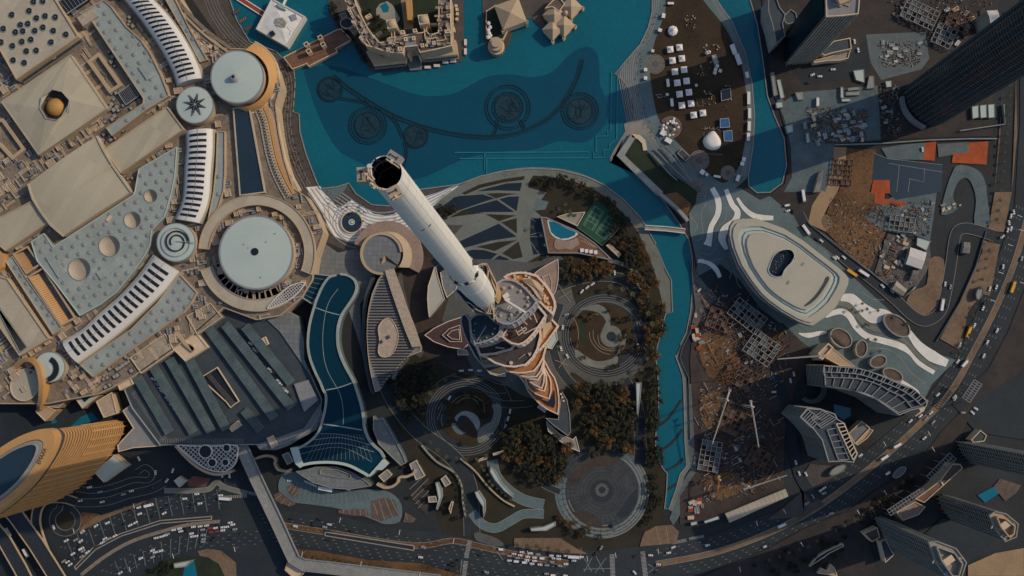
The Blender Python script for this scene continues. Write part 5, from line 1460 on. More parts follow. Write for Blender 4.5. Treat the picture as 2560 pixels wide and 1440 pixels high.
b = MB(); b.bar([W(c, 1.2) for c in P('585,-12 664,38')], 3.6, .2, 1.2); t = one('red_walkway', 'dark red walkway with white edges leading to the white pavilion', 'walkway', b, 'red_deck', W((600, 0)))
for d in (-6, 6):
    b = MB(); b.bar([W(c, 1.5) for c in shift_path(P('585,-12 664,38'), d)], .9, .2, 1.6); b.build('edge', 'white_paving', t)
b = MB(); b.bar([W(c, 1.2) for c in P('708,12 722,-20')], 2.2, .2, 1.2); one('white_walkway', 'short white walkway leaving the pavilion at the frame edge', 'walkway', b, 'white_paving', W((712, 5)))
for i, (x, y) in enumerate(P('591,30 607,50 621,70')):
    b = MB(); w = W((x, y), 1); b.box(w, (8, 4, .8), R(32), 0, .2); t = one('pontoon', ['black pontoon nearest the red walkway', 'middle black pontoon with white dots beside the promenade', 'black pontoon farthest from the red walkway'][i], 'pontoon', b, 'unit_dark', w)
    b = MB()
    for k in range(8): b.box((w[0]+(k % 4-1.5)*1.7, w[1]+(k//4-.5)*1.6+(k % 4-1.5)*1.0), (.5, .5, .4), 0, 0, 1)
    b.build('deck_light', 'cream' if i == 1 else 'roof_grey', t)
# hotel island
sheet('hotel_island', K1('120,-60 140,150 190,300 260,440 330,480 480,600 560,720 700,930 780,1095 860,1150 1400,1105 1440,1122 1650,1108 1660,1060 2270,980 2300,700 2300,-60'), 'promenade')
sheet('hotel_court', K1('600,-30 1350,-30 1340,480 1200,570 1000,650 900,600 760,380'), 'lawn_green'); sheet('hotel_court', K1('1480,-30 1890,-30 1890,520 1660,500 1500,480'), 'lawn_green')
sheet('pool_deck', K1('900,140 960,60 1080,20 1160,80 1230,200 1280,300 1200,420 1060,330 960,280 900,240'), 'beige_paving'); sheet('hotel_pool', K1('955,95 1050,35 1110,120 1090,190 1010,205'), 'pool_water')
sheet('sunlit_walk', K1('1290,-30 1470,-30 1490,470 1350,470'), 'sand');  # sunlit avenue: its warm light is put into the sand colour
b = MB(); q = [W(c, 10) for c in K1('1365,-40 1455,-40 1480,320 1400,320')]; b.prism(q, 0, 10); one('barrel_walk_roof', 'golden strip roof down the middle of the old town hotel court', 'roof', b, 'sunlit_gold_wall', q[0])  # raised block on the sunlit strip, sunlight put into its gold
HB = K1('380,-40 470,180 560,380 640,560 700,680 760,740 900,780 1060,840 1330,860 1360,760 1550,740 1600,850 1860,800 2110,740 2100,400 2100,-40 1900,-40 1890,520 1760,560 1700,480 1640,520 1480,540 1300,580 1190,590 1100,600 1080,660 960,680 880,600 760,430 640,200 580,60 560,-40')
t = bld('old_town_hotel', 'old town style hotel with brown roofs, cream parapets and two domed towers', 'hotel', HB, 30, 'brown_roof', 'sand_wall', rim='cream', par=1.3, pw=1.0)
for s, h in (('1055,320 1200,300 1225,440 1080,460', 40), ('1560,240 1720,225 1740,370 1590,395', 40)):
    q = ccw([W(c, h) for c in K1(s)]); b = MB(); b.prism(q, 0, h-2); o = b.build('dome_tower', 'sand_wall', t)
    b = MB(); b.ringwall(q, 1.1, h-2, h); b.build('parapet', 'cream', o)
    c = cen(q); b = MB(); b.dome(c, 4.6, 4.2, h-2, n=24, m=6); b.build('dome', 'sand_wall', o, smooth=True)
rnd = random.Random(4)
for s, h in (('1285,485 1350,480 1355,540 1295,548', 35), ('1480,465 1545,455 1552,510 1490,520', 35), ('1340,595 1390,590 1395,650 1345,655', 34), ('1470,580 1520,575 1525,635 1475,640', 34), ('1058,770 1110,760 1120,815 1062,825', 34), ('1240,750 1300,745 1310,805 1250,815', 34), ('1605,700 1660,690 1670,750 1615,755', 34), ('1790,660 1840,655 1850,710 1800,715', 34), ('1680,700 1720,695 1725,740 1690,745', 33), ('640,570 700,620 670,650 620,600', 33), ('500,320 570,350 540,375 505,360', 33), ('430,140 480,110 500,190 460,190', 33), ('715,260 800,210 830,250 740,300', 25), ('890,540 970,490 1000,520 920,580', 25), ('1770,370 1870,365 1870,400 1775,405', 25), ('2020,220 2090,220 2080,280 2030,275', 34), ('1990,490 2080,470 2080,520 2000,530', 34)):
    q = ccw([W(c, h) for c in K1(s)]); b = MB(); b.ringwall(q, .9, 20, h); b.flat(offset(q, .9), h-1.5); b.build('roof_turret', 'cream', t)
for s in ('1360,590 1520,570 1545,740 1360,760',):
    b = MB(); b.prism([W(c, 31) for c in K1(s)], 28, 31); b.build('raised_roof', 'roof_grey', t)
b = MB()
for s in ('1145,470 1150,590', '1190,470 1195,590', '1660,400 1690,660', '1720,400 1700,480', '1190,680 1270,680', '1200,600 1190,720', '1700,620 1880,605', '1080,720 1180,700', '1110,600 1090,660', '2090,-30 2080,150', '1935,-30 1930,120', '1910,370 1945,480', '1860,660 2000,640', '1990,540 2020,640', '470,190 560,360', '500,180 580,350', '600,470 700,600', '730,610 790,700', '640,600 760,740'):
    a, c = K1(s); b.beam((*W(a, 31), 31), (*W(c, 31), 31), .8, 1.6)
b.build('parapet_wall', 'cream', t)
scatter_units(t, K1('420,20 520,10 600,150 700,330 800,480 900,620 960,700 920,760 800,740 700,640 600,470 500,270'), 30, 30, 55, 8, smin=.3, smax=.6)
scatter_units(t, K1('1080,620 1330,610 1330,840 1100,800 980,740'), 22, 30, 0, 9, smin=.3, smax=.6); scatter_units(t, K1('1560,560 1880,580 1910,20 2080,20 2090,700 1880,760 1620,740'), 34, 30, 0, 10, smin=.3, smax=.6)
for s, h, lab in (('730,820 830,790 1000,905 1390,880 1362,985 860,1042', 14, 'tan lean-to arcade roof on the water front of the hotel'), ('1640,925 1630,865 1860,820 2110,770 2120,630 2175,640 2208,870', 14, 'tan lean-to arcade roof with a turned corner on the hotel front')):
    q = K1(s); t = bld('arcade', lab, 'arcade', q, h, 'sand_wall', 'cream', par=0)
    b = MB(); a, c = (q[4], q[5]) if h and len(q) == 6 else (q[0], q[6])
    for k in range(14):
        p = lerp(a, c, (k+.4)/14); b.box(W((p[0], p[1]), 12), (1.6, 2.4, 9), 0, 0, 0)
    b.build('arch_opening', 'unit_dark', t)
    b = MB(); p = lerp(a, c, 0); b.beam((*W(a, 12), 6), (*W(c, 12), 6), 5, .5); b.build('terrace', 'roof_grey', t)
q = K1('1440,790 1540,780 1580,890 1620,1000 1620,1110 1440,1120 1380,950'); bld('arch_gate', 'grey stone gateway court between the two arcade roofs', 'gate', q, 3, 'path_blue', 'concrete', par=.6)
q = K1('1400,770 1560,750 1600,880 1580,900 1545,800 1500,780 1450,800 1430,900 1395,880'); bld('arch_gate', 'tall arched gate wall facing the lake', 'gate', q, 22, 'sand_wall', 'cream', par=0)
q = ell(867, 58, 17, 14, 0, 30); bld('round_pavilion', 'dark round terrace with pale rim beside the bridge end', 'terrace', q, 6, 'roof_dark', 'cream', par=.8)
bld('low_building', 'tan side roof next to the round terrace by the bridge', 'roof', K1('470,460 600,380 640,450 530,550'), 8, 'roof_dirty', 'sand_wall'); bld('low_building', 'small grey roof above the round terrace', 'roof', K1('310,240 400,200 450,270 360,320'), 8, 'roof_grey', 'sand_wall')
for k, (x, y) in enumerate(P('1140,14 1142,23 1143,34 1142,47 1135,76 1133,70')):
    b = MB(); w = W((x, y), 6); b.box(w, (2.6, 2.6, 4), 0, 0, 2); one('parasol', ['cream terrace parasol first from the frame edge', 'cream terrace parasol second from the frame edge', 'cream terrace parasol third from the frame edge', 'cream terrace parasol beside the brown bend', 'cream terrace parasol at the inner corner', 'small cream parasol nearest the arcade corner'][k], 'parasol', b, 'cream', w, group='parasols along the hotel side terrace') if False else one('kiosk', ['cream terrace kiosk first from the frame edge', 'cream terrace kiosk second from the frame edge', 'cream terrace kiosk third from the frame edge', 'cream terrace kiosk beside the brown bend', 'cream terrace kiosk at the inner corner', 'small cream kiosk nearest the arcade corner'][k], 'kiosk', b, 'cream', w, group='kiosks along the hotel side terrace')
# boats
def boat(label, c, ang):
    w = W(c, .6); t = thing('water_taxi', label, 'boat', w, .3, 'white boats moored at the old town quay'); a = -R(ang)
    cs, sn = math.cos(a), math.sin(a)
    tr = lambda L: [(w[0]+x*cs-y*sn, w[1]+x*sn+y*cs) for x, y in L]
    b = MB(); b.prism(tr([(-4, -1.5), (2.5, -1.5), (4.2, 0), (2.5, 1.5), (-4, 1.5)]), .2, 1.2); b.build('hull', 'timber', t)
    b = MB(); b.prism(tr([(-3.4, -1.35), (2.6, -1.35), (2.6, 1.35), (-3.4, 1.35)]), 2.5, 2.8, bottom=True); b.build('canopy', 'white_shell', t)
    b = MB()
    for x, y in ((-3, -1.2), (2.3, -1.2), (2.3, 1.2), (-3, 1.2)):
        p = tr([(x, y)])[0]; b.tube((*p, 1.2), (*p, 2.5), .08, n=5)
    b.build('post', 'unit_dark', t)
for lab, x, y, a in (('white canopied boat moored nearest the gateway court', 1070.5, 169.5, 0), ('white canopied boat second along the quay from the gateway', 1093.5, 165.5, 0), ('white canopied boat at the quay under the right arcade', 1115, 156.5, 0), ('white canopied boat nearest the quay corner', 1134, 154, 0), ('white canopied boat moored alongside the side quay, upper', 1164, 108, 90), ('white canopied boat moored alongside the side quay, lower', 1164, 131, 90)): boat(lab, (x, y), a)
# second old town island
sheet('souk_island', P('1205,-30 1207,60 1212,100 1225,132 1240,138 1258,130 1275,105 1284,75 1310,50 1340,40 1372,65 1395,55 1400,20 1420,-30'), 'promenade')
sheet('souk_island', P('1330,45 1352,70 1362,55 1345,38'), 'brown_roof')
def hip(label, c, r, h, rot=45, m='sand_wall', eave=6, turrets=2):
    w = W(c, h-4); t = thing('hip_pavilion', label, 'pavilion', w, 0, 'hipped pavilions of the old town'); rr = r*S*(H-h)/H
    q = [(w[0]+x, w[1]+y) for x, y in rect(0, 0, rr*1.5, rr*1.5, rot)]
    b = MB(); b.side(ccw(q), 0, h-eave); b.build('wall', 'cream', t)
    b = MB(); qq = ccw(offset(ccw(q), -.8)); tip = W(c, h)
    b.add([(x, y, h-eave) for x, y in qq]+[(*tip, h)], [[0, 1, 4], [1, 2, 4], [2, 3, 4], [3, 0, 4]]); b.build('roof', m, t)
    for k in range(turrets):
        x, y = qq[k]; b = MB(); b.ringwall([(x+u, y+v) for u, v in rect(0, 0, 2.6, 2.6, rot)], .5, 0, h-eave-1.5); b.build('turret', 'cream', t)
hip('large tan hip roof at the frame edge by the hotel channel', (1276, 32), 40, 20, 20)
for lab, c, r in (('tan hip roof on the upper part of the lake souk cluster', (1386, 36), 26), ('tan hip roof reaching farthest right in the lake souk cluster', (1428, 16), 25), ('tan hip roof at the lowest tip of the lake souk cluster', (1382, 72), 23), ('tan hip roof between the lowest tip and the turrets', (1410, 62), 24)): hip(lab, c, r, 14)
q = P('1362,22 1378,5 1395,-10 1412,10 1398,30 1380,18'); bld('low_building', 'cream and dark terrace roof behind the lake souk cluster', 'roof', q, 10, 'brown_roof', 'cream')
b = MB(); w = W((1414, 31), 12); b.dome(w, 2.3, 2.4, 11, n=16, m=5); b.tube((*w, 0), (*w, 11), 2.3, n=16); one('dome_turret', 'small domed turret in the lake souk cluster', 'turret', b, 'sand_wall', w, smooth=False)
w = W((1240, 112), 18); t = thing('round_tower', 'squat round stepped tower at the water on the hotel channel', 'tower', w, 0)
for r, z0, z1, m in ((8.2, 0, 8, 'cream'), (6.8, 8, 15, 'sand_wall'), (4.2, 15, 18, 'sand_wall')):
    b = MB(); b.tube((*W((1240, 112), 12), z0), (*W((1240, 112), 12), z1), r, n=28); b.build('drum', m, t)
b = MB()
for k in range(22):
    a = k*2*math.pi/22; b.box((W((1240, 112), 12)[0]+8.2*math.cos(a), W((1240, 112), 12)[1]+8.2*math.sin(a)), (.5, 1.0, 5), a, 0, 1)
b.build('arch_opening', 'unit_dark', t)
bld('low_building', 'dark roof terrace with thin pale edge between tower and hip roof', 'roof', P('1215,28 1240,12 1262,40 1270,75 1258,100 1215,95'), 5, 'lawn_green', 'sand_wall', par=.8, rim='cream')
def parasol_mesh():
    if 'par' not in UNIT:
        b = MB(); b.frustum((0, 0), 1.5, 2.3, (0, 0), .05, 3.0, n=8); b.tube((0, 0, 0), (0, 0, 2.4), .06, n=5); o = b.build('parasol', 'canopy_white'); UNIT['par'] = o.data; bpy.data.objects.remove(o)
        b = MB(); b.frustum((0, 0), 1.5, 2.3, (0, 0), .05, 3.0, n=8); b.tube((0, 0, 0), (0, 0, 2.4), .06, n=5); o = b.build('parasol', 'car_red'); UNIT['parr'] = o.data; bpy.data.objects.remove(o)
    return UNIT['par']
def parasol(c, label, group, red=False, z=1, sc=1.0):
    parasol_mesh(); o = bpy.data.objects.new('parasol', UNIT['parr' if red else 'par']); COL.objects.link(o); x, y = W(c, z+2); o.location = (x, y, z); o.scale = (sc, sc, 1)
    return tag(o, label, 'parasol', group)
for x, y in P('1222,58 1226,68 1221,75 1223,83 1226,89 1221,93'): parasol((x, y), 'white parasol on the dark terrace between the hotel channel and the hip roof', 'white parasols on the souk terrace', z=5, sc=1.3)

# ---------------- park island
PK = P('1632,-30 1630,30 1618,72 1598,114 1560,160 1540,186 1558,202 1575,226 1582,250 1583,300 1572,325 1556,350 1545,386 1580,420 1640,470 1720,520 1790,480 1840,470 1868,444 1882,372 1886,290 1880,210 1862,130 1830,55 1795,0 1790,-30')
sheet('park_island', PK, 'path_blue')
LW = cr(P('A3', '1170,-40 1380,-40 1480,60 1600,210 1690,400 1740,560 1765,800 1755,1000 1725,1180 1680,1290 1600,1370 1520,1340 1380,1210 1250,1080 1140,960 1085,850 1045,640 1035,480 1065,330 1110,200 1150,80'), 4)
sheet('park_lawn', LW, 'lawn_brown')
STP = cr(P('1646,-10 1640,40 1622,90 1600,130 1590,170 1592,210 1600,250 1610,300 1630,345 1655,385 1690,425'), 5, False)
lines('promenade_band', [shift_path(STP, d) for d in (-2, 3, 8)], 1.1, 'kerb')
for d in range(9, 50, 5):
    p = [(x, y) for x, y in shift_path(STP, d) if inside((x, y), PK) and (130 < y < 350)]
    if len(p) > 2: lines('promenade_band', [p], 2.2, 'stripe_paving')
EDG = cr(P('1785,-10 1825,55 1857,132 1874,212 1880,290 1875,370 1862,440'), 5, False)
lines('promenade_band', [shift_path(EDG, d) for d in (2, 6, 10)], 1.0, 'kerb')
sheet('wooden_steps', P('A3', '730,1195 760,1130 850,985 910,1000 800,1165'), 'stripe_paving'); sheet('wooden_steps', P('A3', '840,930 910,900 980,900 1060,1010 1080,1060 980,1010 900,1000 850,1000'), 'stripe_paving')
for c, r in (((1638, 160), 24), ((1677, 318), 27), ((1748, 401), 25), ((1820, 432), 18)):
    sheet('round_plaza', ell(*c, r, n=40), 'paving'); lines('round_plaza_ring', [ell(*c, r*k, n=40) for k in (.98, .8, .62, .45)], .8, 'tan_line')
TENT = {}
def tent_mesh():
    if not TENT:
        b = MB(); n = 4; s = 3.15
        q = [(-s, -s), (s, -s), (s, s), (-s, s)]
        for z0, q0, z1, q1 in ((3.0, q, 4.2, [(x*.35, y*.35) for x, y in q]), (4.2, [(x*.35, y*.35) for x, y in q], 5.4, [(x*.02, y*.02) for x, y in q])):
            b.side(q0, z0, z1, top=q1)
        b.side(q, 2.6, 3.0)
        o = b.build('canopy', 'canopy_white'); TENT['c'] = o.data; bpy.data.objects.remove(o)
        b = MB()
        for x, y in q: b.tube((x*.97, y*.97, 0), (x*.97, y*.97, 3), .09, n=5)
        o = b.build('post', 'metal'); TENT['p'] = o.data; bpy.data.objects.remove(o)
def tent(c, label, group, ang=0, sc=1.0, z=1, colour=None):
    tent_mesh(); w = W(c, 4); t = thing('marquee_tent', label, 'tent', w, z, group); t.rotation_euler = (0, 0, -R(ang)); t.scale = (sc, sc, 1)
    for k, nm in (('c', 'canopy'), ('p', 'post')):
        o = bpy.data.objects.new(nm, TENT[k]); COL.objects.link(o); o.parent = t
    return t
ROW = ['first', 'second', 'third', 'fourth', 'fifth', 'sixth', 'seventh']
for i, (x, y) in enumerate(P('A3', '1187,370 1204,453 1222,537 1240,621 1257,706 1274,790 1363,862')): tent((x, y), 'white square tent, %s from the octagonal tent in the row nearer the lake' % ROW[i], 'white square tents in two rows on the park lawn', -6)
for i, (x, y) in enumerate(P('A3', '1256,355 1274,438 1291,522 1309,607 1327,692 1343,776 1432,847')): tent((x, y), 'white square tent, %s from the octagonal tent in the row farther from the lake' % ROW[i], 'white square tents in two rows on the park lawn', -6)
w = W((1683, 75), 5); t = thing('octagon_tent', 'white octagonal tent at the upper end of the tent rows', 'tent', w, 1); b = MB(); b.frustum(w, 5.0, 3.5, w, .2, 6.5, n=8); b.side(ell(*w, 5.0, n=8), 1, 3.5); b.build('canopy', 'canopy_white', t); b = MB(); b.tube((*w, 6.5), (w[0]+1.2, w[1]+2.2, 8), .25, .25, n=6); b.build('mast', 'metal', t)
q = cr(P('1783,325 1795,335 1804,352 1800,368 1785,373 1768,368 1759,352 1766,337'), 4); w = cen([W(c, 7) for c in q]); t = thing('dome_tent', 'big cream rounded triangular dome tent in a fenced square', 'tent', w, 1)
b = MB(); p0 = ccw([W(c, 6) for c in q]); prev, zp = p0, 2.0
b.side(p0, 1, 2)
for k in range(1, 6):
    f = 1-(k/5.5)**2*.9; cur = [lerp(w, c, f) for c in p0]; zc = 2+6*math.sin(k/5*1.5); b.side(prev, zp, zc, top=cur); prev, zp = cur, zc
b.flat(prev, zp); b.build('canopy', 'canopy_white', t, smooth=True)
lines('fence_line', [P('A3', '1440,990 1440,1150 1580,1160'), P('A3', '1425,965 1555,960'), P('A3', '1385,745 1430,740 1435,795 1395,795 1385,745')], .8, 'tan_line')
for lab, s, h, m in (('blue square tent with dark openings beside the cream dome', '1560,890 1625,885 1635,955 1560,960', 4, 'blue_tarp'), ('dark blue stage floor behind the cream dome', '1585,985 1650,975 1655,1060 1590,1060', 1.6, 'blue_tarp'), ('pale blue marquee roof near small white tents', '1498,415 1528,410 1552,472 1522,482', 4, 'roof_blue'), ('dark blue stage scaffold on the lawn', '1565,680 1640,660 1645,740 1570,760', 4, 'pond'), ('black stage box with white gear by the round plaza', '1240,1150 1275,1115 1335,1175 1300,1210', 4, 'unit_dark')):
    q = P('A3', s); w = W(q[0], h); t = bld('event_stage', lab, 'stage', q, h, m, m, par=.4, pw=.5, rim='metal')
for lab, x, y, a, b_, g in [('long white kiosk on the park rim, upper one of the pair', 1834, 123, 10, 24, -20), ('long white kiosk on the park rim, lower one of the pair', 1846, 148, 10, 26, -20), ('small white kiosk on the park rim below the pair', 1868, 187, 7, 14, -12), ('tall narrow white booth left of the tent rows, upper', 1670, 207, 6, 18, -6), ('tall narrow white booth left of the tent rows, lower', 1680, 256, 6, 18, -6), ('white booth by the lake promenade above the half round plaza', 1632, 127, 6, 6, 10), ('white booth beside the half round plaza, upper', 1614, 174, 7, 7, 0), ('white booth beside the half round plaza, lower', 1614, 195, 7, 7, 0), ('tiny white booth in the middle of the lawn', 1741, 213, 5, 5, 0), ('tiny white booth near the narrow booths', 1668, 236, 6, 5, 0), ('white sign board booth at the top of the lawn', 1677, 8, 14, 4, 0), ('white booth among gear at the top of the park', 1659, 39, 7, 10, 10), ('white booth next to the upper promenade bend', 1650, 75, 8, 7, 20), ('pair of white boxes on the lower park rim, upper', 1860, 398, 7, 9, 10), ('pair of white boxes on the lower park rim, lower', 1856, 409, 8, 8, 10), ('white box by the two lower round plazas', 1756, 430, 10, 10, 35), ('small white box beside the lower round plazas', 1767, 436, 6, 6, 35), ('white long kiosk below the lower round plazas', 1793, 441, 16, 4, 10), ('white angled canopy by the red parasol plaza, larger', 1671, 351, 16, 10, 30), ('white angled canopy by the red parasol plaza, smaller', 1658, 332, 12, 12, 30), ('white kiosk at the lower tip of the park', 1845, 445, 7, 14, 20), ('white long kiosk on the park rim in the lower third, upper', 1872, 245, 6, 30, 0), ('white long kiosk on the park rim in the lower third, lower', 1874, 283, 6, 24, 0), ('white long kiosk on the park rim near the blue stage', 1873, 315, 6, 22, 2), ('white long kiosk on the park rim below the blue stage', 1871, 342, 6, 18, 4)]:
    w = W((x, y), 3.5); t = thing('event_kiosk', lab, 'kiosk', w, 1, 'white event kiosks in the park'); q = [(w[0]+u*S, w[1]-v*S) for u, v in rect(0, 0, a, b_, g)]
    b = MB(); b.side(ccw(q), 1, 3.3); b.build('wall', 'concrete', t); b = MB(); o_ = offset(ccw(q), -.25); b.prism(o_, 3.3, 3.7, bottom=True); b.build('roof', 'canopy_white' if a*b_ > 40 else 'white_shell', t)
for i, (x, y) in enumerate(P('A3', '1478,390 1522,545 1562,530 1540,495 1527,520 1462,395')): tent((x, y), ['small white tent above the pale blue marquee', 'small white tent lowest below the pale blue marquee', 'small white tent right of the group below the marquee', 'small white tent touching the pale blue marquee', 'small white tent in the middle of the marquee group', 'smallest white tent above the marquee'][i], 'small white tents round the pale blue marquee', 20, .5)
rnd = random.Random(6)
for k in range(22):
    a, r = rnd.uniform(0, 6.28), 23*math.sqrt(rnd.random()); red = k % 4 == 0
    parasol((1677+r*math.cos(a), 318+r*math.sin(a)), 'red parasol on the round parasol plaza' if red else 'white parasol on the round parasol plaza', 'red parasols on the round plaza' if red else 'white parasols on the round plaza', red, sc=.9)
b = MB()
for k in range(150):
    zone = rnd.choice(((1760, 228, 1790, 262), (1712, 38, 1740, 78), (1755, 110, 1800, 125), (1800, 215, 1830, 275), (1755, 318, 1800, 324), (1640, 235, 1668, 245), (1650, 300, 1668, 350), (1740, 150, 1790, 190)))
    w = W((rnd.uniform(zone[0], zone[2]), rnd.uniform(zone[1], zone[3])), 1); b.box(w, (rnd.uniform(.4, 1.2), rnd.uniform(.4, 1.2), rnd.uniform(.6, 1.6)), rnd.uniform(0, 3), rnd.choice((0, 0, 1, 2)), .8)
tag(b.build('event_gear', ['cream', 'timber', 'roof_grey']), kind='stuff')
# green wedge with concrete arm
q = P('A3', '835,1165 925,1035 965,1045 1005,1120 1180,1290 1310,1370 1400,1440')+P('B3', '1395,0 1382,90 1310,192 1120,20'); t = bld('green_roof', 'dark planted wedge roof sloping beside the river', 'green roof', q, 3, 'lawn_green', 'concrete_dark', par=.3)
sheet('dry_lawn', P('B3', '1135,20 1235,0 1345,90 1308,185'), 'soil', z=3.35)
b = MB(); b.prism([W(c, 4) for c in P('A3', '785,1165 895,1003 925,1030 845,1165 1135,1440 1095,1470')], 0, 4); b.build('concrete_arm', 'concrete', t)
b = MB(); b.prism([W(c, 4) for c in P('A3', '900,1003 960,1012 1000,1050 1015,1125 985,1130 975,1075 940,1040 900,1030')], 0, 4); b.build('curved_screen', 'cream', t)
b = MB(); b.bar([W(c, 8) for c in P('A3', '1100,1440 1240,1560')+P('B3', '1310,200 1320,215')], 3.2, 0, 7.5); b.build('edge_wall', 'concrete', t)
for s in ('1050,1140 1110,1220 1180,1300 1240,1350', '1080,1120 1150,1200 1240,1290 1310,1350', '1110,1100 1200,1180 1290,1290 1350,1360', '1150,1090 1220,1160 1320,1310'):
    b = MB(); b.bar([W(c, 7) for c in cr(P('A3', s), 4, False)], .7, 5, 7); b.build('terrace_edge', 'roof_grey', t)
sheet('round_ramp', ell(1745, 472, 20, 28, -30, 36), 'paving'); lines('ramp_ring', [ell(1745, 472, 18*k, 26*k, -30, 36) for k in (1, .75, .5)], 1.2, 'kerb')
# white footbridge over the river
deckway('slim white footbridge across the narrow river', P('1612,569 1662,572 1713,578'), 11, 5, 'concrete', 'white_shell', name='footbridge', rimh=1.4)
# ================================================================ east bank: opera, plazas, building sites, towers
sheet('river_path', P('1735,640 1740,700 1733,780 1724,830 1708,862 1698,890 1716,940 1722,1000 1725,1100 1728,1165 1712,1190 1700,1230 1685,1280 1672,1275 1692,1220 1702,1184 1718,1163 1713,1100 1711,1000 1709,940 1690,890 1704,858 1720,828 1730,775 1736,700'), 'path')
sheet('river_yard', P('C3', '1320,0 1390,0 1380,300 1400,560 1480,700 1420,780 1340,850 1250,1000 1210,1060 1180,1010 1290,720 1340,640 1320,500 1330,240'), 'concrete_dark')
sheet('east_works', P('1740,740 1790,700 1840,720 1900,800 1990,830 2060,880 1990,960 1960,1100 1960,1230 1820,1290 1700,1310 1700,1240 1740,1180 1730,1000 1725,900'), 'site_dark')
sheet('grey_yard', P('B3', '1380,560 1500,620 1640,690 1560,760 1500,830 1460,900 1390,1000 1330,960 1340,850 1370,700'), 'rubble')
sheet('dark_pit', P('B3', '1390,1050 1500,1010 1560,1080 1620,1200 1500,1300 1400,1240'), 'asphalt_dark')
sheet('north_yard', P('1905,0 1925,180 1945,260 1965,330 1972,410 1962,460 1925,487 1880,490 1850,500 1900,520 1990,545 2040,580 2070,500 2080,440 2085,370 2200,350 2300,345 2480,340 2500,-40 1880,-40'), 'scrub')
sheet('grey_yard', P('A4', '10,560 120,760 240,690 640,660 820,640 850,1050 500,1075 490,1100 500,1180 440,1440 120,1440 180,1330 170,1090 120,880 40,700'), 'site_grey')
sheet('grey_lot', P('A4', '735,260 900,250 1180,240 1210,440 1150,520 850,600 770,470'), 'concrete_dark')
sheet('dark_lot', P('A4', '180,520 560,450 740,290 760,520 560,600 260,640'), 'asphalt_dark')
sheet('opera_plaza', P('1722,520 1760,490 1800,475 1850,470 1900,500 1925,490 1990,545 2040,580 2060,620 2130,690 2250,800 2330,880 2390,900 2330,960 2310,1000 2200,960 2100,920 2060,900 2000,850 1960,810 1880,780 1800,730 1750,700 1738,640 1725,580'), 'path_blue')
sheet('opera_painted_shade', P('1745,690 1800,660 1850,700 1900,770 1960,815 1990,850 1880,790 1790,740'), 'asphalt_dark')  # dark sheet painted where the opera house casts its shadow
WH = 'white_paving'
def band(name, path, w0, m, n=6):
    p = cr(path, n, False); L = len(p); k = w0 if isinstance(w0, list) else [w0, w0]
    ws = [k[0]+(k[-1]-k[0])*i/(L-1) if len(k) == 2 else k[min(int(i/(L-1)*(len(k)-1)), len(k)-2)]+(k[min(int(i/(L-1)*(len(k)-1))+1, len(k)-1)]-k[min(int(i/(L-1)*(len(k)-1)), len(k)-2)])*((i/(L-1)*(len(k)-1)) % 1 if i < L-1 else 1) for i in range(L)]
    a, c = [], []
    for i, q in enumerate(p):
        u, v = p[max(i-1, 0)], p[min(i+1, L-1)]; dx, dy = v[0]-u[0], v[1]-u[1]; d = math.hypot(dx, dy) or 1
        a.append((q[0]-dy/d*ws[i]/2, q[1]+dx/d*ws[i]/2)); c.append((q[0]+dy/d*ws[i]/2, q[1]-dx/d*ws[i]/2))
    sheet(name, a+c[::-1], m); lines('ribbon_edge', [a, c], 1.0, 'dark_line')
band('white_ribbon', P('B3', '1500,-30 1545,60 1545,160 1495,260 1480,350 1465,400'), [14, 16, 15, 14, 16, 22], WH)
band('white_ribbon', P('B3', '1605,-20 1650,90 1692,150 1670,220 1600,280 1575,350 1610,430'), [12, 15, 16, 18, 22, 20, 10], WH)
band('white_ribbon', P('B3', '1690,45 1740,120 1800,170 1860,190 1960,195'), [8, 12, 14, 16, 12], WH)
band('white_ribbon', P('B3', '1395,515 1470,530 1530,580 1560,640'), [10, 12, 13, 10], WH)
band('white_ribbon', P('B4', '545,800 620,810 700,870 790,930 860,920 940,950 1010,1000 1070,1070 1130,1150 1230,1230 1345,1285'), [20, 34, 30, 38, 30, 20, 14, 16, 22, 30, 20], WH)
band('white_ribbon', P('B4', '430,930 540,895 610,930 660,1010 740,1080 860,1115 980,1150 1070,1200 1140,1280 1250,1350'), [12, 16, 17, 16, 17, 17, 18, 17, 17, 16], WH)
band('white_ribbon', P('B4', '230,1060 300,1075 380,1060 440,1050'), [4, 14, 12, 6], WH)
band('white_ribbon', P('B4', '1000,1420 1060,1460 1110,1500 1150,1560'), [10, 12, 14, 10], WH)
band('grey_ribbon', P('B4', '500,840 600,850 680,940 760,1010 880,1050 1000,1100 1060,1150 1150,1250 1270,1330'), [10, 14, 14, 16, 14, 12, 12, 12, 10], 'path')
lines('plaza_line', [cr(P('B3', '1400,20 1330,100 1340,180 1390,250 1370,290'), 5, False), cr(P('B3', '1440,20 1455,90 1420,150 1430,270 1430,330 1390,370'), 5, False), cr(P('B3', '1610,120 1600,210 1540,270 1520,360 1530,420 1480,470 1420,450'), 5, False), cr(P('B3', '1400,480 1480,520 1580,500 1640,600 1630,650'), 5, False), cr(P('B3', '1620,440 1660,560 1690,680 1720,720'), 5, False), cr(P('B4', '760,1170 900,1180 1000,1250 1060,1340 1180,1440'), 5, False), cr(P('B4', '700,740 780,800 870,810'), 4, False)], 1.2, 'concrete')
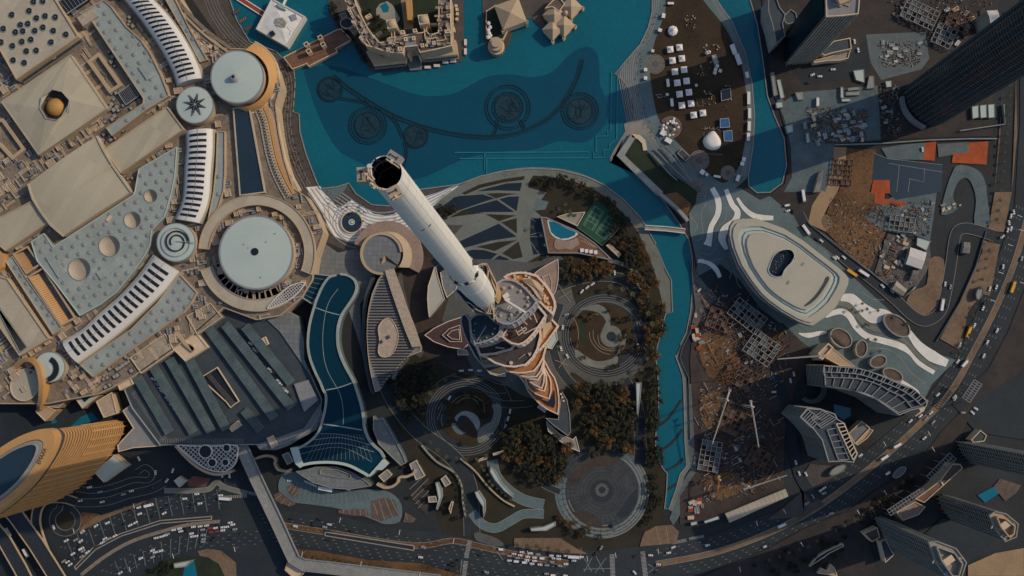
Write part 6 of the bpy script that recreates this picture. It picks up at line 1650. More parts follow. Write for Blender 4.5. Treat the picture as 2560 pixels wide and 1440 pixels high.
# opera house
OP = P('1832,551 1856,546 1890,546 1920,556 1960,571 2010,603 2053,637 2093,667 2114,685 2122,697 2120,712 2111,733 2088,770 2060,796 2030,816 2012,812 1993,804 1953,781 1920,757 1899,738 1874,706 1846,663 1828,618 1821,585 1823,565')
t = thing('opera_house', 'beige ship shaped opera house roof with stepped rims and a kidney shaped opening', 'opera house', W((1975, 690), 30), 0)
q = ccw([W(c, 30) for c in OP]); c0 = cen(q)
b = MB(); low = [lerp(c0, c, .9) for c in q]; b.side(low, 0, 27, top=q); b.build('wall', 'concrete', t)
def sc_(f, dx=0, dy=0): return [lerp((c0[0]+dx, c0[1]+dy), c, f) for c in q]
pr = [(1.0, 30), (.985, 31.5), (.94, 31.5), (.935, 32.8), (.84, 32.8), (.83, 31.2), (.72, 31.6), (.70, 33.2)]
for i, ((f0, z0), (f1, z1)) in enumerate(zip(pr[:-1], pr[1:])):
    b = MB(); b.side(sc_(f0), z0, z1, top=sc_(f1)); b.build('roof_step', ['roof_disc', 'shell_beige', 'dark_line', 'shell_beige', 'shell_beige', 'roof_disc', 'roof_disc'][i] if False else ['concrete', 'shell_beige', 'concrete', 'shell_beige', 'shell_beige', 'roof_disc', 'shell_beige'][i], t)
KD = ccw([W(c, 33) for c in cr(P('1924,665 1935,640 1952,627 1975,625 1985,638 1978,655 1964,670 1958,685 1945,692 1930,688 1922,678'), 4)])
b = MB(); b.flat(sc_(.70), 33.2, holes=[KD]); b.build('roof_top', 'shell_beige', t)
b = MB(); b.side(KD, 28, 33.2, flip=True); b.flat(KD, 28); b.build('roof_opening', 'pond', t)
rnd = random.Random(5); b = MB()
x0, y0, x1, y1 = box_of(KD)
for k in range(60):
    p = (rnd.uniform(x0, x1), rnd.uniform(y0, y1))
    if inside(p, KD) and p[0]+p[1] > c0[0]+c0[1]-26: b.box(p, (.7, .7, .8), k, 0, 28)
b.build('terrace_seat', 'concrete', t)
b = MB(); b.bar([W(c, 35) for c in cr(P('1956,692 1962,675 1975,662 1988,648 1990,645'), 4, False)], .6, 33, 34.2); b.ringwall(KD, -.7, 33, 34); b.build('opening_rim', 'roof_disc', t)
b = MB(); b.prism([W(c, 34) for c in cr(P('2071,691 2073,698 2062,718 2045,742 2028,758 2015,765 2013,763 2030,748 2046,730 2060,708 2066,694'), 3)], 33, 33.9); b.build('roof_slot', 'roof_dark', t)
for c in P('2008,660 1971,706'):
    b = MB(); b.box(W(c, 34), (3.4, 2.4, .5), R(50), 0, 33.1); b.build('roof_hatch', 'concrete', t)
b = MB(); b.side(sc_(.765), 31.5, 32.0); b.ringwall(sc_(.77), .4, 31.4, 32.3); b.build('roof_seam', 'roof_grey', t)
# oval planted pavilions in the opera garden
for lab, x, y, rx, ry, rt, h in (('largest brown oval pond roof between the white ribbons', 965, 1000, 118, 68, 38, 4), ('brown oval roof with a dark slot beside the lit beige block', 548, 1095, 92, 66, 38, 7), ('upright brown oval roof next to the slotted oval', 700, 1175, 47, 68, 8, 7), ('smaller brown oval roof below the upright oval', 825, 1270, 67, 48, -20, 7), ('brown oval roof partly behind the curved gridded tower', 935, 1370, 82, 46, 25, 7)):
    q = ell(1920+x/3, 480+y/3, rx/3, ry/3, rt, 44); bld('oval_pavilion', lab, 'pavilion', q, h, 'brown_roof', 'concrete', par=.9, pw=1.2, rim='concrete')
b = MB(); b.bar([W(c, 8) for c in P('B4', '475,1075 580,1160')], 2.0, 7, 8.2); one('slot_cover', 'dark slot lying across the slotted oval roof', 'cover', b, 'unit_dark', W((2090, 853)))
q = P('B4', '430,1245 480,1165 655,1310 540,1305'); bld('site_block', 'long sunlit beige flat roof beside the brown ovals', 'block', q, 22, 'sand_wall', 'cream', par=.5)
bld('site_block', 'square cream framed block at the end of the sunlit beige roof', 'block', P('B4', '370,1210 448,1132 486,1166 402,1262'), 30, 'sand_wall', 'cream', par=2.2, pw=1.2)
# sand, soil and slabs of the building sites
sheet('sand_road', P('A4', '490,1100 590,1105 575,1300 520,1440')+P('B4', '500,30 450,110 405,200 440,300 300,235 330,100 400,-10 ')+P('A4', '430,1440 490,1250'), 'sand')
sheet('sand_bank', cr(P('B4', '420,170 470,180 480,240 450,290 420,270 400,220'), 3), 'sand_dark')
sheet('soil_pit', P('A4', '590,1110 810,1125 800,1300 760,1440')+P('B4', '800,0 850,80 740,180 900,270 870,330 760,590 620,490 440,300 480,240 440,150 510,10')+P('A4', '530,1440 575,1300'), 'soil')
sheet('concrete_slab', P('A4', '850,1110 1010,1085 1180,1070 1180,1200 900,1195'), 'site_grey')
sheet('concrete_slab', P('B4', '870,70 1060,-30 1270,-30 1240,200 1215,360 880,290 720,190'), 'site_grey')
sheet('pit_floor', P('A4', '800,1150 900,1190 1310,1235 1300,1440 960,1500 780,1340'), 'canal_glass')
sheet('grey_roofing', P('A4', '1270,1080 1505,1065 1505,1140 1280,1180'), 'concrete_dark')
for s in ('A4 1180,1072 1262,1060 1250,1205 1165,1200', 'A4 1508,1070 1652,1060 1640,1235 1378,1220 1390,1150 1500,1142', 'A4 790,1350 912,1350 915,1450 770,1450', 'B4 800,-5 878,-5 872,50 1032,72 1022,112 860,92 800,82'):
    tl, s2 = s.split(' ', 1); sheet('orange_slab', P(tl, s2), 'rust_ground')
lines('pit_line', [P('A4', '905,1225 1310,1290'), P('A4', '985,1240 965,1440'), P('A4', '1060,1340 1170,1365 1175,1260'), P('A4', '1065,1340 1050,1440'), P('A4', '800,1150 900,1190 1310,1235')], .9, 'concrete')
sheet('loop_road', cr(P('A4', '1330,1440 1380,1300 1420,1240 1520,1250 1600,1300 1640,1400')+P('B4', '1640,0 1660,240 1550,240 1560,80')+P('A4', '1545,1420 1500,1340 1440,1350 1400,1420')+P('B4', '1390,50 1420,130 1300,170'), 3), 'site_grey')
sheet('side_walk', P('A4', '1860,600 1870,1000 1830,1440 1700,1440 1740,1050 1760,660')+P('B4', '1700,0 1650,290 1770,300 1830,0'), 'sand_dark')
sheet('side_walk', P('B4', '1600,360 1740,395 1665,780 1590,760 1560,820 1500,900 1450,1150 1430,1180 1290,1100 1440,820 1560,560 1610,440'), 'sand_dark')
sheet('sand_lot', cr(P('B4', '1215,500 1320,510 1310,700 1280,830 1160,930 1040,840 1090,740 1190,690'), 3), 'sand_dark')
sheet('site_yard', P('B4', '900,310 1215,400 1220,490 1190,600 1080,760 1000,790 880,700 800,600'), 'rubble')
road('access_road', P('B4', '230,170 300,280 460,400 620,530 800,670 960,810 1090,930 1190,965 1290,900 1330,780 1370,560 1405,330 1460,275 1560,285 1700,330'), 27, 'asphalt')
sheet('pavement', P('1920,1300 2010,1290 2060,1262 2000,1200 2025,1160 2080,1165 2090,1190 2050,1210 2010,1225'), 'promenade')
sheet('sandy_verge', P('1600,1366 1690,1358 1698,1330 1680,1312 1640,1315 1612,1330 1605,1345'), 'sand_dark'); lines('verge_line', [P('1640,1318 1652,1362'), P('1665,1316 1672,1360')], 1, 'kerb')
sheet('sandy_verge', P('1285,1345 1400,1345 1440,1370 1470,1385 1400,1382 1285,1368'), 'sand_dark'); lines('verge_line', [P('%d,1342 %d,1372' % (x, x)) for x in (1305, 1308, 1330, 1333, 1355, 1358, 1380, 1383, 1403, 1406)], .9, 'brown_roof')
sheet('brown_verge', P('735,1372 800,1378 920,1400 1050,1408 1160,1440 1100,1448 900,1425 760,1408'), 'soil')
sheet('paved_verge', cr(P('1190,1330 1240,1345 1260,1362 1235,1365 1190,1350'), 3), 'paving')
sheet('corner_sand', P('C4', '1500,1360 1700,1270 1920,1230 1920,1440 1500,1440'), 'sand')
sheet('dark_lot', P('2380,1010 2440,950 2600,800 2700,900 2700,1120 2500,1090 2440,1080'), 'asphalt_dark')
sheet('dark_lot', P('C4', '1300,1010 1500,960 1700,1180 1500,1340 1400,1280 1180,1120'), 'asphalt_dark')
sheet('hotel_pool', P('C4', '1570,835 1690,770 1740,815 1630,890'), 'pool_water'); sheet('hotel_pool', P('C4', '490,150 620,180 620,240 560,270 500,220'), 'pool_water'); sheet('hotel_pool', P('C4', '540,1320 600,1290 700,1360 690,1440 560,1440'), 'pool_water')
sheet('pool_deck', P('C4', '1690,770 1740,710 1900,760 1860,820 1780,880'), 'brown_roof'); 
sheet('far_verge', P('2575,690 2520,830 2430,1000 2353,1080 2285,1170 2187,1228 2120,1277 2003,1325 1920,1372 1780,1430 1700,1470 2200,1470 2180,1380 2160,1320 2220,1270 2310,1215 2390,1120 2440,1000 2600,900'), 'scrub')
road('works_road', P('1935,940 1960,990 1975,1050 1985,1120 2000,1190 2040,1250'), 26, 'asphalt_dark', None)
sheet('works_painted_glow', cr(P('1745,850 1800,830 1850,900 1830,960 1770,940'), 3), 'soil'); sheet('works_painted_glow', cr(P('1750,1000 1800,980 1840,1040 1800,1080 1760,1060'), 3), 'soil'); sheet('works_painted_glow', cr(P('1760,1200 1830,1180 1860,1220 1790,1250'), 3), 'soil')  # orange glow over the works, put in as soil-coloured patches
b = MB(); r9 = random.Random(77)
for k in range(260):
    x, y = r9.uniform(1745, 1955), r9.uniform(730, 1225)
    if x > 1870 and y < 800: continue
    w = W((x, y), 3); a = r9.choice((.5, .5, 2.07, .9)); L_ = r9.uniform(3, 11); z_ = r9.uniform(1, 4)
    b.beam((w[0], w[1], z_), (w[0]+L_*math.cos(a), w[1]+L_*math.sin(a), z_), .35, .5, r9.choice((0, 0, 1, 2, 3)))
tag(b.build('scaffold_bars', ['timber', 'truss_white', 'unit_dark', 'crane_yellow']), kind='stuff')
# sheds
def shed(label, pts, h, m='roof_tan', ridge=True, cat='shed'):
    q = [W(c, h) for c in pts]; t = thing('site_shed', label, cat, cen(q), 0)
    b = MB(); b.side(ccw(q), 0, h); b.build('wall', 'concrete', t)
    b = MB(); m0, m1 = lerp(q[0], q[3], .5), lerp(q[1], q[2], .5)
    b.add([(*q[0], h), (*q[1], h), (*m1, h+1.4), (*m0, h+1.4)], [[0, 1, 2, 3]]); b.add([(*q[3], h), (*q[2], h), (*m1, h+1.4), (*m0, h+1.4)], [[1, 0, 3, 2]]); b.build('roof', m, t)
    b = MB()
    for k in range(1, 14):
        for u, v in ((lerp(q[0], q[1], k/14), lerp(m0, m1, k/14)), (lerp(q[3], q[2], k/14), lerp(m0, m1, k/14))): b.beam((*u, h+.06), (*v, h+1.46), .15, .1)
    b.build('roof_seam', 'roof_grey', t)
shed('large white warehouse roof in the upper site yard', P('B4', '1070,415 1190,455 1150,580 1035,540'), 8, 'canopy_white')
shed('small tan double shed at the lower end of the site yard', P('B4', '965,668 1042,730 1012,780 930,728'), 6, 'roof_tan')
shed('long greenish white shed along the boulevard at the works', P('1813,1284 1963,1222 1971,1241 1824,1307'), 6, 'roof_tan')
shed('white square roof at the upper frame corner', P('A4', '1640,80 1720,75 1735,145 1670,175'), 30, 'canopy_white')
shed('brown long shed beside the sandy lot', P('B4', '1090,585 1135,580 1110,650 1065,660'), 5, 'pink_roof')
shed('pale long shed beside the sand road', P('A4', '380,1300 415,1275 385,1440 345,1440'), 6, 'roof_tan')
shed('small square shed in the strip beside the boulevard', P('B4', '1470,375 1515,378 1510,460 1458,455'), 5, 'roof_tan')
for i, s in enumerate(('20,545 45,540 75,710 45,720', '65,600 95,595 125,730 95,740', '205,695 265,690 270,745 225,750', '545,650 565,655 570,735 545,735', '585,690 690,685 690,712 585,715', '550,740 620,740 620,760 555,762', '265,920 285,915 295,965 272,970', '285,1000 305,995 315,1065 290,1072', '600,660 690,650 690,672 600,680', '640,530 720,520 725,620 660,600', '760,570 795,570 800,660 740,665', '880,610 925,605 930,650 890,655')):
    bld('site_cabin', ['long white cabin on the river road, first', 'long white cabin on the river road, second', 'square pale cabin below the long cabins', 'upright cabin with dark roof lights', 'long flat cabin with dark windows', 'white truck sized cabin', 'small white cabin beside the brown rubble', 'long white cabin beside the brown rubble', 'thin pale cabin in the yard row', 'pale L shaped cabin by the dark lot', 'pale tall cabin by the grey lot', 'small square cabin near the dark tower'][i], 'cabin', P('A4', s), 3.4, 'roof_disc' if i % 2 else 'concrete', 'concrete', par=.3, pw=.3)
for i, s in enumerate(('C3 1440,1028 1548,990 1556,1012 1448,1045', 'C3 1340,1040 1388,1030 1390,1052 1345,1062', 'B4 920,735 945,715 960,745 940,760', 'B4 1075,740 1110,700 1110,720 1020,785', 'B4 1120,340 1220,370 1190,440 1115,400', 'A4 1530,800 1580,790 1582,880 1535,890', 'A4 1590,790 1640,785 1642,880 1595,885', 'A4 1650,785 1700,780 1702,880 1655,885', 'A4 60,770 110,765 115,805 65,810', 'A4 130,945 185,930 190,990 145,1000')):
    tl, s2 = s.split(' ', 1); bld('site_cabin', ['white container office by the boulevard', 'small white container office near the river tip', 'tiny white cabin by the sandy lot', 'narrow pale cabin by the sandy lot', 'grey roof frame above the white warehouse', 'white roof panel first of three by the boulevard', 'white roof panel second of three by the boulevard', 'white roof panel third of three by the boulevard', 'white cabin by the channel bend', 'white cabin below the channel bend'][i], 'cabin', P(tl, s2), 4, 'roof_disc', 'concrete', par=.3, pw=.3)
# site walls
def fence(label, path, h=2.4, w=1.6, m='concrete_dark', name='site_fence'):
    q = [W(c, h) for c in path]; b = MB(); b.bar(q, w*S, 0, h); one(name, label, 'fence', b, m, q[0])
fence('fence along the access road beside the soil pit', P('B4', '300,230 620,490 770,600 830,650 900,700')); fence('fence along the loop of the access road', P('B4', '1640,290 1560,560 1440,830 1265,1120')); fence('fence between slab and yard', P('B4', '905,300 1000,280 1230,370')); fence('fence round the river works', P('1726,650 1740,770 1726,830 1706,870 1700,895 1722,945 1726,1100'))
fence('pale wall above the orange slab', P('A4', '500,1085 850,1075 1200,1050 1500,1040 1720,1040'), 3, 2.2, 'concrete')
fence('low wall at the frame of the sunlit roofs', P('A4', '1440,980 1780,930 1770,780'), 4, 2, 'concrete')
# loose material on the sites
rnd = random.Random(21)
STK = {}
def stack_mesh(i):
    if i not in STK:
        b = MB(); m = ['concrete', 'metal', 'timber', 'roof_blue', 'unit_dark', 'cream', 'rust_ground'][i]
        r = random.Random(i)
        for k in range(3): b.box((0, (k-1)*.95), (5.2*r.uniform(.8, 1), .8, r.uniform(.8, 1.6)), 0, 0, 0)
        o = b.build('material_stack', m); STK[i] = o.data; bpy.data.objects.remove(o)
    return STK[i]
def stacks(poly, n, label, group, ang=0, seed=1, kinds=(0, 1, 2, 3, 4, 5), smin=.5, smax=1.3):
    r = random.Random(seed); x0, y0, x1, y1 = box_of(poly); k = 0; tr = 0
    while k < n and tr < n*40:
        tr += 1; p = (r.uniform(x0, x1), r.uniform(y0, y1))
        if not inside(p, poly): continue
        o = bpy.data.objects.new('material_stack', stack_mesh(r.choice(kinds))); COL.objects.link(o); x, y = W(p, 1); o.location = (x, y, .8); o.rotation_euler = (0, 0, R(ang+r.choice((0, 90, 20, 0)))); s = r.uniform(smin, smax); o.scale = (s, s, s)
        tag(o, label, 'material stack', group); k += 1
stacks(P('A4', '580,810 720,830 740,1060 500,1060 520,900'), 55, 'stack of building material in the crowded storage yard by the grey lanes', 'stacks in the storage yard', 5, 1)
stacks(P('A4', '290,830 500,800 520,1050 340,1080'), 20, 'stack of building material on the brown rubble beside the storage yard', 'stacks on the brown rubble', 20, 2)
stacks(P('B4', '880,90 1240,60 1200,340 900,280 740,190'), 20, 'stack of building material strewn on the pale slab below the orange floor', 'stacks on the pale slab', 10, 3, smin=.35, smax=.8)
stacks(P('B4', '860,400 1010,310 1060,420 1000,560 960,700 800,600'), 28, 'stack of building material in the yard beside the white warehouse', 'stacks in the warehouse yard', -40, 4)
stacks(P('C3', '1440,20 1840,20 1860,500 1900,740 1640,900 1440,760'), 42, 'stack of building material in the dark works under the cranes', 'stacks in the crane works', 30, 5, kinds=(0, 1, 2, 4, 4, 4), smin=.4, smax=1.1)
stacks(P('B3', '1600,750 1900,900 1900,1300 1640,1280 1520,900'), 32, 'stack of building material in the dark works below the opera house', 'stacks in the works below the opera', 30, 6, kinds=(0, 1, 2, 4, 4, 4), smin=.4, smax=1.1)
stacks(P('A4', '820,320 1140,310 1150,480 860,510'), 20, 'stack of building material on the blue tarred lot', 'stacks on the blue tarred lot', 0, 7, kinds=(0, 1, 3, 4))
stacks(P('A4', '900,20 1250,10 1180,90 950,150'), 12, 'stack of building material on the far site by the frame edge', 'stacks on the far site', 30, 8)
stacks(P('A4', '1280,60 1640,80 1560,200 1380,360 1340,200'), 20, 'stack of building material between the far site and the dark tower', 'stacks behind the dark tower', 30, 9, smin=.6, smax=1.5)
stacks(P('A4', '850,750 960,680 980,1000 860,1040'), 14, 'stack of building material at the foot of the dark tower', 'stacks below the dark tower', 0, 10, kinds=(0, 4, 4, 1))
stacks(P('C3', '1330,880 1420,780 1440,980 1340,1020'), 16, 'container and material stack at the river tip yard', 'stacks in the river tip yard', 5, 12, kinds=(0, 5, 6, 1))
stacks(P('B3', '1370,870 1420,880 1420,1180 1340,1160 1350,960'), 12, 'material stack on the path between river and works', 'stacks on the river path', 10, 13, kinds=(0, 5, 6, 1))
stacks(P('B4', '1300,90 1440,80 1440,140 1310,150'), 14, 'white block stack at the end of the loop road', 'white stacks at the loop road', 20, 14, kinds=(5, 0), smin=.4, smax=.8)
b = MB()
for zone, n in ((P('B3', '1440,700 1900,880 1900,1400 1440,1300'), 500), (P('C3', '1400,0 1900,0 1900,800 1440,900'), 700), (P('A4', '280,800 740,820 740,1060 340,1080'), 350), (P('B4', '460,50 860,100 860,400 760,590 600,480 440,300'), 260), (P('B4', '800,330 1200,350 1080,740 900,700'), 260), (P('B4', '880,90 1240,60 1200,340 740,190'), 260), (P('A4', '830,320 1140,300 1140,490 860,500'), 150), (P('A4', '880,0 1700,0 1600,180 1380,360'), 300), (P('A4', '840,640 980,640 1000,1040 840,1040'), 120), (P('B4', '0,950 180,1080 120,1400 0,1440'), 120)):
    x0, y0, x1, y1 = box_of(zone)
    for k in range(n*2):
        p = (rnd.uniform(x0, x1), rnd.uniform(y0, y1))
        if inside(p, zone):
            L_ = rnd.choice((.6, .9, 1.5, 3.5)); b.box(W(p, 1), (L_, rnd.uniform(.25, .9), rnd.uniform(.3, 1.3)), rnd.uniform(0, 3.1), rnd.choice((0, 1, 1, 2, 3, 4)), .6)
tag(b.build('site_rubble', ['unit_grey', 'unit_dark', 'timber', 'concrete', 'soil']), kind='stuff')
# unfinished frames on the sites
def site_frame(label, c, nx, ny, ang, h, m='unit_grey'):
    w = W(c, h); t = thing('unfinished_building', label, 'building', w, 0, None); ca, sa = math.cos(R(-ang)), math.sin(R(-ang)); d = 5.0
    P_ = lambda i, j: (w[0]+(i-nx/2)*d*ca-(j-ny/2)*d*sa, w[1]+(i-nx/2)*d*sa+(j-ny/2)*d*ca)
    r = random.Random(int(c[0]))
    for i in range(nx+1):
        for j in range(ny+1): b = MB(); b.box(P_(i, j), (.6, .6, h+1.6), R(-ang), 0, 0); b.build('column', m, t)
    b = MB()
    for i in range(nx+1): b.beam((*P_(i, 0), h), (*P_(i, ny), h), .5, .6)
    for j in range(ny+1): b.beam((*P_(0, j), h), (*P_(nx, j), h), .5, .6)
    b.build('beam', m, t)
    for i in range(nx):
        for j in range(ny):
            if r.random() < .55: z = h-.35 if r.random() < .6 else h*.45; b = MB(); b.prism([P_(i+.06, j+.06), P_(i+.94, j+.06), P_(i+.94, j+.94), P_(i+.06, j+.94)], z-.3, z); b.build('floor_slab', 'concrete_dark' if m != 'timber' else 'brown_roof', t)
for a in (('concrete frame with open bays nearest the opera house in the dark works', (1868, 790), 7, 4, 38, 7), ('rust brown frame with open bays in the dark works by the river yard', (1800, 800), 5, 4, 20, 5, 'timber'), ('concrete frame leaning across the middle of the dark works', (1905, 870), 6, 5, 35, 8), ('pale frame with a few slabs above the steep crane jib', (1850, 940), 6, 4, 30, 5, 'timber'), ('brown frame between the two pale crane jibs', (1838, 1050), 5, 6, 25, 6, 'timber'), ('brown frame under the boulevard crane jib', (1900, 1150), 5, 4, 28, 6, 'timber'), ('concrete frame near the river yard in the lower works', (1775, 1140), 4, 6, 10, 5), ('brown frame sunk in the orange soil pit', (2105, 430), 4, 5, 5, 3, 'timber'), ('concrete frame on the pale slab below the orange floor', (2255, 560), 5, 3, 8, 4), ('concrete frame on the far site at the frame edge', (2300, 35), 7, 4, 25, 6), ('brown frame between far site and dark tower', (2400, 50), 5, 4, 25, 6, 'timber'), ('concrete frame on the far side by the white square roof', (2360, 90), 4, 4, 25, 5)): site_frame(*a)
# tower cranes
def crane(label, base, tip, h=45, counter=.22, m='truss_white'):
    w = W(base, h); e = W(tip, h); t = thing('tower_crane', label, 'crane', w, 0)
    d = Vector((e[0]-w[0], e[1]-w[1])); 
    b = MB()
    for x, y in ((-.8, -.8), (.8, -.8), (.8, .8), (-.8, .8)): b.beam((w[0]+x, w[1]+y, 0), (w[0]+x, w[1]+y, h), .22, .22)
    z = 0
    while z < h-2: b.beam((w[0]-.8, w[1]-.8, z), (w[0]+.8, w[1]-.8, z+2), .12, .12); b.beam((w[0]+.8, w[1]+.8, z), (w[0]-.8, w[1]+.8, z+2), .12, .12); z += 2
    b.build('mast', m, t)
    b = MB(); n_ = d.normalized(); s_ = Vector((-n_.y, n_.x))*.6; L = d.length
    for k in (-1, 1): b.beam((w[0]+s_.x*k, w[1]+s_.y*k, h), (e[0]+s_.x*k*.5, e[1]+s_.y*k*.5, h), .24, .24)
    b.beam((w[0], w[1], h+1.4), (e[0], e[1], h+.7), .22, .22)
    u = 0
    while u < L-2:
        p = (w[0]+n_.x*u, w[1]+n_.y*u); q = (w[0]+n_.x*(u+2), w[1]+n_.y*(u+2)); b.beam((p[0]+s_.x, p[1]+s_.y, h), (q[0]-s_.x, q[1]-s_.y, h), .14, .14); b.beam((p[0]-s_.x, p[1]-s_.y, h), (q[0], q[1], h+1.2), .14, .14); u += 2
    b.build('jib', m, t)
    b = MB(); c = (w[0]-n_.x*L*counter, w[1]-n_.y*L*counter); b.beam((w[0], w[1], h), (*c, h), 1.4, .4); b.build('counter_jib', m, t)
    b = MB(); b.box(c, (2.2, 2.6, 2.4), math.atan2(n_.y, n_.x), 0, h-2); b.build('counterweight', 'concrete', t)
    b = MB(); b.box((w[0]+s_.x*2.4, w[1]+s_.y*2.4), (1.8, 1.6, 2), math.atan2(n_.y, n_.x), 0, h-2); b.build('cab', 'cream', t)
    b = MB(); b.tube((w[0], w[1], h), (w[0], w[1], h+6), .5, .15, n=4); b.build('tower_head', m, t)
crane('pale tower crane with its jib pointing down, beside the river works', (1817, 1000), (1781, 1109), 50)
crane('pale tower crane with its jib pointing steeply down, farther from the river', (1880, 1018), (1897, 1118), 50, .15)
crane('pale tower crane jib pointing towards the boulevard', (1873, 1219), (1968, 1188), 40, .12)
crane('thin tower crane with a long jib beside the cream framed block', (2050, 890), (1943, 898), 55, .08)
crane('small orange crane in the works near the river tip', (1797, 1200), (1795, 1228), 20, .3, 'crane_yellow')
# ---------------- towers standing round the edge
def tower(label, pts, h, wall, band, floors=4.0, fin=4.5, roof='roof_grey', trim='concrete', base=0, bandw=.4, k_=1.0, solid=None):
    q = ccw([W(p, h) for p in pts]); t = thing('high_rise', label, 'tower', cen(q), 0)
    b = MB(); b.side(q, base, h); b.build('glass_wall', wall, t)
    o = offset(q, -bandw); m = len(q); b = MB(); z = 6
    while z < h-2:
        b.side(o, z, z+1.1*k_); b.add([(x, y, z+1.1*k_) for x, y in o]+[(x, y, z+1.1*k_) for x, y in q], [[i, (i+1) % m, m+(i+1) % m, m+i] for i in range(m)]); z += floors
    b.build('floor_band', band, t)
    if fin:
        b = MB()
        for x, y, dx, dy in along(o+[o[0]], fin): b.box((x, y), (.45, .4, h), math.atan2(dy, dx), 0, base)
        b.build('fin', trim, t)
    b = MB(); b.flat(q, h); b.build('roof', roof, t); b = MB(); b.ringwall(offset(q, -bandw-.2), .9, h-1, h+1.6); b.build('parapet', trim, t)
    return t, q
def up(pts, h):                   # ground pixels to the pixels of the same plan at height h
    k = H/(H-h); return [(NX+(x-NX)*k, NY+(y-NY)*k) for x, y in pts]
t, q = tower('tall tower with a dark teal glass side and cream balconies, upper part of frame', up(P('1962,92 1964,163 1998,161 2031,157 2036,96 2000,85'), 134), 134, 'teal_glass', 'concrete', 3.6, 3.0, trim='cream')
b = MB(); b.box(cen(q), (12, 9, 6), .4, 0, 134); b.build('plant_room', 'sand_wall', t); scatter_units(t, up(P('1970,100 2028,100 2025,150 1970,155'), 134), 10, 134, 20, 4, smin=.4, smax=.8)
b = MB(); f = up(P('1956,92 1959,162'), 0); a, c = W(f[0]), W(f[1]); b.add([(a[0], a[1], 4), (c[0], c[1], 4), (c[0], c[1], 133), (a[0], a[1], 133)], [[0, 1, 2, 3], [3, 2, 1, 0]]); b.build('curtain_wall', 'teal_glass', t)
bld('podium_block', 'dark terrace block with cream edge beside the teal tower', 'block', P('A4', '395,400 450,345 490,310 615,285 625,370 480,400 420,420'), 14, 'roof_dark', 'sand_wall', rim='cream'); bld('podium_block', 'pale arcade front at the foot of the teal tower', 'block', P('A4', '340,455 440,430 560,390 620,370 600,440 540,455 440,460 345,475'), 8, 'beige_paving', 'cream')
bld('podium_block', 'dark stepped block with cream outlines at the channel edge', 'block', P('A4', '0,-20 60,-20 90,60 130,110 110,180 130,270 60,330 30,180 0,90'), 30, 'roof_dark', 'concrete', rim='roof_grey'); bld('podium_block', 'small cream outlined roof court left of the teal tower', 'block', P('A4', '115,120 170,70 210,100 220,165 150,185 125,170'), 24, 'roof_dark', 'concrete', rim='roof_grey')
t, q = tower('huge dark round ended tower leaning out of the upper corner', up(cr(P('2257,238 2264,268 2284,296 2312,314 2345,312 2385,285 2370,240 2330,212 2285,208 2263,220'), 3), 240), 240, 'dark_glass', 'roof_dark', 4.4, 5.0, trim='concrete_dark')
b = MB(); b.bar([W(c, 8) for c in cr(P('2257,240 2264,270 2284,298 2314,318'), 5, False)], 3, 0, 8); b.build('entrance_canopy', 'roof_grey', t)
tower('slab tower with striped balconies leaving the frame at the side', up(P('2388,1104 2399,1130 2420,1156 2450,1160 2455,1125 2430,1104'), 200), 200, 'dark_glass', 'concrete', 4.8, 4.0, trim='concrete')
for lab, gp, h, cap in (('slab tower with a beige crown near the blue pool', P('2340,1243 2352,1235 2376,1240 2402,1262 2398,1290 2375,1300 2352,1272'), 112, 'sand_wall'), ('slab tower with an oval beige crown at the lower edge', P('2183,1292 2200,1290 2240,1305 2262,1335 2250,1372 2225,1372 2198,1335'), 135, 'beige_paving')):
    t, q = tower(lab, up(gp, h), h, 'dark_glass', 'concrete', 4.8, 4.6, trim='concrete', roof=cap)
    b = MB(); i_ = offset(q, 3.5); b.ringwall(i_, 1.0, h, h+5); b.build('crown_wall', cap, t); b = MB(); c = cen(q); b.box(c, (9, 6, 4), .6, 0, h); b.build('plant_room', 'cream', t)
    scatter_units(t, up(gp, h), 6, h, 30, 3, smin=.4, smax=.8)
# curved gridded tower and stepped tower by the boulevard
q = P('B4', '415,1298 680,1320 840,1368 1010,1440')+P('C4', '1080,30 1195,125 1185,170 1060,200 980,235 800,110 640,50 425,15'); t = bld('apartment_block', 'curved apartment block with a pale roof grid beside the boulevard', 'apartment block', q, 62, 'roof_dark', 'dark_glass', par=1.6, pw=1.0, rim='concrete')
def grid_(t, rows, n, h, m='roof_grey', w_=.8):
    b = MB()
    for r_ in rows: b.bar([W(c, h) for c in r_], w_, h-1.5, h)
    for k in range(n+1):
        a, c = lerp2(rows[0], k/n), lerp2(rows[-1], k/n); b.beam((*W(a, h), h-.6), (*W(c, h), h-.6), w_, 1.0)
    b.build('roof_grid', m, t)
def lerp2(p, u): return resample(p, 41)[min(40, int(round(u*40)))]
r0 = cr(P('B4', '420,1305 680,1325 840,1375 1010,1450')+P('C4', '1100,45 1190,130'), 4, False); r1 = cr(P('B4', '415,1350 670,1365 830,1415')+P('C4', '960,25 1060,80 1150,160'), 4, False); r2 = cr(P('B4', '430,1390 670,1400 820,1440')+P('C4', '910,50 1010,100 1080,180'), 4, False); r3 = cr(P('C4', '430,10 640,45 800,100 980,215'), 4, False)
grid_(t, [r0, r1], 26, 65); grid_(t, [r1, r2], 12, 64); grid_(t, [r2, r3], 10, 63.6)
b = MB(); z = 6
p = ccw([W(c, 62) for c in q]); o = offset(p, -.35); m = len(p)
while z < 60: b.side(o, z, z+1.1); b.add([(x, y, z+1.1) for x, y in o]+[(x, y, z+1.1) for x, y in p], [[i, (i+1) % m, m+(i+1) % m, m+i] for i in range(m)]); z += 4.6
b.build('floor_band', 'concrete', t)
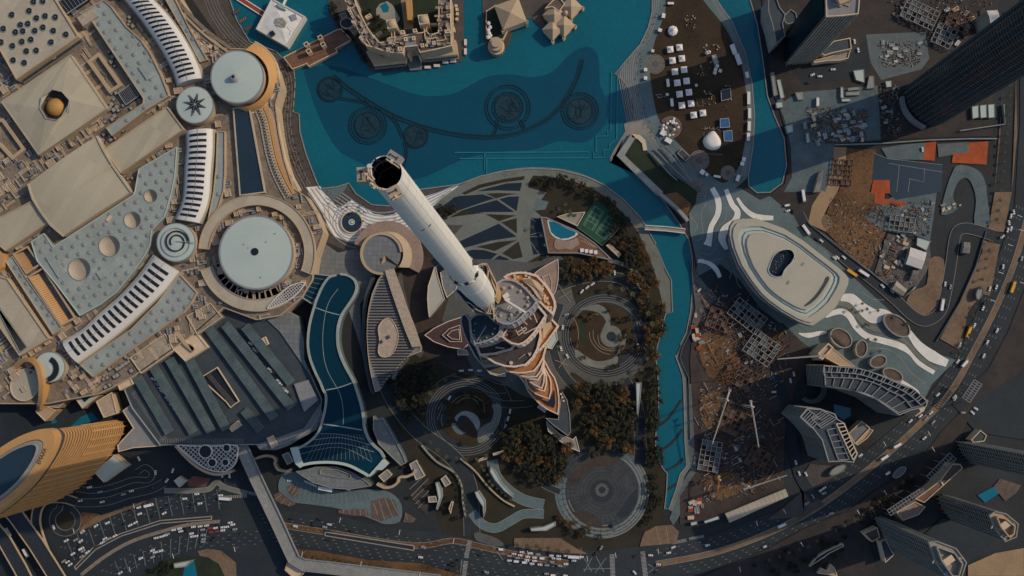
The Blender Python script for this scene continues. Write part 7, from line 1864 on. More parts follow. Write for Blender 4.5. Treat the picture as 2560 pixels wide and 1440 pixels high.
for k in range(4):
    a = P('C4', '%d,%d %d,%d %d,%d %d,%d' % (1130-k*12, 175+k*6, 1190-k*10, 130+k*14, 1198-k*8, 145+k*18, 1145-k*12, 215+k*10)); b = MB(); b.prism([W(c, 58-10*k) for c in a], 0, 58-10*k); b.build('end_balcony', 'cream', t)
q = P('C4', '235,245 290,180 400,188 500,222 520,262 572,292 592,345 672,520 640,590 560,580 450,585 400,420 330,330'); t = bld('apartment_block', 'stepped apartment block with pale roof frames, below the curved gridded one', 'apartment block', q, 70, 'roof_dark', 'dark_glass', par=1.6, pw=1.0, rim='concrete')
grid_(t, [P('C4', '515,300 640,570'), P('C4', '570,295 668,525')], 9, 73, 'cream'); grid_(t, [P('C4', '445,345 530,570'), P('C4', '510,330 610,565')], 5, 71.5); grid_(t, [P('C4', '245,250 330,330'), P('C4', '300,190 400,270')], 6, 71.5); grid_(t, [P('C4', '330,260 400,330'), P('C4', '410,200 515,260')], 6, 71.5)
b = MB(); z = 6; p = ccw([W(c, 70) for c in q]); o = offset(p, -.35); m = len(p)
while z < 68: b.side(o, z, z+1.1); b.add([(x, y, z+1.1) for x, y in o]+[(x, y, z+1.1) for x, y in p], [[i, (i+1) % m, m+(i+1) % m, m+i] for i in range(m)]); z += 4.6
b.build('floor_band', 'concrete', t)
bld('low_building', 'checkered pale roof beside the stepped apartment block', 'roof', P('C4', '600,370 700,275 765,330 650,450'), 12, 'tile_deck', 'cream'); bld('low_building', 'cream roof with dark lights next to the checkered roof', 'roof', P('C4', '645,440 755,335 790,345 740,410 670,460'), 9, 'sand_wall', 'cream')
q = sector(2030, 973, 26, 36, -80, 130, 30); bld('ring_canopy', 'dark blue grey ring canopy near the gridded block', 'canopy', q, 6, 'path_blue', 'concrete_dark')
# podium roofs at the lower right
for lab, s, h, m in (('long brown podium roof between the two lower towers', '960,960 1100,880 1180,920 1130,980 1010,1025', 18, 'pink_roof'), ('brown strip roof with pergola frames along the lower towers', '1100,860 1200,790 1290,720 1315,760 1170,890', 18, 'timber'), ('brown link roof in front of the striped slab tower', '1290,720 1380,600 1440,600 1460,630 1315,760', 18, 'brown_roof'), ('cream edged low court below the oval crowned tower', '715,1120 820,1075 840,1150 780,1185', 12, 'brown_roof'), ('dark podium terrace with pale edge at the lower tower foot', '840,1180 880,1160 945,1280 880,1340', 12, 'roof_dark'), ('stepped cream edged roof by the dark car lot', '1520,420 1590,345 1640,385 1620,430 1540,440', 12, 'roof_dark'), ('teal swimming hall roof in the lower park', '310,1370 360,1300 440,1250 560,1195 570,1215 460,1270 420,1300', 6, 'teal_glass'), ('cream zigzag roof beside the lower pool', '370,1420 400,1380 440,1400 470,1350 500,1380 520,1440', 6, 'sand_wall')):
    bld('podium_block', lab, 'podium', P('C4', s), h, m, 'cream', rim='cream', par=.9)
def pergola(label, a, c, w_, n, h=18):
    q0, q1 = W(a, h), W(c, h); d = Vector((q1[0]-q0[0], q1[1]-q0[1])); n_ = d.normalized(); s_ = Vector((-n_.y, n_.x))*w_*S/2; t = thing('pergola', label, 'pergola', q0, 0); b = MB()
    for k in (-1, 0, 1): b.beam((q0[0]+s_.x*k, q0[1]+s_.y*k, h), (q1[0]+s_.x*k, q1[1]+s_.y*k, h), .7, .8)
    for k in range(n+1):
        x, y = q0[0]+d.x*k/n, q0[1]+d.y*k/n; b.beam((x-s_.x, y-s_.y, h+.3), (x+s_.x, y+s_.y, h+.3), .6, .6)
    b.build('beam', 'roof_grey', t); b = MB()
    for k in range(0, n+1, 3):
        for j in (-1, 1): x, y = q0[0]+d.x*k/n+s_.x*j, q0[1]+d.y*k/n+s_.y*j; b.tube((x, y, 0), (x, y, h), .3, n=6)
    b.build('post', 'concrete', t)
pergola('pergola frame row in front of the striped slab tower', (2325, 1198), (2382, 1140), 22, 10); pergola('pergola frame row along the brown podium roof', (2222, 1282), (2308, 1226), 16, 12); pergola('pergola frames at the far side of the boulevard', (2415, 1000), (2445, 955), 22, 8)
bld('oval_canopy', 'pale oval canopy on the boulevard verge by the stepped block', 'canopy', ell(2095, 1175, 24, 10, -28, 30), 6, 'concrete', 'concrete_dark', par=.4); bld('oval_canopy', 'grey oval canopy across the boulevard', 'canopy', ell(2249, 1181, 20, 9, -40, 30), 6, 'concrete_dark', 'concrete_dark', par=.4, rim='concrete'); bld('oval_canopy', 'pale oval canopy on the sandy boulevard walk', 'canopy', ell(2449, 733, 9, 17, 15, 30), 6, 'concrete', 'concrete_dark', par=.4)
# dark stones under the edge of the stream
for i, s in enumerate(('1110,310 1180,250 1270,120', '1075,530 1200,440 1280,340', '1150,650 1230,610 1285,560', '1170,790 1240,745')):
    b = MB(); b.bar([W(c) for c in cr(P('C3', s), 4, False)], 2.2, 0, .7); one('weir', ['dark curved weir across the river, uppermost', 'dark curved weir across the river, second', 'dark curved weir across the river, third', 'dark curved weir across the river tip'][i], 'weir', b, 'dark_line', W(P('C3', s)[0]))
# ================================================================ gardens south of the glass roof, road details
sheet('drop_off_court', cr(P('C2', '190,690 300,660 450,740 640,800 850,790 1000,810 1090,900 1080,1030 960,1050 860,1010 640,940 420,905 250,880 170,800'), 3), 'path_blue')
lines('court_ray', [P('C2', '%d,%d %d,%d' % (300+k*32, 745+26*math.sin(k/6), 270+k*36, 860+40*math.sin(k/5.5))) for k in range(17)], .7, 'dark_line')
for s in ('225,770 280,750 340,790 300,850 250,830', '860,880 970,850 1040,870 1075,985 940,1030 860,1000', '615,945 830,935 850,990 740,990 620,970', '130,830 180,810 300,900 250,920 150,880', '1120,960 1200,1010 1180,1040 1100,1040'):
    sheet('planted_bed', P('C2', s), 'brown_roof')
lines('bed_wall', [P('C2', s) for s in ('880,890 915,990', '920,870 965,1020', '965,855 1025,1000', '1010,860 1070,980', '655,945 655,970', '700,945 700,975', '740,945 742,985', '780,940 785,985', '820,938 830,990', '240,800 270,760', '290,840 330,790', '270,820 300,775', '140,870 190,830', '185,900 220,860', '240,915 260,890', '1120,970 1140,1020')], 1.2, 'kerb')
lines('bed_wall', [P('C2', s) for s in ('1165,840 1290,710', '1175,870 1295,750', '1195,900 1298,800', '1215,930 1298,850', '1150,790 1260,690')], 1.4, 'kerb')
HL = P('C2', '300,655 345,648 450,620 600,618 720,660 830,728 865,765 700,792 560,780 430,742 350,692'); t = bld('entrance_hall', 'lens shaped tiled hall roof with a long rooflight under the club shaped glass roof', 'hall', HL, 14, 'tile_deck', 'concrete_dark', rim='roof_grey')
b = MB(); q = ccw([W(c, 15.5) for c in P('C2', '475,655 490,635 610,640 715,680 708,712 600,702 480,677')]); b.ringwall(q, .8, 14, 15.5); b.build('rooflight_rim', 'concrete', t)
for s, nm in (('360,718 458,762 452,777 363,735', 'first'), ('465,765 572,785 567,812 465,792', 'second'), ('680,782 708,780 705,798 682,800', 'third')): bld('entrance_canopy', nm+' pale canopy along the lower edge of the lens shaped hall', 'canopy', P('C2', s), 9, 'canopy_white' if nm != 'first' else 'roof_disc', 'concrete', par=0)
LR = P('C2', '880,240 905,265 950,250 1020,370 1110,540 1127,590 1085,612 1000,530 920,450 878,340'); bld('leaf_roof', 'long pointed tiled leaf roof beside the glass roof', 'roof', LR, 12, 'tile_deck', 'concrete_dark', rim='concrete')
for s, lab in (('195,530 245,508 282,580 236,606', 'small square framed roof left of the lens hall'), ('918,690 982,640 1022,682 960,736', 'small square framed roof right of the lens hall'), ('1385,712 1420,685 1462,745 1420,772', 'cream framed pavilion roof in the drive island'), ('1445,932 1465,880 1482,886 1460,975', 'thin cream kiosk in the drive island'), ('1150,600 1202,570 1268,690 1200,722', 'tan stepped block at the end of the sunlit curved wall'), ('1665,567 1725,540 1732,562 1670,582', 'pink checkpoint canopy near the lower roundabout'), ('1775,520 1860,495 1863,516 1780,537', 'grey checkpoint canopy near the lower roundabout'), ('1290,845 1350,840 1358,885 1295,888', 'small concrete bow tie roof on the drive')): bld('pavilion', lab, 'pavilion', P('C2', s), 6, 'roof_grey', 'concrete', rim='cream', par=.8)
def cwall(label, tl, s, m, h=7, w=2.4):
    q = [W(c, h) for c in cr(P(tl, s), 5, False)]; b = MB(); b.bar(q, w, 0, h); one('curved_wall', label, 'wall', b, m, q[0])
cwall('pale curved wall left of the lens hall', 'C2', '-10,562 60,540 120,545 145,570 140,600 165,640 220,655 265,640', 'sand_wall'); cwall('sunlit curved wall right of the lens hall', 'C2', '905,750 960,777 1020,770 1060,740 1075,702 1130,695 1182,670 1195,640', 'sand_wall', 9); cwall('white edge wall along the garden drive', 'C2', '1240,460 1350,580 1480,660 1540,760 1550,880 1572,1000', 'kerb', 3, 1.6); cwall('long retaining wall between the garden drives', 'C2', '1530,560 1640,650 1740,770 1850,870 1940,920', 'sand_wall', 3, 1.4)
def lf(label, tl, s): bld('leaf_canopy', label, 'canopy', P(tl, s), 7, 'roof_disc', 'concrete', par=.5)
lf('curved pale leaf canopy in the drive island', 'C2', '1345,740 1370,735 1395,790 1398,850 1362,945 1350,935 1368,860 1355,790'); lf('pale leaf canopy on the garden slope below the checkpoint', 'C2', '1640,810 1672,800 1722,880 1722,960 1706,1006 1700,920 1655,850'); lf('long pale leaf canopy along the road above the grove', 'C2', '1755,620 1790,640 1850,750 1930,830 1930,855 1860,800 1790,720 1755,660'); lf('pale leaf canopy lying flat near the boulevard verge', 'C3', '135,1082 230,1070 330,1030 328,1062 262,1100 145,1104'); lf('slim pale leaf canopy on the drive beside the river trees', 'C3', '930,-10 972,-10 965,100 946,236 936,222')
# left lower roads
sheet('verge_sand', P('C1', '600,970 760,985 1110,868 1050,905 800,1005 590,1112 600,1050'), 'sand_dark'); sheet('verge_soil', P('C1', '610,960 750,975 600,1080'), 'soil')
road('loop_drive', [(163+32*math.cos(R(a)), 1301+32*math.sin(R(a))) for a in range(-60, 250, 20)]+[(150, 1262)], 15, 'asphalt'); sheet('loop_island', ell(163, 1301, 22, n=30), 'lawn')
road('hotel_drive', P('C1', '330,870 450,850 600,890 800,880 960,830 1130,790 1230,740'), 20, 'asphalt'); road('hotel_drive', P('C1', '560,780 700,800 850,770 1000,720 1110,720 1140,670 1090,625 1030,660'), 14, 'asphalt_dark'); road('hotel_drive', P('C1', '1230,800 1400,800 1560,790 1620,740 1700,780 1850,820'), 12, 'path')
for lab, s in (('dark tunnel mouth slot with a pale frame curving through the left road field', '555,1370 700,1220 900,1120 1200,1020 1590,988 1590,1018 1210,1048 910,1144 720,1244 568,1396'), ('straight dark tunnel slot with a pale frame in the boulevard median', '2435,1105 3110,1210 3105,1252 2435,1140')):
    q = ccw([W(c, .9) for c in P('C1', s)]); b = MB(); b.ringwall(q, 1.0, 0, 1.5); t = one('tunnel_slot', lab, 'tunnel', b, 'kerb', q[0]); b = MB(); b.flat(offset(q, .9), 1.0); b.build('tunnel_floor', 'dark_line', t)
HT_ = cr(P('C1', '610,1430 800,1285 1000,1175 1270,1090 1450,1050 1650,1030'), 5, False); lines('hatched_strip', [HT_], 9, 'sand_dark')
b = MB(); z = .06+.005*LAY[0]
for x, y, dx, dy in along(HT_, 3.2): b.ribbon([W((x-dy*4-dx*2, y+dx*4-dy*2)), W((x+dy*4+dx*2, y-dx*4+dy*2))], .35, z)
tag(b.build('hatching', 'marking'), kind='structure')
lines('bay_band', [P('C1', '%d,%d %d,%d' % (c[0], c[1], c[0]+60-k*3, c[1]+150)) for k, c in enumerate(((500, 1170), (580, 1130), (665, 1090), (745, 1030), (820, 990), (905, 950), (995, 920), (1085, 890), (1165, 860), (1260, 840), (1350, 830), (1440, 810), (1530, 810), (1625, 790)))], 3, 'concrete_dark')
lines('bay_band', [P('C1', '%d,%d %d,%d' % (860+k*70, 1330-k*27, 905+k*62, 1430-k*22)) for k in range(11)], 3, 'concrete_dark')
sheet('corner_park', cr(P('C1', '1060,1440 1180,1370 1300,1310 1450,1300 1600,1320 1660,1400 1690,1460 1060,1470'), 3), 'lawn_green'); sheet('corner_path', P('C1', '1480,1255 1560,1235 1660,1250 1770,1340 1775,1450 1690,1450 1640,1350 1560,1300 1500,1290'), 'sand_dark'); sheet('hotel_pool', P('C1', '1390,1340 1455,1322 1482,1450 1370,1450'), 'pool_water'); bld('low_building', 'grey white flat roof beside the teal pool at the lower frame edge', 'roof', P('C1', '1305,1345 1455,1318 1400,1370 1310,1380'), 5, 'roof_disc', 'concrete')
sheet('cafe_deck', P('C1', '1405,725 1450,690 1580,710 1540,770 1410,770'), 'red_paving')
zebra((548, 1220), (565, 1222), 7, 6); zebra((605, 1227), (640, 1236), 8, 12); zebra((555, 1243), (618, 1240), 7, 14)
# tennis courts, club pool and deck (3x tile B3)
sheet('court_surround', P('B3', '625,55 860,200 675,400 490,262'), 'court')
for s in ('615,105 690,150 610,290 535,245', '715,178 795,225 700,360 625,305'):
    q = P('B3', s); lines('court_marking', [q+[q[0]], [lerp(q[0], q[1], .12), lerp(q[3], q[2], .12)], [lerp(q[0], q[1], .88), lerp(q[3], q[2], .88)], [lerp(q[0], q[3], .5), lerp(q[1], q[2], .5)], [lerp(q[0], q[3], .28), lerp(q[1], q[2], .28)], [lerp(q[0], q[3], .72), lerp(q[1], q[2], .72)], [lerp(lerp(q[0], q[3], .28), lerp(q[1], q[2], .28), .5), lerp(lerp(q[0], q[3], .72), lerp(q[1], q[2], .72), .5)]], .7, 'court_line')
fence('thin pale fence round the tennis courts', P('B3', '550,150 487,262 675,400 865,215'), 3, .9, 'concrete')
CL = P('B3', '215,185 260,190 490,290 620,380 745,500 720,508 500,462 270,460'); t = bld('club_deck', 'brown sun deck with a blue pool and pink kidney terrace beside the tennis courts', 'pool deck', CL, 5, 'timber', 'concrete', par=.9, rim='roof_grey', pw=1.2)
for s, m, z, nm in (('265,210 300,215 390,255 490,300 480,330 430,355 370,360 320,340 285,300', 'white_shell', 5.25, 'pool_rim'), ('275,218 320,228 400,268 480,302 470,325 425,345 370,350 325,330 293,298', 'pool_water', 5.4, 'pool'), ('320,370 345,350 400,365 450,360 480,345 500,360 505,395 475,410 450,432 400,425 350,435 320,415', 'pink_roof', 5.6, 'kidney_terrace')):
    q = cr(P('B3', s), 3) if nm != 'pool' else P('B3', s); b = MB(); b.prism([W(c, z) for c in q], 4.9, z); b.build(nm, m, t)
for k in range(4):
    b = MB(); b.box(W(lerp(*P('B3', '525,437 628,452'), k/3), 7), (3.4, 3.6, 2), .1, 0, 5); b.build('cabana', 'canopy_white', t)
b = MB()
for k in range(34): b.box(W(lerp(lerp(*P('B3', '500,310 640,420'), (k % 12)/12), lerp(*P('B3', '530,390 650,430'), (k % 12)/12), (k//12)/3), 6), (.9, .5, .5), .5, 0, 5)
b.build('sun_bed', 'cream', t)
bld('pavilion', 'tan sail shaped terrace between pool deck and tennis courts', 'terrace', P('B3', '335,185 420,160 550,150 490,258'), 4, 'beige_paving', 'concrete', rim='cream'); bld('pavilion', 'small tan pergola roof in the garden below the courts', 'pavilion', P('B3', '705,400 730,385 820,465 800,490'), 4, 'sand_wall', 'cream', par=.4)
lines('garden_path', [cr(P('B3', '720,510 850,550 960,625'), 4, False)], 11, 'path'); lines('garden_path', [P('B3', '345,690 440,830'), P('B3', '350,800 450,740'), P('B3', '350,1320 410,1240'), P('B3', '320,1260 420,1300')], 1.2, 'tan_line')
# ================================================================ trees
VEG = {}
def crown_mesh(i):
    if ('c', i) in VEG: return VEG['c', i]
    r = random.Random(40+i); vs, fs, ms = [], [], []; m = ('leaf', 'leaf_orange', 'leaf_dark', 'leaf')[i]
    blobs = [(r.uniform(-2.6, 2.6), r.uniform(-2.6, 2.6), r.uniform(4.2, 6.2), r.uniform(1.1, 2.0)) for _ in range(9)]
    for k in range(360):
        x, y, z, q = r.choice(blobs); v = Vector((r.gauss(0, 1), r.gauss(0, 1), r.gauss(0, 1))).normalized()*q*r.uniform(.7, 1.08); c = Vector((x, y, z))+v
        n = (v.normalized()+Vector((r.uniform(-.6, .6), r.uniform(-.6, .6), r.uniform(0, .8)))).normalized(); u = n.orthogonal().normalized(); w = n.cross(u); s = r.uniform(.3, .62); a = r.uniform(0, 6.28); u, w = u*math.cos(a)+w*math.sin(a), w*math.cos(a)-u*math.sin(a)
        o = len(vs); vs += [tuple(c+u*s), tuple(c+w*s*.8), tuple(c-u*s), tuple(c-w*s*.8)]; fs.append((o, o+1, o+2, o+3)); ms.append(1 if r.random() < .08 else 0)
    me = bpy.data.meshes.new('crown'); me.from_pydata(vs, [], fs); me.materials.append(MATS[m]); me.materials.append(MATS['leaf_orange' if i != 1 else 'leaf']); me.polygons.foreach_set('material_index', ms); me.update(); VEG['c', i] = me
    return me
def trunk_mesh():
    if 't' not in VEG:
        b = MB(); b.tube((0, 0, 0), (.1, 0, 3.2), .32, .2, n=7)
        for a in (0, 2.1, 4.2): b.tube((.1, 0, 2.8), (1.7*math.cos(a), 1.7*math.sin(a), 5), .14, .05, n=5)
        o = b.build('trunk', 'bark'); VEG['t'] = o.data; bpy.data.objects.remove(o)
    return VEG['t']
def palm_mesh():
    if 'p' not in VEG:
        r = random.Random(3); vs, fs = [], []
        for k in range(13):
            a = k*2*math.pi/13+r.uniform(-.15, .15); L = r.uniform(2.5, 3.2); prev = None
            for j in range(5):
                u = j/4; d = L*u; z = 7+1.0*math.sin(u*2.4)-1.4*u*u; w = .34*(1-u)**.6+.04; c = (math.cos(a)*d, math.sin(a)*d, z); s = (-math.sin(a)*w, math.cos(a)*w); o = len(vs); vs += [(c[0]+s[0], c[1]+s[1], z-.15), c, (c[0]-s[0], c[1]-s[1], z-.15)]
                if j: fs += [(o-3, o-2, o+1, o), (o-2, o-1, o+2, o+1)]
        me = bpy.data.meshes.new('crown'); me.from_pydata(vs, [], fs); me.materials.append(MATS['palm_leaf']); me.update(); VEG['p'] = me
        b = MB(); b.tube((0, 0, 0), (.15, .1, 7), .26, .17, n=7); o = b.build('trunk', 'bark'); VEG['pt'] = o.data; bpy.data.objects.remove(o)
    return VEG['p']
def tree(c, kind, sc, label, group, rz=0):
    if kind == 'palm': palm_mesh(); cm, tm, nm, cat = VEG['p'], VEG['pt'], 'palm_tree', 'palm'
    else: cm, tm, nm, cat = crown_mesh(kind), trunk_mesh(), 'broadleaf_tree', 'tree'
    w = W(c, 5*sc); t = thing(nm, label, cat, w, .2, group); t.scale = (sc, sc, sc*.95); t.rotation_euler = (0, 0, rz)
    for m, n in ((tm, 'trunk'), (cm, 'crown')): o = bpy.data.objects.new(n, m); COL.objects.link(o); o.parent = t
KN = ['olive brown', 'orange tinged', 'dark green', 'olive brown']
def grove(poly, n, place, seed, kinds=(0, 1, 2, 0), smin=.9, smax=1.6, gap=13, avoid=()):
    r = random.Random(seed); x0, y0, x1, y1 = box_of(poly); got = []; tr = 0
    while len(got) < n and tr < n*80:
        tr += 1; p = (r.uniform(x0, x1), r.uniform(y0, y1))
        if not inside(p, poly) or any(inside(p, a) for a in avoid) or any(math.hypot(p[0]-q[0], p[1]-q[1]) < gap for q in got): continue
        got.append(p); k = r.choice(kinds); tree(p, k, r.uniform(smin, smax), KN[k]+' broadleaf tree '+place, 'trees '+place, r.uniform(0, 6))
grove(P('1235,1085 1290,1060 1350,1075 1400,1105 1430,1125 1410,1200 1370,1215 1310,1190 1270,1150'), 46, 'in the dense grove above the ringed plaza', 1, (0, 1, 0, 2), 1.1, 1.8, 14)
grove(P('1445,960 1500,955 1560,950 1585,1010 1590,1090 1580,1130 1520,1135 1470,1130 1450,1060 1440,1000'), 48, 'in the grove between the lowest tier and the river', 2, (0, 1, 2, 0), 1.1, 1.8, 14)
grove(P('1560,600 1600,590 1635,680 1655,760 1664,800 1650,860 1640,900 1610,870 1605,800 1590,740 1570,680'), 34, 'on the bank beside the sandy path', 3, (0, 1, 1, 2), 1.1, 1.7, 13)
grove(P('1640,900 1650,1000 1640,1080 1650,1150 1625,1160 1615,1080 1620,1000'), 22, 'along the narrow river edge', 4, (2, 0, 2), 1.1, 1.6, 12)
grove(P('1412,650 1500,650 1540,660 1520,690 1440,700 1410,720 1405,690'), 15, 'between pool deck and upper roundabout', 5, (1, 0, 1, 0), 1.1, 1.7, 14)
grove(P('985,930 1050,900 1100,925 1090,950 1060,980 1050,1050 1010,1055 980,1000'), 24, 'in the shaded garden below the lens roof', 6, (2, 2, 0), 1.1, 1.7, 15)
grove(P('1330,440 1420,440 1480,460 1540,510 1580,560 1560,570 1500,500 1420,470 1340,465'), 20, 'behind the tennis courts along the shore', 7, (2, 0, 2), .8, 1.3, 13)
grove(P('1090,510 1130,515 1150,525 1120,545 1095,550'), 7, 'beside the spire on the petal garden', 8, (0, 2), .6, 1.0, 9); grove(P('1540,530 1570,560 1600,620 1580,650 1560,640 1530,600'), 13, 'in the garden right of the tennis courts', 9, (0, 1, 2), .9, 1.3, 13)
grove(P('1430,790 1470,770 1560,770 1590,810 1600,880 1560,900 1550,860 1555,810 1500,790 1440,830 1450,880 1500,915 1560,900 1540,930 1480,920 1440,890'), 22, 'in the spiral garden of the upper roundabout', 10, (0, 1, 0), .5, .9, 9)
grove(P('1110,1000 1150,980 1200,975 1225,1010 1215,1050 1200,1040 1170,1000 1130,1030 1120,1080 1190,1110 1150,1110 1110,1070'), 18, 'in the spiral garden of the lower roundabout', 11, (0, 1, 2), .5, .9, 9)
grove(P('1390,1290 1440,1305 1500,1330 1510,1350 1450,1350 1400,1320'), 12, 'on the lower rim of the ringed plaza', 12, (0, 1), .6, 1.0, 10); grove(P('1610,1170 1650,1190 1655,1240 1640,1300 1610,1310 1625,1240'), 16, 'right of the ringed plaza', 13, (0, 2), .7, 1.1, 10)
grove(K1('700,200 780,150 900,260 1000,330 1040,480 960,600 880,500'), 9, 'in the hotel court by the pool', 14, (2, 2, 0), .6, 1.0, 10); grove(K1('170,60 240,60 300,350 500,620 700,880 760,1060 640,850 420,560 250,350'), 13, 'along the hotel island edge', 15, (2, 2), .6, .9, 9)
def palms(path, step, label, group, sc=1.0, jit=2, seed=1, start=3):
    r = random.Random(seed)
    for x, y, dx, dy in along(path, step, start): tree((x+r.uniform(-jit, jit), y+r.uniform(-jit, jit)), 'palm', sc*r.uniform(.8, 1.15), label, group, r.uniform(0, 6))
palms(ell(1512, 838, 122, n=60, a0=-85, a1=110), 30, 'palm tree on the outer ring of the upper roundabout', 'palms round the upper roundabout', 1.3); palms(P('740,1385 850,1398 980,1420 1100,1445'), 17, 'palm tree on the brown boulevard verge by the footbridge', 'palms along the brown verge', .9)
palms(P('1290,1360 1440,1380'), 26, 'palm tree on the sandy verge above the traffic queue', 'palms on the sandy verge', 1.1); palms(P('2535,20 2525,200 2510,400 2490,560'), 24, 'palm tree on the sandy walk in the upper boulevard stretch', 'palms on the upper sandy walk', .8)
palms(P('2478,600 2440,760 2420,840 2395,880'), 24, 'palm tree on the sandy walk near the pale oval canopy', 'palms on the lower sandy walk', .8); palms(P('720,160 738,200 735,270 745,340 760,400 780,450'), 22, 'palm tree along the lakeside promenade', 'palms along the promenade', .7); palms(P('B4', '620,880 740,870 730,1100 850,1200 670,820 1060,1000'), 40, 'palm tree on the white ribbons of the opera garden', 'palms in the opera garden', .8); palms(P('850,500 890,540 915,500 905,580 930,560'), 22, 'small palm on the white waterfront plaza', 'palms on the white plaza', .6)
palms(P('1600,1385 1700,1440'), 60, 'palm tree at the crossing below the plaza', 'palms at the crossing', .8); palms(P('1920,1400 2010,1370 2120,1310 2200,1250 2290,1180'), 26, 'palm tree on the far verge of the boulevard', 'palms on the far verge', .9); palms(P('1330,565 1362,600 1368,650'), 30, 'palm tree at the corner of the pool deck', 'palms by the pool deck', .8); palms(P('1395,520 1440,545 1405,500'), 18, 'palm tree in the small garden above the pool', 'palms above the pool', .8)
grove(P('1000,1130 1050,1150 1090,1200 1160,1300 1080,1310 1010,1230'), 12, 'among the drive islands below the glass roof', 19, (2, 0), .5, .9, 12); palms(P('1140,1180 1160,1240 1168,1300'), 14, 'palm tree along the curving white wall of the garden drive', 'palms along the garden drive', .8); palms(P('1195,1150 1230,1210 1280,1250'), 14, 'palm tree on the slope below the checkpoint canopy', 'palms below the checkpoint', .8); palms(ell(1165, 1043, 108, n=50, a0=60, a1=260), 26, 'palm tree on the outer ring of the lower roundabout', 'palms round the lower roundabout', 1.0)
grove(P('2130,1300 2200,1240 2270,1190 2300,1205 2230,1270 2170,1310'), 14, 'on the scrub verge across the boulevard', 16, (2, 0), .5, .9, 11); grove(P('1850,1425 1960,1375 2080,1310 2120,1330 2100,1400 1950,1440'), 22, 'in the lower park across the boulevard', 17, (2, 2, 0), .6, 1.0, 12); grove(P('C1', '1090,1400 1200,1330 1300,1330 1290,1430'), 8, 'in the park corner with the teal pool', 18, (2, 0), .6, .9, 10)
# ================================================================ vehicles
CAR = {}
def car_parts(kind, col):
    k = (kind, col)
    if k in CAR: return CAR[k]
    L, w_, h = {'car': (4.6, 1.85, .95), 'van': (5.4, 2.0, 2.0), 'bus': (12, 2.6, 3.0), 'truck': (9, 2.5, 2.6)}[kind]; out = []
    b = MB(); q = [(-L/2, -w_/2), (L/2-.3, -w_/2), (L/2, -w_/2+.35), (L/2, w_/2-.35), (L/2-.3, w_/2), (-L/2, w_/2)]
    b.prism(q, .3, h+.1, bottom=True)
    if kind == 'car': b.side([(-1.7, -.8), (1.0, -.8), (1.0, .8), (-1.7, .8)], h+.1, 1.48, top=[(-1.25, -.66), (.35, -.66), (.35, .66), (-1.25, .66)]); b.flat([(-1.25, -.66), (.35, -.66), (.35, .66), (-1.25, .66)], 1.48)
    if kind == 'truck': b.box((-1, 0), (6.6, 2.5, .5), 0, 0, 2.6)
    o = b.build('body', col); out.append(('body', o.data)); bpy.data.objects.remove(o)
    for nm, q in {'car': [('windscreen', [(1.05, -.74, 1.06), (1.05, .74, 1.06), (.4, .62, 1.5), (.4, -.62, 1.5)]), ('rear_window', [(-1.75, .72, 1.07), (-1.75, -.72, 1.07), (-1.3, -.62, 1.5), (-1.3, .62, 1.5)])]}.get(kind, [('windscreen', [(L/2-.9, -w_*.4, h+.13), (L/2-.25, -w_*.4, h+.13), (L/2-.25, w_*.4, h+.13), (L/2-.9, w_*.4, h+.13)])]):
        b = MB(); b.add(q, [[0, 1, 2, 3]]); o = b.build(nm, 'car_glass'); out.append((nm, o.data)); bpy.data.objects.remove(o)
    b = MB()
    for x in (-L*.31, L*.31):
        for y in (-w_/2+.08, w_/2-.08): b.tube((x, y-.1, .32), (x, y+.1, .32), .32, n=8)
    o = b.build('wheel', 'unit_dark'); out.append(('wheel', o.data)); bpy.data.objects.remove(o)
    CAR[k] = out
    return out
CN = {'car_white': 'white', 'car_dark': 'dark', 'car_silver': 'silver grey', 'car_red': 'red', 'bus_yellow': 'yellow'}
def vehicle(c, ang, kind, col, place, group, z=.9):
    w = W(c, z+1); t = thing({'car': 'parked_car' if 'parked' in place else 'car', 'van': 'van', 'bus': 'bus', 'truck': 'truck'}[kind], CN[col]+' '+kind+' '+place, kind, w, z, kind+' '+group); t.rotation_euler = (0, 0, -R(ang))
    for nm, me in car_parts(kind, col): o = bpy.data.objects.new(nm, me); COL.objects.link(o); o.parent = t
def cars(tl, s, ang, place, group, seed=1, z=None, mix='wwwwsdd'):
    r = random.Random(seed); z = .06+.005*LAY[0] if z is None else z
    for q in s.split():
        f = q.split(','); kd = {'b': 'bus', 'v': 'van', 't': 'truck', 'y': 'bus'}.get(f[-1], 'car'); p = P(tl, f[0]+','+f[1])[0]; a = float(f[2]) if len(f) > 2 and f[2] not in 'bvtyrw' else ang
        col = 'bus_yellow' if f[-1] == 'y' else 'car_red' if f[-1] == 'r' else 'car_white' if kd != 'car' or f[-1] == 'w' else {'w': 'car_white', 's': 'car_silver', 'd': 'car_dark'}[r.choice(mix)]
        vehicle(p, a+r.uniform(-2, 2)+(180 if r.random() < .3 else 0), kd, col, place, group, z)
cars('C1', '1300,1095 1345,1085 1400,1080 1355,1105 1410,1100 1450,1072 1500,1068 1548,1062 1520,1093 1570,1083,r 1615,1080 1640,1055 1670,1075 1700,1072 1725,1040 1745,1055 1760,1090 1670,1098 1625,1105,r 1580,1110,r 1435,1122 1480,1117 1255,1125 1210,1145 1170,1155 1815,1120 1600,1170 1525,1163 1165,1262 1240,1135', -9, 'in the jam below the curved tunnel slot', 'in the jam by the curved slot', 1, mix='wwwds')
cars('C1', '720,1220 765,1190 610,1235,v 655,1262 622,1252 580,1285 610,1295 545,1275 535,1310 505,1335 475,1330 525,1355 860,1140 815,1160 785,1160 940,1045 975,1060 1015,1040 1155,985 1230,970 620,1112 495,1175 565,1170', -30, 'on the curved lanes above the tunnel slot', 'on the curved lanes', 2)
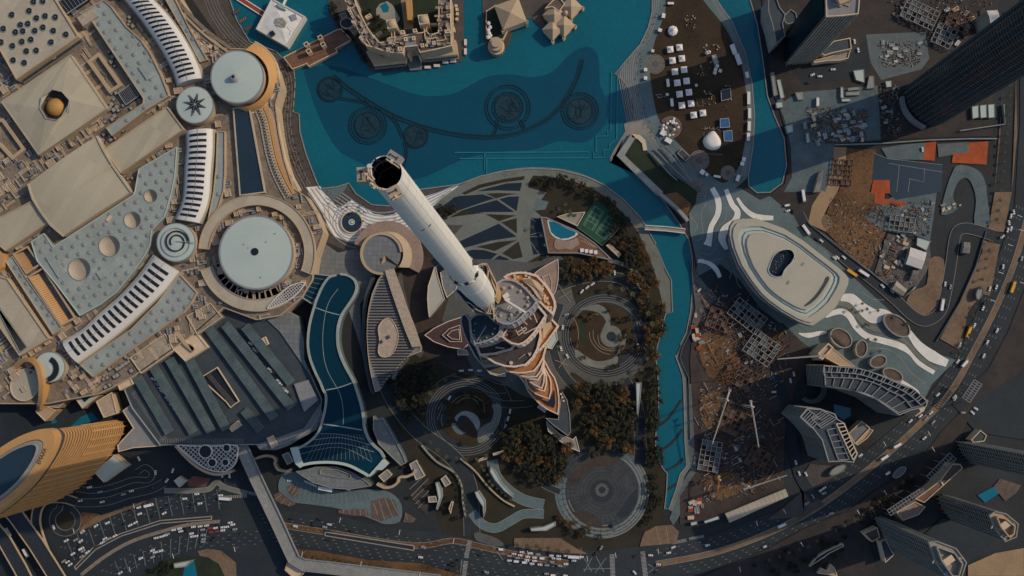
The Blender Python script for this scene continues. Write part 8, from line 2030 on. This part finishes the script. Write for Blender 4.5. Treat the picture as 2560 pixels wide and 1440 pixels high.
cars('C1', '670,775 750,810 925,828 985,803 1140,778 765,885 600,877 425,855 490,860 365,880,-40 1355,832 1440,925 1115,910,-15,t 1690,860,3,b 400,1075,70', -12, 'on the drives below the golden tower', 'on the hotel drives', 3); cars('C1', '1165,665,90 1250,725,-50 1295,650,-70 1685,720,85 1720,690,85 1665,685,85 1040,560,60 960,545,20', 0, 'between the golden tower and the lattice canopy', 'by the lattice canopy', 4)
cars('C1', '60,1110,60,t 195,1265,60,t 285,1385,60', 60, 'on the road beside the viaduct', 'beside the viaduct', 5); cars('C2', '270,1010 440,1040 480,1015 720,1105 1235,1300 1490,1340 1525,1320 1500,1365 1450,1390 250,725', 7, 'on the boulevard left of the zebra crossing', 'on the boulevard left of the crossing', 6)
cars('C2', '1905,205,-78,w 1890,260,-75,w 1870,320,-70,w 1450,105,-60,w', -75, 'on the lower roundabout road', 'on the lower roundabout', 7); cars('B2', '1540,1340 1610,1335 1675,1340', 0, 'in the dark forecourt under the wide deck', 'in the dark forecourt', 8)
cars('C3', '75,1262 140,1270 195,1278 15,1275 62,1285 118,1297 170,1303 228,1307,v 40,1305 300,1310 350,1290 405,1290 295,1288 350,1312 30,1330,v 95,1338,v 150,1348 210,1355 262,1360 170,1327 300,1335 360,1365 405,1350 465,1297,b 520,1298 465,1325 -20,1290 -80,1240,v -20,1325', 3, 'in the traffic queue before the right hand crossings', 'in the main traffic queue', 9, mix='wwwwsd')
cars('C3', '260,1425 310,1435,v 400,1438 920,1415,50 1040,1285 1210,1225,-20 670,1230,-55 630,1272,-45 750,1065,80 1100,1355', 5, 'near the crossings below the ringed plaza', 'near the ringed plaza', 10); cars('C4', '695,535,-35 1145,240 1070,278 1190,258 1175,405 970,460,-30,t 875,550,-30,t 900,668,-35,v 420,820,-20 475,970,-15 105,1060,-25,t 1275,80 1400,95 1225,215', -40, 'on the boulevard bend between the apartment blocks', 'on the boulevard bend', 11, mix='wws')
cars('C4', '285,675,60 210,590,75 235,670,70 1535,215,40 1465,215,0 1560,185,30 45,60,0', 40, 'on a side road off the boulevard bend', 'on the side roads', 12); cars('B4', '1760,335,-35 1765,560,-80 1715,712,-75 1615,870,-70 1835,712,-70,y 1505,1045,-70,y 1550,1000,-65 1440,1145,-60 1425,1270,-50 1475,1285,-50,t 1665,725 1905,500 1845,150,80 1810,230,80 1825,275 1800,285 1825,180', -75, 'on the straight boulevard stretch by the sandy walk', 'on the straight boulevard', 13, mix='wwws')
cars('B4', '1330,690,-80 1370,710,-80 1305,845,-80,b 1340,855,-75 370,355,38 400,365,38 285,285,55,b 500,495,38 520,490,38 570,490,40 630,608,35,y 715,608,35,b 860,705,45', 38, 'on the access road round the opera house', 'on the access road', 14); cars('B4', '990,525,70 1000,545,60 935,735,60,v 145,100,-10,v 150,140,-15 190,145,80 265,30,82,b 195,1365,80 170,1415,80', 20, 'in the yards near the opera house', 'near the opera house', 15)
cars('B3', '525,745,-50,w 565,715,-40,w 605,690,-35,w 630,617,55 670,605,50 770,605,80 940,690,45 965,725,45 1010,770,60', 0, 'on the drive above the upper roundabout', 'above the upper roundabout', 16); cars('B3', '410,920,-20 380,1015,-80 355,1130,75 368,1175,75 415,1230,60 945,1155,80 955,1405,50 1405,735,-40', 0, 'on the drive round the upper roundabout', 'round the upper roundabout', 17)
cars('A4', '650,310,80 678,375,80 490,520,0 335,560,-25 390,572,0 305,620,0 370,765,90,t 1160,1120,80', 0, 'on the lots at the foot of the teal tower', 'by the teal tower', 18)
r_ = random.Random(8)
for path, offs, n, pl in ((DASH_PATHS[0], (-32, -24, -16, -8), 16, 'in free traffic on the upper left field of lanes'), (DASH_PATHS[1], (12, 20, 28, 36), 12, 'in free traffic on the lower left field of lanes'), (N1, (10, 18, 26, 50, 58), 14, 'in free traffic on the boulevard beside its tunnel slot'), (MED2, (-30, -22, 20, 28), 14, 'in free traffic along the boulevard arc')):
    for k in range(n):
        x, y, dx, dy = r_.choice(along(shift_path(path, r_.choice(offs)), 9)); vehicle((x, y), math.degrees(math.atan2(dy, dx)), 'car', r_.choice(('car_white', 'car_white', 'car_silver', 'car_dark')), pl, pl, .06+.005*LAY[0])
for k in range(56):
    a, c = P('352,945 452,1086') if k % 3 == 0 else P('442,915 557,1082') if k % 3 == 1 else P('566,818 705,1004'); p = lerp(a, c, r_.random()); vehicle((p[0]+20, p[1]-13), 35+r_.choice((0, 180)), 'car', r_.choice(('car_white', 'car_white', 'car_dark', 'car_silver')), 'parked on the car park roof beside the canopies', 'parked on the car park roof', 15.05)
# street lamps
def lamp(c, ang, place):
    b = MB(); w = W(c); t = thing('street_lamp', 'tall street lamp with a double arm '+place, 'street lamp', w, 0, 'street lamps '+place); b.tube((*w, 0), (*w, 13), .16, .1, n=6); b.build('pole', 'kerb', t)
    u = R(-ang); d = (math.cos(u)*2.6, math.sin(u)*2.6); b = MB(); b.beam((w[0]-d[0], w[1]-d[1], 13.1), (w[0]+d[0], w[1]+d[1], 13.1), .4, .2); b.build('lamp_arm', 'canopy_white', t)
for tl, s, a, pl in (('C2', '650,1005 1090,1095 1490,1160 370,1255 805,1330 1240,1405', 100, 'along the boulevard by the footbridge'), ('C3', '560,1290 1085,1235 770,1265 120,1250 1815,1030 1690,1370', 80, 'along the boulevard by the ringed plaza'), ('C4', '310,830 100,940 645,945 845,800 1200,480 840,440 1170,365 228,1185', 60, 'along the boulevard bend'), ('B4', '1640,820 1700,615 1770,410 1840,195 1850,300 1860,690', 20, 'along the straight boulevard'), ('C1', '1045,900 600,1085 1335,1270 1015,1370 1790,1220', 75, 'in the left road field')):
    for c in P(tl, s): lamp(c, a, pl)
# round fountain on the white plaza, people on the promenades
w = W((880, 556)); t = thing('plaza_fountain', 'round dark pool with a pale bowl on the white waterfront plaza', 'fountain', w, 0); b = MB(); b.ringwall(ell(*w, 11.2, n=48), 1.2, 0, 1.6); b.build('pool_wall', 'cream', t); b = MB(); b.flat(ell(*w, 10.2, n=48), 1.2); b.build('pool_water', 'canal_glass', t); b = MB(); b.ringwall(ell(*w, 3.1, n=30), 1.1, 1, 2); b.dome(w, 1.6, 1.0, 1.3, n=18, m=4); b.build('bowl', 'roof_disc', t)
b = MB(); r_ = random.Random(17)
for path, n, sp in ((cr(P('560,90 640,140 690,160 715,200 714,280 725,360 750,430 775,462'), 5, False), 200, 12), (cr(P('1640,30 1620,90 1600,140 1592,200 1610,290 1640,350 1690,410'), 5, False), 110, 10), (cr(P('810,480 850,520 900,560 960,560 1050,520'), 5, False), 80, 12), (SHORE, 40, 6)):
    q = along(path, 1.0)
    for k in range(n):
        x, y, dx, dy = r_.choice(q); d = r_.gauss(0, sp/2); p = W((x-dy*d, y+dx*d)); b.tube((*p, .5), (*p, 1.9), .28, .16, n=5, mi=r_.choice((0, 0, 1, 2)))
tag(b.build('crowd', ['unit_dark', 'cream', 'canal_glass']), kind='stuff')
for o in bpy.data.objects:
    for k in ('_l', '_p'):
        if k in o.keys():
            del o[k]
